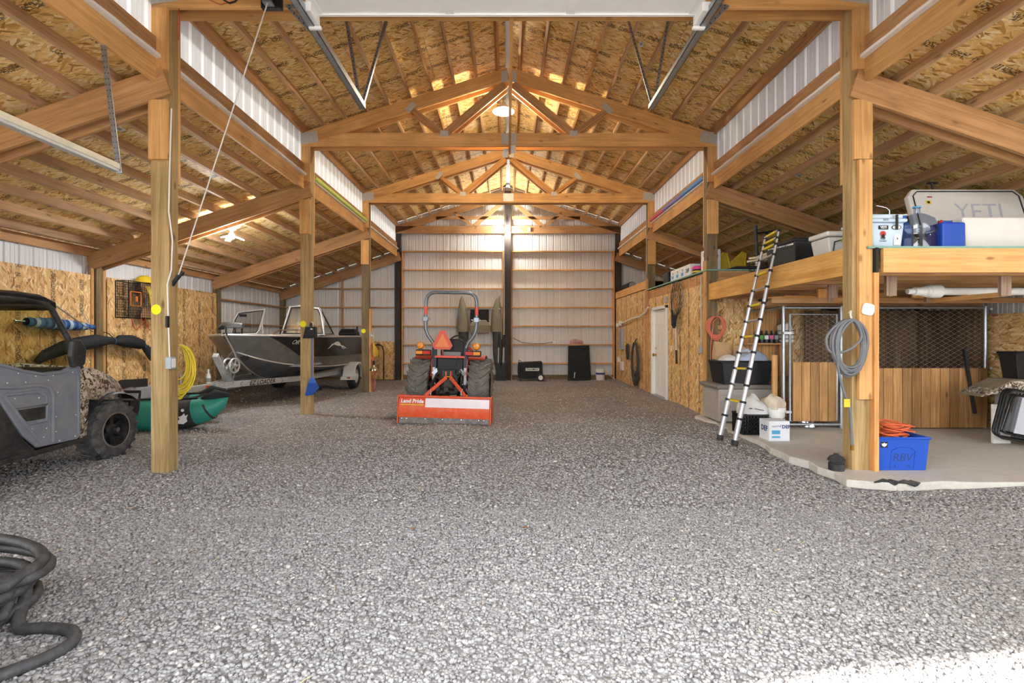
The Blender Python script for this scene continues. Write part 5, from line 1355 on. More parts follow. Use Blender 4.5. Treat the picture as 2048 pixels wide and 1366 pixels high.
bp_ = [(7.45, 1.02, .05), (7.6, 1.12, .085), (7.9, 1.22, .11), (8.15, 1.27, .12), (8.5, 1.32, .115), (8.86, 1.33, .06), (8.93, 1.31, .045), (9.05, 1.33, .1), (9.3, 1.31, .12), (9.55, 1.25, .1), (9.63, 1.22, .05), (9.75, 1.13, .08), (9.9, .98, .09), (9.98, .88, .03)]
MB().tube([(0, y-8.7, z-1.2) for y, z, r in bp_], [r for y, z, r in bp_], 14).build('bag_body', MAT['black_cloth'], t, smooth=60)
for y, z in ((8.9, 1.32), (9.63, 1.22)): MB().tube([(.05*math.cos(a), y-8.7, z-1.2+.055*math.sin(a)) for a in [2*PI*i/12 for i in range(12)]], .008, 6, closed=True).build('tie_cord', MAT['umb_blue'], t)
for y, z in ((8.9, 1.32), (9.63, 1.22)): MB().tube([(0, y-8.7, z-1.15), (-.1, y-8.7, z-1.06), (-.19, y-8.7, z-1.04)], .008, 6).build('wall_strap', MAT['black_plastic'], t, smooth=60)
# lime float pole lying on the left clerestory ledger
o = MB().tube([(XLO+.135, 9.0, 4.3), (XLO+.135, 12.3, 4.3)], .045, 12).build('foam_tube', MAT['rope_yellow'], smooth=60)
mk('lime', '#C9DE6A', rough=.5, var=.08); o.data.materials[0] = MAT['lime']
tag(o, 'long lime-green foam tube lying on the left clerestory ledger', 'foam tube')
for nm, (ya, yb), hexc, lab in (('foam_tube', (8.95, 10.1), '#5E8FD0', 'blue'), ('foam_tube', (10.1, 11.3), '#7E74B8', 'violet'), ('foam_tube', (11.3, 12.3), '#CF5560', 'red')):
    mk('foam_'+lab, hexc, rough=.5, var=.06)
    o = MB().tube([(XRO-.135, ya, 4.3), (XRO-.135, yb-.01, 4.3)], .045, 12).build(nm, MAT['foam_'+lab], smooth=60)
    tag(o, f'{lab} foam tube lying in line on the right clerestory ledger', 'foam tube', 'coloured foam tubes')
SZ = .03
# ================================================================= strand board room wall along the right row
wi = thing('wall_inner', None, None, kind='structure'); wi['label'] = 'golden strand board room wall along the right post row'
def sheet(y0, y1, z0, z1):
    h, w_ = z1-z0, y1-y0
    MB().box(-h/2, h/2, -w_/2+.002, w_/2-.002, 0, .012).build('osb_panel', MAT['osb_wall'], wi, M=face((XR+.01, (y0+y1)/2, (z0+z1)/2), (0, 0, 1), (0, -1, 0)), world=True)
sheet(8.86, 9.78, -.05, 2.34); sheet(9.78, 10.87, -.05, 2.34); sheet(10.87, 12.05, 2.1, 2.34); sheet(12.05, 12.38, -.05, 2.34)
for a in (12.52, 13.74, 14.96): sheet(a, min(a+1.22, 16.05), -.05, 2.6)
board('top_plate', (XR+.02, 12.5, 2.72), (XR+.02, 16.05, 2.72), .05, .2, MAT['fir'], wi)
vboard('corner_board', XR-.02, XR+.0, 8.74, 8.86, -.05, 2.75, MAT['fir'], wi)
vboard('corner_board', XR-.03, XR+.005, 12.36, 12.54, -.05, 2.85, MAT['beam'], wi)
for i in range(11):
    y = 8.9 + i*.34
    if y > 12.3: break
    board('joist_block', (XR+.03, y+.02, 2.44), (XR+.03, min(y+.32, 12.36), 2.44), .03, .2, MAT['beam'], wi)
    vboard('joist_end', XR, XR+.03, y-.02, y+.018, 2.34, 2.54, MAT['trimwood'], wi)
# end wall facing the doorway, behind the kennel
we = thing('wall_end', None, None, kind='structure'); we['label'] = 'end wall of strand board and cedar planks behind the kennel'
for x0, x1, z0, z1 in ((3.73, 4.45, 0, 2.35), (4.62, 5.55, 0, 2.35)):
    MB().box(-(z1-z0)/2, (z1-z0)/2, -(x1-x0)/2, (x1-x0)/2, 0, .012).build('osb_panel', MAT['osb_wall'], we, M=face(((x0+x1)/2, 8.735, (z0+z1)/2), (0, 0, 1), (-1, 0, 0)) @ Matrix.Rotation(PI, 4, 'X'), world=True)
x = 4.2
while x < 4.95:
    vboard('plank', x+.003, x+.137, 8.69, 8.712, SZ, 1.95 if x < 4.9 else 1.6, MAT['cedar'], we); x += .14
x = 5.2
while x < 7.3:
    vboard('plank', x+.003, x+.137, 8.60, 8.62, SZ, 1.85, MAT['cedar_grey'], we); x += .14
y = 7.42
while y < 8.55:
    vboard('plank', 7.16, 7.18, y+.003, y+.137, SZ, 1.83, MAT['cedar_grey'], we); y += .14
board('end_beam', (XRO, 8.70, 2.45), (WR, 8.70, 2.45), .038, .21, MAT['beam'], we)
board('toe_board', (4.2, 8.66, .66), (4.95, 8.66, .66), .05, .09, MAT['treated_dark'], we)
# upper decks
t = thing('room_roof_deck', 'plywood storage deck with teal edge over the strand board room', 'platform', (5.5, 10.5, 2.55), kind='structure')
MB().box(XR-.03, WR, 8.68, 12.4, 2.56, 2.585).build('deck_sheet', MAT['teal_edge'], t, world=True)
MB().box(XR, WR, 12.45, 16.0, 2.80, 2.83).build('deck_sheet', MAT['cardboard'], t, world=True)
DK = 2.585
t = thing('storage_platform', 'timber loft platform with teal deck sheet above the kennel and slab', 'platform', (5.5, 6.9, 2.05), kind='structure')
board('front_beam', (XRO+.08, 5.0, 2.17), (WR, 5.0, 2.17), .04, .245, MAT['fir'], t)
board('side_beam', (3.615, YF[1]+PD, 2.19), (3.615, YF[2], 2.19), .09, .29, MAT['glulam'], t)
for i in range(9): board('joist', (3.68, 5.3+i*.41, 2.17), (WR, 5.3+i*.41, 2.17), .038, .23, MAT['beam'], t)
MB().box(3.66, WR, 4.99, 8.69, 2.295, 2.315).build('deck_sheet', MAT['teal_edge'], t, world=True)
MB().box(XRO+.005, XRO+.03, 4.98, 5.04, 2.05, 2.3).build('joist_hanger', MAT['ink'], t, world=True)
PZ = 2.315
vboard('post_board', XR+.05, XRO, YF[1]-.038, YF[1]-.001, .76, 3.205, MAT['fir'], posts[(1, 1)])
vboard('post_board', XRO+.002, XRO+.05, YF[1]-.06, YF[1]+.08, .0, 2.05, MAT['trimwood'], posts[(1, 1)])
# hanging lumber racks below the loft
for j, (x, ya, yb) in enumerate(((4.16, 5.35, 6.3), (5.40, 5.35, 6.3))):
    r_ = thing('lumber_rack', ['timber hanger rack below the loft next to the nearest right post', 'timber hanger rack below the loft carrying the white pipe'][j], 'rack', (x, 5.8, 1.86), group='hanger racks')
    for y in (ya, yb): vboard('hanger', x-.055, x+.055, y-.02, y+.02, 1.84, 2.06, MAT['hanger'], r_)
    board('rail', (x+.02, ya+.02, 1.86), (x+.02, yb-.02, 1.86), .038, .05, MAT['fir'], r_)
r_ = thing('lumber_rack', 'long timber rack of three hangers holding loose planks above the kennel', 'rack', (5.5, 7.0, 1.85), group='hanger racks')
for x in (4.41, 5.72, 6.65): 
    vboard('hanger', x-.09, x+.09, 6.84, 6.88, 1.90, 2.06, MAT['trimwood'], r_)
    vboard('hanger', x-.06, x+.06, 7.56, 7.6, 1.90, 2.06, MAT['hanger'], r_)
board('rail', (3.68, 6.86, 1.90), (7.3, 6.86, 1.90), .04, .07, MAT['beam'], r_); board('rail', (3.68, 7.58, 1.90), (7.3, 7.58, 1.90), .04, .07, MAT['beam'], r_)
for i, (x0, x1, y, z) in enumerate(((3.7, 5.9, 6.93, 1.946), (4.0, 6.5, 7.12, 1.946), (3.9, 5.4, 7.0, 1.967), (5.2, 7.2, 7.33, 1.946))):
    o = board('loose_plank', (x0, y, z), (x1, y+.05, z), .12, .02, MAT[('trimwood', 'hanger', 'trimwood', 'cedar')[i]])
    tag(o, ['pale loose plank at the front of the long rack', 'greyish loose plank in the middle of the long rack', 'short pale plank lying on top of another on the long rack', 'brown loose plank at the right end of the long rack'][i], 'plank', 'planks on the rack')
o = thing('pvc_pipe', 'white plastic pipe with stepped fittings lying on the hanger rack', 'pipe', (4.75, 5.85, 1.935))
MB().tube([(.38, 0, 0), (2.6, 0, 0)], .045, 14).build('pipe', MAT['white_plastic'], o, smooth=50)
MB().lathe([(.05, .16), (.055, .17), (.055, .2), (.066, .21), (.066, .24), (.075, .25), (.078, .3), (.078, .38), (.06, .39)], 18, RX).build('coupling', MAT['white_plastic'], o, smooth=30)
MB().lathe([(.03, 0), (.034, .01), (.034, .07), (.05, .08), (.05, .17)], 16, RX).build('reducer', MAT['white_paint'], o, smooth=30)

# ================================================================= door in the room wall
d1 = thing('door_1', None, None, (XR, 11.46, 0), kind='structure'); d1['label'] = 'white six-panel entry door with brass knob in the strand board wall'
MB().box(-.03, .02, -.57, -.5, -.04, 2.1).box(-.03, .02, .5, .57, -.04, 2.1).box(-.03, .02, -.57, .57, 2.03, 2.1).build('door_frame', MAT['white_paint'], d1, bevel=.006)
MB().box(-.01, .1, -.5, -.48, -.02, 2.03).box(-.01, .1, .48, .5, -.02, 2.03).build('door_jamb', MAT['white_paint'], d1)
slab_ = MB().box(.05, .085, -.48, .48, .02, 2.03).build('door_slab', MAT['white_paint'], d1, bevel=.003)
for y0, y1 in ((-.38, -.06), (.06, .38)):
    for z0, z1 in ((.22, .9), (1.02, 1.55), (1.66, 1.88)): MB().box(.042, .05, y0, y1, z0, z1).build('door_panel', MAT['white_paint'], slab_, bevel=.008)
MB().box(-.04, .09, -.56, .56, -.06, .015).build('threshold', MAT['grey_plastic'], d1)
for z, r in ((.96, .034), (1.12, .026)):
    MB().lathe([(r*.9, 0), (r, .01), (r*.5, .015), (r*.45, .04), (r*1.1, .05), (r*1.15, .07), (r*.6, .085), (.001, .086)] if z < 1 else [(r, 0), (r, .012), (.001, .016)], 16, Matrix.Translation((.05, .41, z)) @ RX.inverted()).build('door_knob' if z < 1 else 'deadbolt', MAT['brass'], slab_, smooth=40)
# small fittings along that wall
def wallbox(name, lab, cat, y, z, w_, h, mat, d_=.04, group=None):
    o = MB().box(-d_, 0, -w_/2, w_/2, -h/2, h/2).build(name, mat, bevel=.006, M=Matrix.Translation((XR+.009, y, z))); tag(o, lab, cat, group); return o
wallbox('light_switch', 'white switch plate on the wall beside the entry door', 'switch', 10.62, 1.14, .08, .13, MAT['white_plastic'], .01)
wallbox('outlet_box', 'grey outlet box on the corner board below the coral cord', 'outlet box', 8.98, 1.16, .09, .13, MAT['box_grey'], .05)
o = MB().tube([(XR-.005, 8.97, 1.22), (XR-.005, 8.97, 2.5)], .009, 7).build('conduit', MAT['galv'], smooth=60); tag(o, 'thin vertical conduit above the grey outlet box', 'conduit')
t = thing('breaker_panel', 'narrow grey breaker panel on the far end of the strand board wall', 'breaker panel', (XR, 15.15, 1.33))
MB().box(-.06, .009, -.2, .2, -.32, .32).build('cabinet', MAT['box_grey'], t, bevel=.008); MB().box(-.07, -.06, -.15, .15, -.26, .26).build('panel_door', MAT['grey_plastic'], t, bevel=.004)
wallbox('white_junction_box', 'white plastic box low on the wall below the breaker panel', 'junction box', 15.1, .5, .26, .26, MAT['white_plastic'], .06)
wallbox('white_meter', 'round-topped white fitting above the low white box', 'junction box', 15.5, .68, .16, .16, MAT['white_plastic'], .07)
wallbox('porch_light_box', 'grey junction box above the entry door', 'junction box', 10.95, 2.22, .11, .13, MAT['box_grey'], .04)
t = thing('white_conduit', 'white conduit run bending up beside the entry door', 'conduit', (XR-.035, 13.5, 1.9))
MB().tube([(-.03, 2.0, -.12), (-.03, 1.0, -.07), (-.03, .2, .0), (-.03, -.6, .02), (-.03, -1.1, .1), (-.03, -1.35, .22)], .022, 8).build('pipe', MAT['white_plastic'], t, smooth=60)
MB().box(-.06, 0, 1.55, 1.75, -.17, -.02).box(-.06, 0, 1.95, 2.1, -.2, -.08).build('conduit_body', MAT['white_plastic'], t, bevel=.01)
t = thing('black_hose_coil', 'long black hose coil hanging on the strand board wall beside the post', 'hose', (XR-.08, 13.35, .72))
MB().tube(coil((0, 0, 0), (0, 1, 0), (0, 0, 1), .30, .52, 16, .34, seed=21) + [Vector((0, .05, .5)), Vector((.04, -.02, .62)), Vector((.07, -.02, .6))], .016, 7).build('hose', MAT['hose_black'], t, smooth=60)
t = thing('black_cord_bundle', 'small black cord bundle hanging beside the breaker panel', 'cord', (XR-.05, 14.3, .98))
MB().tube(coil((0, 0, 0), (0, 1, 0), (0, 0, 1), .12, .2, 8, .25, seed=5), .016, 6).build('cord', MAT['hose_black'], t, smooth=60); MB().ball((0, .2, .18), .04, 8, 6).build('yellow_plug', MAT['yellow'], t)
# landing net
t = thing('landing_net', 'black fishing landing net with long pole hanging beside the entry door', 'fishing net', (XR-.05, 10.15, 1.9))
hp = [(0, .36*math.cos(a), .28+.34*math.sin(a)) for a in [2*PI*i/28 for i in range(28)]]
MB().tube(hp, .01, 7, closed=True).build('hoop', MAT['steel'], t, smooth=60)
mb = MB()
for i in range(15):
    a = 2*PI*i/15; p0 = (0, .36*math.cos(a), .28+.34*math.sin(a))
    for k in (-2, 0, 2):
        b2 = a + k*.2; mb.tube([p0, (-.03, .22*math.cos(b2), .1+.2*math.sin(b2)), (-.06, .14*math.cos(b2), -.18+.08*math.sin(a)), (-.03, .05*math.cos(b2), -.3)], .0035, 3, cap=False)
for rr, zz, hh in ((.3, .2, .28), (.22, .08, .2), (.17, -.08, .12), (.1, -.22, .06)):
    mb.tube([(-.04, rr*math.cos(a), zz+hh*math.sin(a)) for a in [2*PI*i/16 for i in range(16)]], .003, 3, closed=True)
for k in range(9): mb.tube([(-.05, -.15+.035*k, -.05-.02*(k % 3)), (-.07, -.1+.025*k, -.25), (-.05, -.06+.014*k, -.33)], .009, 4)
mb.build('net_bag', MAT['net_black'], t)
MB().tube([(-.02, 0, -.06), (-.02, -.06, -1.0)], .017, 10).build('pole', MAT['galv_light'], t, smooth=60); MB().tube([(-.02, -.045, -.78), (-.02, -.062, -1.06)], .021, 10).build('grip', MAT['black_plastic'], t, smooth=60)
# coral cord coil on the second right post
t = thing('coral_cord_coil', 'coral extension cord coil hanging on the second right post', 'extension cord', (3.66, 8.63, 1.57))
MB().tube(coil((0, 0, 0), (1, 0, 0), (0, 0, 1), .15, .18, 15, .3, seed=12) + [Vector((-.05, -.02, .1)), Vector((-.1, -.02, -.3)), Vector((-.11, -.02, -.65))], .009, 7).build('cord', MAT['coral_cord'], t, smooth=60)

# ================================================================= kennel
KY = 7.35
kn = thing('dog_kennel', 'chain-link dog kennel with cedar board lower panels on the slab', 'kennel', (5.5, KY, SZ))
def kx(x): return x-5.5
def vtube(nm, x, z0, z1, r=.022, y=0, par=kn): return MB().tube([(kx(x), y, z0), (kx(x), y, z1)], r, 10).build(nm, MAT['galv'], par, smooth=60)
for x in (4.12, 4.98, 7.13): vtube('post', x, .0, 1.82, .026)
MB().tube([(kx(4.12), 0, 1.80), (kx(7.13), 0, 1.80)], .022, 10).build('top_rail', MAT['galv'], kn, smooth=60)
MB().tube([(kx(4.12), 0, .06), (kx(7.13), 0, .06)], .022, 10).build('bottom_rail', MAT['galv'], kn, smooth=60)
MB().tube([(kx(4.12), 0, 1.80), (kx(4.12), 1.2, 1.80)], .022, 10).build('top_rail', MAT['galv'], kn, smooth=60)
def chain(par, x0, x1, z0, z1, p=.062, y=0):
    mb = MB(); x = x0; n_ = int((z1-z0)/(p*.55)); wi_ = 0
    while x < x1 - p*.5:
        for d in (1, -1):
            pts = [(kx(x + p/2 + (p/2 if (k + wi_) % 2 else -p/2)), y + .004*d, z0 + (z1-z0)*k/n_) for k in range(n_+1)]
            pts = [(min(max(a, kx(x0)), kx(x1)), b_, c) for a, b_, c in pts]
            if d == 1: mb.tube(pts, .0024, 4, cap=False)
        x += p; wi_ += 1
    return mb.build('chain_link', MAT['galv_light'], par)
gt = MB().tube([(kx(4.2), -.03, .12), (kx(4.2), -.03, 1.7), (kx(4.9), -.03, 1.7), (kx(4.9), -.03, .12)], .02, 10, closed=True).build('gate_frame', MAT['galv'], kn, smooth=60)
chain(gt, 4.22, 4.88, .98, 1.7, y=-.03); chain(kn, 5.0, 7.11, .88, 1.8)
for i in range(5): vboard('gate_board', 4.225+i*.13, 4.225+i*.13+.122, KY-.07, KY-.05, SZ+.12, SZ+.99, MAT['cedar'], gt)
for i in range(15): vboard('panel_board', 5.02+i*.14, 5.02+i*.14+.131, KY-.05, KY-.03, SZ+.02, SZ+.90, MAT['cedar'], kn)
mb = MB()
for x, z in ((4.16, 1.42), (4.16, .25), (4.94, 1.0)): mb.box(kx(x)-.06, kx(x)+.06, -.05, .03, z-.02, z+.02)
for z in (1.78, .9, .1): mb.ball((kx(7.18), -.04, z), .022, 8, 6)
mb.build('hinge_clamp', MAT['galv_light'], kn, bevel=.004)
vboard('side_board', 4.02, 4.09, KY+.1, KY+.14, SZ, 1.12, MAT['fir'], kn)
t = thing('metal_bowl', 'shallow steel dog bowl under the kennel gate', 'bowl', (4.55, KY+.12, SZ))
MB().lathe([(.13, 0), (.15, .02), (.14, .07), (.15, .075), (.15, .08), (.13, .075), (.12, .02)], 20).build('bowl', MAT['chrome'], t, smooth=40)
o = MB().bar((6.72, KY-.1, 1.22), (6.86, KY-.12, .27), .05, .03).build('wooden_stick', MAT['black_rubber'], bevel=.005); tag(o, 'dark weathered stick leaning on the kennel boards', 'stick')
# shelf with bottles, left of the kennel
t = thing('wall_shelf', 'small wooden shelf with a support on the cedar wall', 'shelf', (4.45, 8.58, 1.29))
MB().box(-.32, .5, -.12, .1, -.03, 0).build('shelf_board', MAT['cedar'], t, bevel=.003); vboard('support', 4.72, 4.8, 8.5, 8.54, SZ, 1.25, MAT['fir'], t)
mk('lab_green', '#5DAA4A'); mk('lab_pink', '#D86AA0'); mk('lab_dark', '#2A2C34', rough=.3)
for i in range(5):
    x = 4.32 + i*.085
    b_ = thing('bottle', ['dark bottle at the left end of the shelf row', 'dark bottle with a green label second on the shelf', 'dark bottle with a white label in the middle of the shelf row', 'dark bottle with a pink label fourth on the shelf', 'dark bottle beside the white scoop stack'][i], 'bottle', (x, 8.53, 1.291), group='bottles on the shelf')
    MB().lathe([(.034, 0), (.036, .01), (.036, .13), (.02, .16), (.014, .18)], 14).build('body', MAT['lab_dark'], b_, smooth=40)
    MB().lathe([(.016, .18), (.016, .21)], 10).build('cap', MAT['black_plastic'], b_, smooth=40)
    MB().lathe([(.0365, .06), (.0365, .13)], 14, cap=False).build('printed_label', MAT[('grey_plastic', 'lab_green', 'white_paint', 'lab_pink', 'grey_plastic')[i]], b_, smooth=60)
t = thing('white_scoop_stack', 'stack of white plastic scoops strapped at the right end of the shelf', 'scoop', (4.835, 8.53, 1.292))
MB().loft([[(-.09, -.08, 0), (.09, -.08, 0), (.09, .08, 0), (-.09, .08, 0)], [(-.12, -.09, .2), (.08, -.09, .2), (.08, .09, .2), (-.12, .09, .2)], [(-.13, -.08, .3), (.03, -.08, .36), (.03, .08, .36), (-.13, .08, .3)]]).build('scoop_body', MAT['white_plastic'], t, bevel=.02)
for z in (.06, .13, .2): MB().box(-.122, .092, -.092, .092, z, z+.012).build('strap', MAT['black_plastic'], t)

# ================================================================= things stacked on the slab by the second post
mk('deckbox', '#A39C94', rough=.6, var=.08); mk('deckbox_lid', '#7B746C', rough=.65, var=.1)
t = thing('deck_box', 'grey-brown plastic deck box against the second right post', 'storage box', (3.80, 8.1, SZ))
MB().box(-.46, .46, -.32, .32, .02, .54).build('body', MAT['deckbox'], t, bevel=.02)
for k in range(5):
    for x0, x1 in ((-.44, -.02), (.02, .44)): MB().box(x0, x1, -.328, -.318, .08+k*.09, .14+k*.09).build('side_slat', MAT['deckbox'], t, bevel=.006)
MB().box(-.5, .5, -.36, .36, .54, .61).build('lid', MAT['deckbox_lid'], t, bevel=.025)
t = thing('black_tote', 'black open plastic tote piled with cloth on top of the deck box', 'tote', (3.79, 8.02, SZ+.61))
def tote(par, x, y, h, mat, taper=.88, rim_w=.02):
    bw, bd = x*taper, y*taper
    MB().loft([[(-bw, -bd, 0), (bw, -bd, 0), (bw, bd, 0), (-bw, bd, 0)], [(-x, -y, h), (x, -y, h), (x, y, h), (-x, y, h)], [(-x+.012, -y+.012, h), (x-.012, -y+.012, h), (x-.012, y-.012, h), (-x+.012, y-.012, h)], [(-bw+.012, -bd+.012, .015), (bw-.012, -bd+.012, .015), (bw-.012, bd-.012, .015), (-bw+.012, bd-.012, .015)]]).build('tub', mat, par, bevel=.015)
    MB().tube([(-x, -y, h), (x, -y, h), (x, y, h), (-x, y, h)], rim_w, 6, closed=True).build('rim', mat, par)
tote(t, .40, .26, .36, MAT['black_plastic'])
mk('cloth_white', '#D8D6D2', rough=.9, var=.12, scale=6); mk('cloth_blue', '#AEBBD4', rough=.9, var=.2, scale=10); mk('cloth_beige', '#D2C4AE', rough=.9, var=.12); mk('bag_paper', '#BE9A70', rough=.85, var=.12)
def heap(name, parent, c, rx, ry, h, mat, seed=0, n=18, m_=7):
    rn = random.Random(seed); ph = [rn.uniform(0, 6.28) for _ in range(8)]; secs = []
    for j in range(m_):
        t_ = j/(m_-1); r_ = max(.02, 1-t_**2.6)
        sec = []
        for k in range(n):
            a = 2*PI*k/n; q = 1 + .13*math.sin(3*a+ph[0]+2*t_) + .09*math.sin(5*a+ph[1]-3*t_) + .06*math.sin(8*a+ph[2])
            sec.append((c[0]+rx*r_*q*math.cos(a), c[1]+ry*r_*q*math.sin(a), c[2]+h*(math.sin(t_*PI/2)**.8)*(1+.18*math.sin(2*a+ph[3])+.1*math.sin(5*a+ph[4]))))
        secs.append(sec)
    return MB().loft(secs).build(name, mat, parent, smooth=50)
o = heap('cloth_pile', None, (3.93, 8.0, SZ+.92), .24, .2, .2, MAT['cloth_blue'], 3); tag(o, 'blue and white cloth heaped in the right half of the black tote', 'cloth')
o = heap('towel_pile', None, (3.58, 7.98, SZ+.92), .17, .17, .13, MAT['cloth_white'], 8); tag(o, 'pale towels in the left half of the black tote', 'cloth')
for i, (x, w_, h, a) in enumerate(((3.62, .13, .40, .1), (3.92, .11, .36, -.1))):
    b_ = thing('paper_bag', ['tall brown paper bag standing behind the black tote on the left', 'shorter brown paper bag behind the cloth in the tote'][i], 'paper bag', (x, 8.33, SZ+.61), rz=a, group='paper bags')
    MB().loft([[(-w_, -.07, 0), (w_, -.07, 0), (w_, .07, 0), (-w_, .07, 0)], [(-w_*1.03, -.07, h*1.2), (w_*.97, -.075, h*1.2), (w_, .06, h*1.2), (-w_, .065, h*1.2)], [(-w_*.95, -.03, h*1.7), (w_*.9, -.03, h*1.62), (w_*.95, .01, h*1.62), (-w_, .01, h*1.7)]]).build('bag_body', MAT['bag_paper'], b_, bevel=.004)
t = thing('milk_crate', 'black lattice crate on the slab behind the white box', 'crate', (3.46, 7.02, SZ))
mb = MB()
for s in (-1, 1):
    for k in range(6):
        z = .015+k*.05; mb.box(-.17, .17, s*.16-.008, s*.16+.008, z, z+.016); mb.box(s*.17-.008, s*.17+.008, -.16, .16, z, z+.016)
    for k in range(8):
        q = -.16+k*.0457; mb.box(q-.008, q+.008, s*.16-.008, s*.16+.008, 0, .28); mb.box(s*.17-.008, s*.17+.008, q-.008, q+.008, 0, .28)
mb.box(-.17, .17, -.16, .16, 0, .012)
mb.build('lattice', MAT['black_plastic'], t)
for s in (-1, 1): MB().box(-.18, .18, s*.165-.014, s*.165+.014, .265, .285).build('rim', MAT['black_plastic'], t)
o = heap('white_feed_bag', None, (3.47, 7.0, SZ+.286), .19, .16, .22, MAT['cloth_white'], 5); tag(o, 'white crumpled plastic sack lying on the lattice crate', 'bag')
MB().bar((3.43, 6.825, SZ+.37), (3.56, 6.83, SZ+.345), .003, .008).bar((3.36, 6.84, SZ+.372), (3.40, 6.835, SZ+.372), .003, .012).build('sack_print', MAT['ink'], o)
t = thing('plastic_bucket', 'white plastic bucket stuffed with beige rags beside the crate', 'bucket', (3.83, 7.1, SZ))
MB().lathe([(.135, 0), (.14, .01), (.155, .3), (.165, .3), (.165, .36), (.15, .36), (.13, .05)], 26).build('pail', MAT['white_plastic'], t, smooth=40)
MB().tube([(.165*math.cos(a), .165*math.sin(a)-.0, .3-.1*abs(math.sin(a))) for a in [PI+PI*i/12 for i in range(13)]], .004, 6).build('wire_handle', MAT['steel'], t, smooth=60)
o = heap('rag_pile', None, (3.82, 7.1, SZ+.34), .16, .15, .17, MAT['cloth_beige'], 14); tag(o, 'beige rags spilling over the white bucket on the slab', 'cloth')
t = thing('fluid_box', 'white cardboard box printed DEF at the slab edge', 'cardboard box', (3.57, 6.58, SZ))
mk('box_white', '#E4E6EA', rough=.6, var=.04); mk('print_blue', '#5AA9D8', rough=.6, var=.05); mk('print_navy', '#2A3F78', rough=.6, var=.05)
MB().box(-.135, .135, -.12, .13, 0, .26).build('carton', MAT['box_white'], t, bevel=.003)
MB().box(-.1, .01, -.1215, -.12, .09, .14).box(-.1, .01, -.1215, -.12, .04, .065).build('printed_panel', MAT['print_blue'], t)
text('print_def', 'DEF', .062, face((3.655, 6.458, SZ+.185), (1, 0, 0), (0, 0, 1)), MAT['print_navy'], t, bold=.002)
MB().tube([(-.1+.115*k/24, -.1212, .188+.012*math.sin(k*1.15)*(1-.4*k/24)+.008*k/24) for k in range(25)], .0022, 5).bar((.01, -.1212, .176), (.022, -.1212, .21), .002, .004).build('print_script', MAT['print_navy'], t, smooth=60)
text('print_def', 'DEF', .095, face((3.434, 6.58, SZ+.15), (0, -1, 0), (0, 0, 1)), MAT['print_navy'], t, bold=.003)
# telescopic ladder
ldr = thing('telescopic_ladder', 'aluminium telescopic ladder with yellow rungs leaning on the loft beam', 'ladder', (2.9, 6.5, 0))
mk('alu_satin', '#C9CBCE', rough=.32, metal=.75, var=.06)
f0, n0 = Vector((2.88, 6.68, .02)), Vector((2.92, 6.33, .02)); ft, nt_ = Vector((3.56, 6.8, 2.76)), Vector((3.585, 6.5, 2.80))
NS = 11
cut = [0, .115] + [.115 + .077*i for i in range(1, 11)] + [.935, .965, 1.0]
for a, b_ in ((f0, ft), (n0, nt_)):
    prev = 0
    rl = None
    for i in range(1, len(cut)):
        r = .036 - .0016*i
        o = MB().tube([a+(b_-a)*cut[i-1]-ldr.matrix_basis.translation, a+(b_-a)*cut[i]-ldr.matrix_basis.translation], r, 12).build('rail_tube', MAT['alu_satin'], ldr, smooth=60)
        p = a+(b_-a)*cut[i]-ldr.matrix_basis.translation; d_ = (b_-a).normalized()
        MB().tube([p-d_*.018, p+d_*.012], r+.007, 12).build('collar', MAT['black_plastic'], o, smooth=40)
    MB().tube([a-ldr.matrix_basis.translation-Vector((0, 0, .02)), a-ldr.matrix_basis.translation+(b_-a)*.018], .042, 12).build('foot', MAT['black_rubber'], ldr, smooth=40)
for i in range(2, len(cut)):
    p, q = f0+(ft-f0)*cut[i]-ldr.matrix_basis.translation, n0+(nt_-n0)*cut[i]-ldr.matrix_basis.translation
    MB().bar(p, q, .04, .022).build('rung', MAT['alu_satin'], ldr, bevel=.004)
    if i % 2 == 0 or i > 11: MB().bar(p+(q-p)*.2, p+(q-p)*.8, .044, .026).build('tread_strip', MAT['yellow'], ldr)

# ================================================================= nearest right post
t = thing('grey_hose_coil', 'grey rubber hose coil hanging on the nearest right post', 'hose', (3.43, 4.93, 1.3))
mk('hose_grey', '#6F7072', rough=.55, var=.12)
MB().tube(coil((0, 0, 0), (1, .15, 0), (0, 0, 1), .165, .27, 13, .24, seed=31) + [*spl([Vector((.02, 0, .26)), Vector((-.14, -.02, .22)), Vector((-.25, -.02, .08)), Vector((-.2, -.02, -.06)), Vector((-.02, -.02, -.03)), Vector((.1, -.02, .1)), Vector((.02, -.02, .26)), Vector((-.12, -.03, .1)), Vector((-.14, -.03, -.2)), Vector((-.06, -.03, -.52)), Vector((-.02, -.03, -.62)), Vector((0, -.03, -.98))], 6)], .0125, 8).build('hose', MAT['hose_grey'], t, smooth=60)
MB().tube([(.02, 0, .24), (.02, .02, .32), (.05, .06, .36), (.06, .1, .34)], .008, 7).build('hook', MAT['white_plastic'], t, smooth=60)
MB().cyl((0, -.03, -.98), (0, -.03, -1.03), .016, 10).build('nozzle', MAT['brass'], t); MB().box(-.09, -.03, -.045, -.043, -.6, -.52).build('yellow_tag', MAT['yellow'], t)
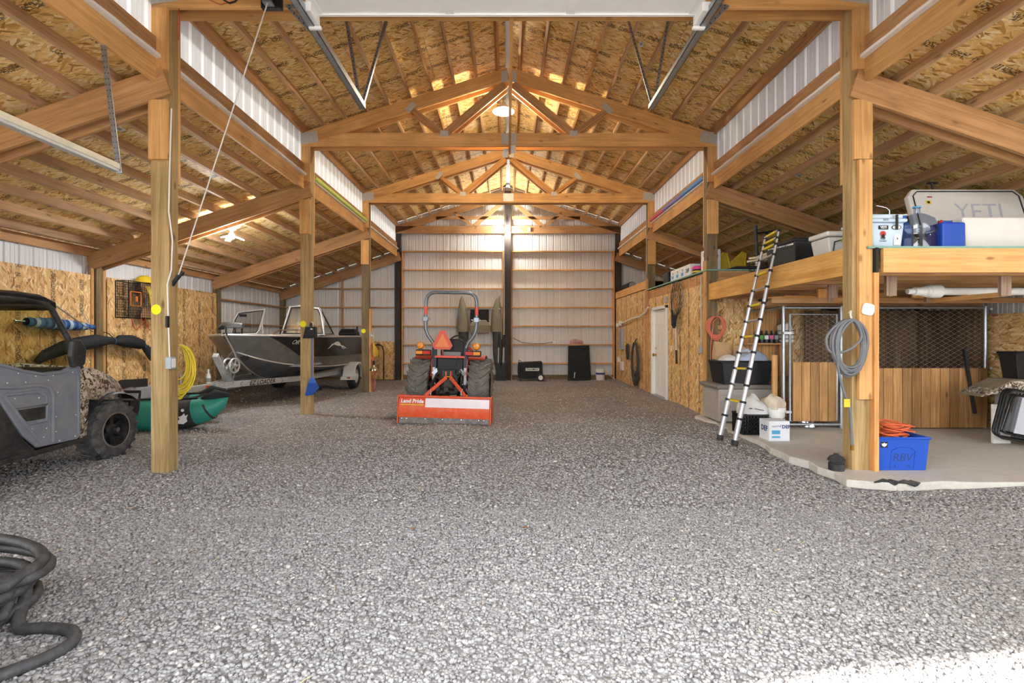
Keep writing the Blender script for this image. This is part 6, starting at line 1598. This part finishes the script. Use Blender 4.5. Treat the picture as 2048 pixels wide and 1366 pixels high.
o = MB().loft([[(a*.062*s_, .0 if s_ < .99 else 0, b_*.062*s_) for a, b_ in [(math.copysign(abs(math.cos(q))**.55, math.cos(q)), math.copysign(abs(math.sin(q))**.55, math.sin(q))) for q in [2*PI*i/24 for i in range(24)]]] for s_ in (1.0,)] + [[(a*.062, -.022, b_*.062) for a, b_ in [(math.copysign(abs(math.cos(q))**.55, math.cos(q)), math.copysign(abs(math.sin(q))**.55, math.sin(q))) for q in [2*PI*i/24 for i in range(24)]]]]).build('wall_sensor', MAT['white_plastic'], bevel=.008, M=Matrix.Translation((3.67, YF[1]-.039, 1.675)) @ Matrix.Rotation(.2, 4, 'Y'))
tag(o, 'rounded white plastic sensor on the nearest right post', 'sensor')
t = thing('rubber_cap', 'black two-tier rubber vent cap on the slab by the nearest right post', 'vent cap', (3.38, 5.06, SZ))
MB().lathe([(.07, 0), (.072, .01), (.072, .07), (.06, .075), (.06, .09), (.078, .095), (.08, .11), (.06, .14), (.03, .155), (.02, .17), (.001, .172)], 24).build('cap_body', MAT['black_rubber'], t, smooth=35)
t = thing('blue_tote', 'blue plastic tote hand-lettered RBV beside the nearest right post', 'tote', (4.05, 5.2, SZ))
mk('tote_blue', '#1D4FB4', rough=.4, var=.06)
tote(t, .265, .17, .33, MAT['tote_blue'], .9, .014)
fx = .9
def tf(z): return -.17*(.9+.1*z/.33)
MB().tube([(-.13, tf(.02)-.001, .02), (-.12, tf(.2)-.001, .2), (-.08, tf(.24)-.001, .225), (0, tf(.25)-.001, .24), (.08, tf(.24)-.001, .23), (.12, tf(.2)-.001, .2), (.11, tf(.02)-.001, .02)], .004, 6).build('pressed_rib', MAT['tote_blue'], t, smooth=60)
text('handwriting', 'RBV', .115, WM[t.name] @ face((-.01, tf(.13)-.0015, .13), (1, 0, 0), (0, -.05, 1)), MAT['print_navy'], t, shear=.2)
text('handwriting', 'A        FS', .045, WM[t.name] @ face((-.01, tf(.04)-.0015, .04), (1, 0, 0), (0, -.05, 1)), MAT['print_navy'], t)
o = MB().box(-.235, -.165, tf(.28)-.002, tf(.28)+.003, .235, .295).build('sticker', MAT['ink'], t)
MB().prism([(-.03, .012), (-.012, .01), (0, .02), (.012, .01), (.03, .012), (.02, -.012), (0, -.022), (-.02, -.012)], 0, .001, Matrix.Translation((-.2, tf(.28)-.0021, .266)) @ Matrix.Rotation(PI/2, 4, 'X')).build('sticker_mark', MAT['white_paint'], o)
t = thing('orange_cord_pile', 'tangled orange extension cord heaped in the blue tote', 'extension cord', (4.05, 5.2, SZ+.30))
rn = random.Random(2); pts = []
for l in range(20):
    c0 = (rn.uniform(-.08, .08), rn.uniform(-.04, .04)); r1, r2 = rn.uniform(.07, .16), rn.uniform(.06, .11); z0 = .015 + .0075*l
    for i in range(16):
        a = 2*PI*i/16; pts.append((c0[0]+r1*math.cos(a), c0[1]+r2*math.sin(a), z0 + .022*math.sin(a*1+l)))
MB().tube(pts, .0065, 6).build('cord', MAT['orange_cord'], t, smooth=60)

# ================================================================= right edge: pad, bin, folded chairs
t = thing('grey_cart', 'grey utility cabinet under the camouflage pad at the right edge', 'cabinet', (7.0, 6.8, SZ))
MB().box(-.34, .32, -.3, -.06, .0, .66).build('cabinet_body', MAT['grey_plastic'], t, bevel=.015); MB().box(-.31, -.02, -.31, -.3, .05, .62).build('cabinet_door', MAT['grey_plastic'], t, bevel=.01); MB().box(.03, .29, -.31, -.3, .05, .62).build('cabinet_door', MAT['grey_plastic'], t, bevel=.01)
mk('pad_top', '#8B7A64', rough=.9, var=.15, bump=.3)
t = thing('camo_pad', 'thick camouflage foam pad lying on the grey cabinet at the right edge', 'pad', (6.85, 6.56, SZ+.665))
MB().prism([(-.72, -.08), (-.66, -.02), (-.3, .13), (.6, .13), (.6, .0), (-.3, .0)], -.2, .16, Matrix(((1,0,0,0),(0,0,1,0),(0,1,0,0),(0,0,0,1)))).build('pad_body', MAT['camo'], t, bevel=.02)
MB().prism([(-.72, -.075), (-.3, .135), (.6, .135), (.6, .145), (-.31, .145), (-.73, -.065)], -.19, .15, Matrix(((1,0,0,0),(0,0,1,0),(0,1,0,0),(0,0,0,1)))).build('pad_top', MAT['pad_top'], t, bevel=.004)
t = thing('black_bin', 'black plastic bin standing on the camouflage pad', 'bin', (7.0, 6.6, SZ+.812)); tote(t, .31, .12, .34, MAT['black_plastic'], .85)
mk('mesh_grey', '#B9BCC4', rough=.8, var=.08); mk('chair_black', '#26282A', rough=.35, metal=.3, var=.1)
def rrect(w_, h, r, y, n_=5):
    out = []
    for cx_, cz_, a0 in ((w_-r, h-r, 0), (r, h-r, PI/2), (r, r, PI), (w_-r, r, 1.5*PI)):
        for i in range(n_+1):
            a = a0 + PI/2*i/n_; out.append((cx_+r*math.cos(a), y, cz_+r*math.sin(a)))
    return out
ch0 = None
for i in range(3):
    M_ = Matrix.Translation((5.98+.05*i, 6.02+.085*i, SZ+.14)) @ Matrix.Rotation(.17, 4, 'Y') @ Matrix.Rotation(-.18, 4, 'X')
    labs = ['nearest folded black-framed lounge chair leaning at the right edge', 'middle folded black-framed lounge chair of the leaning stack', 'rearmost folded black-framed lounge chair of the leaning stack']
    if i == 0:
        ch0 = thing('folding_chair', labs[0], 'folding chair', (0, 0, 0), group='folded lounge chairs'); ch0.matrix_basis = M_; WM[ch0.name] = M_
        sh = [(x + .16*z/.62, y, z) for x, y, z in rrect(.95, .62, .09, 0)]
        MB().tube(sh, .013, 8, closed=True).build('frame_tube', MAT['chair_black'], ch0, smooth=60)
        sh2 = [(.1 + x*.8 + .16*z/.62, y+.03, .07+z*.8) for x, y, z in rrect(.95, .62, .07, 0)]
        MB().tube(sh2, .011, 8, closed=True).build('inner_frame', MAT['chair_black'], ch0, smooth=60)
        MB().prism([(.24, .09), (.9, .09), (.97, .55), (.36, .55)], .026, .032, Matrix(((1,0,0,0),(0,0,1,0),(0,1,0,0),(0,0,0,1)))).build('mesh_seat', MAT['mesh_grey'], ch0)
        mb = MB()
        for k in range(12): mb.bar((.25+.055*k, .03, .05), (.26+.055*k, .03, .1), .006, .004); mb.bar((.36+.05*k, .03, .54), (.37+.05*k, .03, .6), .006, .004)
        mb.build('elastic_cord', MAT['black_plastic'], ch0)
    else: copy_tree(ch0, M_, labs[i])
o = MB().box(-.12, .1, -.02, .02, 0, .5).build('white_board', MAT['white_plastic'], M=Matrix.Translation((6.35, 6.33, SZ)) , bevel=.006); tag(o, 'white panel leaning behind the folded chairs', 'panel')

# ================================================================= on the loft
mk('cooler_ice', '#C3D6E6', rough=.45, var=.04); mk('cooler_white', '#DEDBD4', rough=.45, var=.04)
t = thing('bucket_cooler', 'pale blue stickered bucket cooler on the loft beside the post', 'cooler', (3.96, 5.32, PZ))
MB().loft([[(-.17, -.19, 0), (.15, -.19, 0), (.15, .19, 0), (-.17, .19, 0)], [(-.2, -.21, .27), (.17, -.21, .27), (.17, .21, .27), (-.2, .21, .27)]]).build('body', MAT['cooler_ice'], t, bevel=.03)
MB().box(-.215, .19, -.225, .225, .27, .31).box(-.2, .16, -.2, .2, .31, .36).build('lid', MAT['cooler_ice'], t, bevel=.018)
MB().tube([(.09, -.1, .35), (.09, -.1, .42), (.05, -.1, .45), (-.05, -.1, .47)], .007, 7).build('bail_handle', MAT['chrome'], t, smooth=60)
MB().box(.055, .08, -.235, -.22, .19, .345).build('latch', MAT['black_plastic'], t, bevel=.006)
def cf(x, z): return (x, -.19-.02*z/.27-.006, z)
def stick(nm, poly, x, z, mat, par=t, lift=0.0):
    return MB().prism(poly, 0, .001, Matrix.Translation((cf(x, z)[0], cf(x, z)[1]-.0005-lift, z)) @ Matrix.Rotation(PI/2, 4, 'X')).build(nm, mat, par)
def circ(r, n_=20, sx=1): return [(r*sx*math.cos(2*PI*i/n_), r*math.sin(2*PI*i/n_)) for i in range(n_)]
WMt = WM[t.name]
stick('name_badge', [(-.05, -.02), (.05, -.02), (.05, .02), (-.05, .02)], -.06, .215, MAT['ink'])
text('badge_text', 'YETI', .035, WMt @ face((-.06, cf(0, .215)[1]-.002, .215), (1, 0, 0), (0, 0, 1)), MAT['white_paint'], t, bold=.001)
text('lid_text', 'YETI', .03, WMt @ face((-.05, -.2262, .29), (1, 0, 0), (0, 0, 1)), MAT['ink'], t, shear=.2)
stick('red_sticker', circ(.03), -.06, .15, MAT['red']); stick('arrow_sticker', [(-.025, -.03), (.025, -.03), (.012, -.01), (.02, -.01), (0, .022), (-.02, -.01), (-.012, -.01)], -.06, .135, MAT['ink'], lift=.0012)
text('sticker_text', 'CHIEF\nUPLAND', .02, WMt @ face((-.06, cf(0, .085)[1]-.002, .085), (1, 0, 0), (0, 0, 1)), MAT['ink'], t)
stick('oval_sticker', circ(.024, 20, 2.1), .075, .215, MAT['ink']); stick('oval_sticker_face', circ(.019, 20, 2.2), .075, .215, MAT['white_paint'], lift=.0012)
stick('arch_sticker', [(-.035, -.06), (.035, -.06), (.035, .02)] + [(.035*math.cos(a), .02+.035*math.sin(a)) for a in [PI*i/8 for i in range(1, 8)]] + [(-.035, .02)], .09, .095, MAT['white_paint'])
stick('arrow_mark', [(-.012, -.01), (0, 0), (-.012, .012), (-.004, .012), (.012, 0), (-.004, -.01)], .09, .1, MAT['ink'], lift=.0012)
for i, (x, y, r, h, lab, cm) in enumerate(((4.38, 5.27, .165, .34, 'large clear water bottle with blue cap on the loft', 'print_blue'), (4.52, 5.62, .09, .34, 'slim dark blue water bottle behind the large clear one', 'white_plastic'))):
    t = thing('water_bottle', lab, 'water bottle', (x, y, PZ), group='water bottles')
    mm_ = MAT['jug_clear'] if i == 0 else mk('bottle_blue', '#2F6FC0', rough=.25)
    MB().lathe([(r*.92, 0), (r, .015), (r, h*.42), (r*.97, h*.45), (r*.97, h*.5), (r, h*.53), (r, h*.85), (r*.9, h*.97), (r*.45, h*1.12), (.028, h*1.18), (.028, h*1.36)], 28, cap=False).build('body', mm_, t, smooth=40)
    MB().lathe([(.036, h*1.34), (.038, h*1.345), (.036, h*1.39), (.001, h*1.395)], 18).build('cap', MAT[cm], t, smooth=40)
    if i == 0: MB().lathe([(r*.9, .004), (.001, .03)], 28).build('base', MAT['jug_clear'], t, smooth=40); MB().tube([(-.04, -r*.98, .12), (-.06, -r-.015, .15), (.02, -r-.03, .17), (.07, -r-.01, .2), (.07, -r*.9, .24)], .012, 8).build('handle', MAT['jug_clear'], t, smooth=60)
t = thing('blue_jug', 'solid blue rectangular jug with red tap on the loft', 'jug', (4.70, 5.28, PZ))
MB().box(-.125, .125, -.1, .12, 0, .29).build('body', MAT['tote_blue'], t, bevel=.02); MB().tube([(-.08, 0, .29), (-.08, 0, .315), (.06, 0, .315), (.06, 0, .29)], .012, 8).build('handle', MAT['tote_blue'], t, smooth=60); MB().cyl((-.1, -.03, .29), (-.07, -.03, .315), .016, 10).build('tap', MAT['red'], t)
t = thing('chest_cooler', 'big white chest cooler with open lid on the loft', 'cooler', (5.55, 5.55, PZ))
secs = []
for z, sx, sy in ((0, .62, .26), (.03, .65, .28), (.3, .69, .30), (.36, .71, .31)): secs.append([(-sx, -sy, z), (sx, -sy, z), (sx, sy, z), (-sx, sy, z)])
secs.append([(-.64, -.25, .36), (.64, -.25, .36), (.64, .25, .36), (-.64, .25, .36)]); secs.append([(-.6, -.22, .05), (.6, -.22, .05), (.6, .22, .05), (-.6, .22, .05)])
MB().loft(secs).build('body', MAT['cooler_white'], t, bevel=.045, seg=3)
MB().box(.12, .26, -.312, -.30, .26, .31).build('name_badge', MAT['ink'], t); text('badge_text', 'YETI', .045, WM[t.name] @ face((.19, -.3135, .285), (1, 0, 0), (0, 0, 1)), MAT['white_paint'], t, bold=.001)
ML = Matrix.Translation((0, .3, .38)) @ Matrix.Rotation(-.28, 4, 'X')
lid = MB().loft([[(-.70, 0, 0), (.7, 0, 0), (.7, .07, 0), (-.7, .07, 0)], [(-.70, 0, .42), (.7, 0, .42), (.7, .07, .42), (-.7, .07, .42)], [(-.62, .005, .52), (.62, .005, .52), (.62, .065, .52), (-.62, .065, .52)]]).build('lid', MAT['cooler_white'], t, M=ML, bevel=.015)
MB().tube([(-.64, -.004, .03), (-.64, -.004, .42), (-.58, -.004, .48), (.58, -.004, .48), (.64, -.004, .42), (.64, -.004, .03)], .007, 6).build('gasket', MAT['black_plastic'], lid, smooth=60)
text('embossed_name', 'YETI', .3, WM[lid.name] @ face((.1, -.003, .2), (1, 0, 0), (0, 0, 1)), MAT['mesh_grey'], lid, shear=.1)
MB().box(-.47, -.41, -.003, 0, .4, .415).build('red_label', MAT['red'], lid); MB().box(-.5, -.44, -.003, 0, .31, .36).build('warning_label', MAT['yellow'], lid); MB().box(-.485, -.455, -.004, -.003, .32, .35).build('warning_mark', MAT['ink'], lid)
MB().tube([(-.35, .03, .52), (-.35, .02, .56), (-.37, .0, .6)], .012, 6).bar((-.42, .0, .6), (-.3, .0, .6), .03, .015).build('lid_latch', MAT['black_plastic'], lid)
t = thing('seat_cooler', 'small cream cooler with yellow and black strap on the loft edge', 'cooler', (3.94, 5.98, PZ))
MB().loft([[(-.11, -.14, 0), (.12, -.14, 0), (.12, .16, 0), (-.11, .16, 0)], [(-.15, -.16, .26), (.14, -.16, .26), (.14, .18, .26), (-.15, .18, .26)]]).build('body', MAT['cooler_white'], t, bevel=.015); MB().box(-.17, .16, -.18, .2, .27, .33).build('lid', MAT['cooler_white'], t, bevel=.02)
MB().tube([(-.1, -.165, .03), (-.08, -.17, .2), (.06, -.172, .24), (.1, -.165, .03)], .008, 6, closed=True).build('black_strap', MAT['black_plastic'], t); MB().box(.0, .14, -.178, -.17, .2, .235).build('yellow_strap', MAT['yellow'], t)
t = thing('black_storage_tote', 'large black storage tote with pale lid lettering on the loft', 'tote', (4.05, 6.85, PZ))
tote(t, .26, .36, .36, MAT['black_plastic'], .92); MB().box(-.27, .27, -.37, .37, .36, .385).build('lid', MAT['black_plastic'], t, bevel=.01)
mb = MB(); rn = random.Random(6)
for k in range(16): y = -.33+.04*k; mb.box(-.268, -.262, y, y+rn.uniform(.01, .03), .30+.002*k, .32+.002*k)
mb.build('lid_lettering', MAT['white_paint'], t)
t = thing('wire_basket', 'black wire basket tipped on the loft edge behind the ladder', 'basket', (3.86, 7.5, PZ))
mb = MB()
for k in range(7): z = .0+.035*k; r_ = .12+.01*k; mb.tube([(r_*math.cos(a), r_*1.3*math.sin(a), z) for a in [2*PI*i/16 for i in range(16)]], .004, 4, closed=True)
for k in range(16): a = 2*PI*k/16; mb.tube([(.12*math.cos(a), .156*math.sin(a), 0), (.18*math.cos(a), .234*math.sin(a), .21)], .004, 4)
mb.build('wires', MAT['ink'], t)
for k in range(4):
    o = MB().tube([(3.78+.03*k, 7.75, PZ+.26+.05*(k % 2)), (4.0+.05*k, 7.35-.04*k, PZ+.24+.06*k)], .018, 9).build('metal_tube', MAT['cream'], smooth=60); tag(o, ['cream metal tube lowest in the bundle over the wire basket', 'cream metal tube second lowest over the wire basket', 'cream metal tube second highest over the wire basket', 'cream metal tube highest in the bundle over the wire basket'][k], 'tube', 'tubes over the basket')
mk('mustard', '#BFA02C', rough=.7, var=.15, scale=18)
for k, (x, y, a) in enumerate(((3.95, 9.5, .0), (4.1, 9.56, .25), (4.36, 9.62, .5))):
    t = thing('folding_trap', ['flat yellow mesh trap standing upright next to the post', 'tilted yellow mesh trap in the middle of the three', 'yellow triangular mesh trap leaning furthest from the post'][k], 'trap', (x, y, DK), rot=Matrix.Rotation(a, 3, 'Y'), group='yellow mesh traps')
    hgt = (.42, .45, .52)[k]; poly = [(-.14, 0), (.2, 0), (.2, hgt*.85), (-.14, hgt*.85)] if k == 0 else [(-.2, 0), (.26, 0), (.2, hgt*.4), (.06, hgt), (-.02, hgt)]
    Mx = Matrix(((1,0,0,0),(0,0,1,0),(0,1,0,0),(0,0,0,1)))
    MB().tube([(a_, 0, b_) for a_, b_ in poly], .014, 7, closed=True).build('frame', MAT['mustard'], t, smooth=60)
    MB().prism([(a_*.96, b_*.97+.005) for a_, b_ in poly], -.004, .004, Mx).build('mesh_panel', MAT['mustard'], t)
t = thing('black_pump_pole', 'tall black pole with a side arm standing on the deck behind the ladder', 'pole', (4.62, 9.1, DK))
MB().tube([(0, 0, 0), (-.03, 0, .86)], .028, 10).build('pole', MAT['utv_black'], t, smooth=60); MB().tube([(-.03, 0, .72), (.12, 0, .73), (.18, 0, .74), (.26, -.02, .76), (.33, -.02, .73), (.26, -.02, .71), (.15, 0, .71)], .016, 8).build('arm', MAT['black_plastic'], t, smooth=60)
MB().tube([(-.005, 0, .12), (-.013, 0, .28)], .03, 10).build('pole_label', MAT['white_plastic'], t, smooth=60)
t = thing('black_flat_case', 'flat black cases lying on the deck in front of the yellow traps', 'case', (4.35, 8.95, DK)); MB().box(-.35, .35, -.12, .12, 0, .05).build('case_body', MAT['black_plastic'], t, bevel=.015); MB().box(-.25, .4, -.1, .1, .05, .08).build('case_lid', MAT['utv_black'], t, bevel=.01)
# row of cartons on the room deck
for k in range(4):
    y = 9.72 + k*.29
    t = thing('fluid_carton', ['white fluid carton nearest the second right post on the deck edge', 'second white fluid carton in the deck edge row', 'third white fluid carton in the deck edge row', 'white fluid carton beside the black bin on the deck edge'][k], 'cardboard box', (3.66, y, DK), group='fluid cartons on the deck')
    MB().box(-.1, .1, -.135, .135, 0, .23).build('carton', MAT['box_white'], t, bevel=.003)
    if k == 0: text('print_def', 'DEF', .1, face((3.557, y, DK+.11), (0, -1, 0), (0, 0, 1)), MAT['ink'], t, bold=.003)
    else: MB().box(-.102, -.1, -.06, .07, .04, .11).build('printed_panel', MAT['print_blue'], t); MB().box(-.1015, -.1, -.04, .02, .13, .18).build('printed_drop', MAT['grey_plastic'], t)
t = thing('pink_tub', 'tub with a bright pink lid under the tall carton on the deck edge', 'tub', (3.66, 9.465, DK)); mk('pink', '#D8388C', rough=.4)
MB().lathe([(.09, 0), (.095, .01), (.095, .1)], 18).build('tub_body', MAT['ink'], t, smooth=40); MB().lathe([(.1, .1), (.1, .14), (.08, .16), (.001, .161)], 18).build('tub_lid', MAT['pink'], t, smooth=40); MB().lathe([(.0955, .04), (.0955, .07)], 18, cap=False).build('printed_label', MAT['yellow'], t)
t = thing('tall_carton', 'tall white carton stacked behind the pink tub next to the second right post', 'cardboard box', (3.80, 9.2, DK)); MB().box(-.12, .12, -.15, .15, 0, .42).build('carton', MAT['box_white'], t, bevel=.003); text('print_def', 'DEF', .09, face((3.80, 9.0485, DK+.27), (1, 0, 0), (0, 0, 1)), MAT['ink'], t, bold=.003); MB().box(-.1225, -.12, -.03, .04, .3, .38).build('printed_drop', MAT['grey_plastic'], t)
t = thing('black_deck_bin', 'black plastic bin at the far end of the carton row', 'bin', (3.68, 11.05, DK)); MB().loft([[(-.12, -.16, 0), (.14, -.16, 0), (.14, .2, 0), (-.12, .2, 0)], [(-.13, -.18, .22), (.16, -.18, .22), (.16, .22, .22), (-.13, .22, .22)], [(-.1, -.14, .25), (.12, -.14, .25), (.12, .18, .25), (-.1, .18, .25)]]).build('bin_body', MAT['black_plastic'], t, bevel=.02)
t = thing('black_pipe_roll', 'fat black pipe lying on the rear deck of the strand board room', 'pipe', (3.75, 15.3, 2.94)); MB().tube([(0, .5, 0), (0, -.5, 0)], .11, 16).build('pipe_body', MAT['black_plastic'], t, smooth=50); MB().tube([(0, -.5, 0), (0, -.53, 0)], .09, 16).build('pipe_cap', MAT['grey_plastic'], t, smooth=50)

# ================================================================= along the rear wall
t = thing('hanging_pontoon_boat', 'tan two-tube pontoon boat hung upright on the rear wall behind the tractor', 'inflatable boat', (-.88, 15.95, 0))
mk('pont_tan', '#8B8470', rough=.7, var=.15, scale=5); mk('pont_dark', '#4A4C4A', rough=.7, var=.15)
for x, tip in ((-.55, -.58), (.55, .66)):
    MB().tube([(tip, 0, 2.73), (x*1.05, 0, 2.55), (x, 0, 2.25), (x, -.02, 1.9), (x, -.02, 1.55)], [.01, .08, .16, .19, .2], 14).build('tube_cover', MAT['pont_tan'], t, smooth=50)
    MB().tube([(x+.02, 0, 1.6), (x+.03, 0, 1.2), (x+.03, 0, .8), (x+.05, 0, .35), (x+.05, 0, .2)], [.17, .16, .15, .1, .02], 14).build('tube_lower', MAT['pont_dark'], t, smooth=50)
MB().tube([(-.7, -.12, 2.28), (.7, -.12, 2.28)], .014, 7).tube([(-.66, -.14, 1.75), (-.66, -.14, 2.3)], .014, 7).tube([(.7, -.14, 1.3), (.7, -.14, 2.3)], .014, 7).build('frame_tube', MAT['steel'], t, smooth=60)
MB().box(-.3, .3, -.14, -.1, 1.86, 2.27).build('mesh_sling', MAT['black_cloth'], t, bevel=.01)
MB().loft([[(-.3, -.2, 1.5), (.3, -.2, 1.5), (.3, -.1, 1.5), (-.3, -.1, 1.5)], [(-.32, -.24, 1.75), (.32, -.24, 1.75), (.32, -.1, 1.75), (-.32, -.1, 1.75)], [(-.2, -.2, 1.93), (.22, -.2, 1.93), (.22, -.1, 1.93), (-.2, -.1, 1.93)]]).build('seat_bag', MAT['pont_tan'], t, bevel=.03)
for k, x in enumerate((-.28, -.12)):
    t = thing('oar', ['black and silver oar standing upright left of its twin by the rear middle post', 'black and silver oar standing upright nearest the rear middle post'][k], 'oar', (x, 15.66, 0), group='upright oars')
    MB().tube([(0, 0, .55), (.02, .02, 1.4)], .017, 8).build('shaft', MAT['galv_light'], t, smooth=60); MB().tube([(.015, .015, 1.05), (.02, .02, 1.45)], .024, 8).build('grip', MAT['black_plastic'], t, smooth=60)
    MB().loft([[(-.02, -.012, .6), (.02, -.012, .6), (.02, .012, .6), (-.02, .012, .6)], [(-.075, -.01, .45), (.075, -.01, .45), (.075, .01, .45), (-.075, .01, .45)], [(-.08, -.006, .0), (.08, -.006, .0), (.08, .006, .0), (-.08, .006, .0)]]).build('blade', MAT['black_plastic'], t)
t = thing('generator', 'black fabric covered generator on wheels against the rear wall', 'generator', (.74, 15.6, 0))
MB().loft([[(-.38, -.25, .1), (.38, -.25, .1), (.38, .25, .1), (-.38, .25, .1)], [(-.4, -.26, .3), (.37, -.26, .3), (.37, .26, .3), (-.4, .26, .3)], [(-.38, -.24, .58), (.36, -.24, .62), (.36, .24, .62), (-.38, .24, .58)]]).build('cover', MAT['black_cloth'], t, bevel=.03)
MB().box(-.34, -.28, -.25, .2, 0, .12).box(-.34, .3, -.22, -.18, .08, .12).build('base_frame', MAT['black_plastic'], t)
w_ = MB().lathe([(.05, -.05), (.12, -.05), (.125, -.03), (.125, .03), (.12, .05), (.05, .05)], 22, Matrix.Translation((.3, -.3, .125)) @ Matrix.Rotation(PI/2, 4, 'X')).build('wheel', MAT['black_rubber'], t, smooth=40)
MB().lathe([(.001, .055), (.07, .055), (.075, .04)], 20, Matrix.Translation((.3, -.3, .125)) @ Matrix.Rotation(PI/2, 4, 'X')).build('hub', MAT['white_paint'], w_, smooth=40)
MB().box(-.16, .26, -.272, -.262, .33, .42).build('name_label', MAT['white_paint'], t); text('label_text', 'DuroMAX', .085, face((.79, 15.326, .375), (1, 0, 0), (0, 0, 1)), MAT['ink'], t, shear=.15, bold=.002)
MB().tube([(-.38, -.1, .58), (-.36, -.1, .66), (-.3, -.1, .62)], .012, 6).build('tie_strap', MAT['black_plastic'], t)
t = thing('black_table_bag', 'tall black carry bag standing against the rear wall girts', 'bag', (2.32, 15.92, -.03))
MB().loft([[(-.36, -.13, 0), (.38, -.13, 0), (.38, .02, 0), (-.36, .02, 0)], [(-.345, -.1, .6), (.35, -.1, .6), (.35, .06, .6), (-.345, .06, .6)], [(-.34, -.05, 1.13), (.33, -.05, 1.15), (.33, .08, 1.15), (-.34, .08, 1.13)]]).build('bag_body', MAT['black_cloth'], t, bevel=.02)
MB().tube([(-.17, -.135, .1), (-.15, -.14, .28)], [.012, .016], 8).build('white_tag', MAT['white_paint'], t)
o = heap('pink_bundle', None, (2.28, 16.13, 1.15), .2, .06, .13, MAT['cloth_beige'], 17); mk('cloth_pink', '#B08A86', rough=.9, var=.25, scale=12); o.data.materials[0] = MAT['cloth_pink']; tag(o, 'mottled pink cloth bundle on the girt above the tall black bag', 'cloth')
t = thing('paint_bucket', 'white paint bucket with a purple band at the rear wall', 'bucket', (2.98, 15.75, -.01))
MB().lathe([(.13, 0), (.135, .01), (.145, .32), (.152, .32), (.152, .36), (.14, .365), (.001, .366)], 22).build('pail', MAT['white_plastic'], t, smooth=40); mk('purple', '#3E3C84', rough=.5); MB().lathe([(.1445, .2), (.1465, .26)], 22, cap=False).build('printed_band', MAT['purple'], t, smooth=60)
o = MB().box(-.05, .05, -.03, 0, -.06, .06).build('wall_outlet', MAT['white_plastic'], M=Matrix.Translation((1.54, YB-.06, 1.21)), bevel=.01); tag(o, 'white outlet on the girt between the generator and the tall bag', 'outlet')
o = MB().tube([(.2, 16.1, 1.35), (.5, 16.1, 1.2), (.9, 16.1, 1.165), (1.2, 16.1, 1.165), (1.5, 16.15, 1.22)], .008, 6).build('wall_cable', MAT['black_plastic'], smooth=60); tag(o, 'black cable sagging to the white outlet on the rear wall', 'cable')
o = MB().bar((3.12, 15.7, .3), (3.5, 15.8, -.02), .02, .02).build('wooden_stake', MAT['cream']); tag(o, 'thin pale stake leaning beside the paint bucket', 'stake')
# ---------------------------------------------------------------- lettering to mesh
if PENDING:
    bpy.context.view_layer.update()
    dg = bpy.context.evaluated_depsgraph_get()
    done = [(bpy.data.meshes.new_from_object(o.evaluated_get(dg)), nm, M, par) for o, nm, M, par in PENDING]
    for o, *_ in PENDING: bpy.data.objects.remove(o)
    for me, nm, M, par in done:
        ob = bpy.data.objects.new(nm, me); finish(ob, par, M)

# runs of marks too small to pick apart singly
stuff_names = ('punch_hole', 'rivet_row', 'bolt_row', 'barcode', 'bolt_set', 'elastic_cord', 'lid_lettering', 'wire_mesh', 'chain_link', 'tread_lug', 'net_bag')
for o in bpy.data.objects:
    if o.parent and o.name.split('.')[0] in stuff_names: o['kind'] = 'stuff'
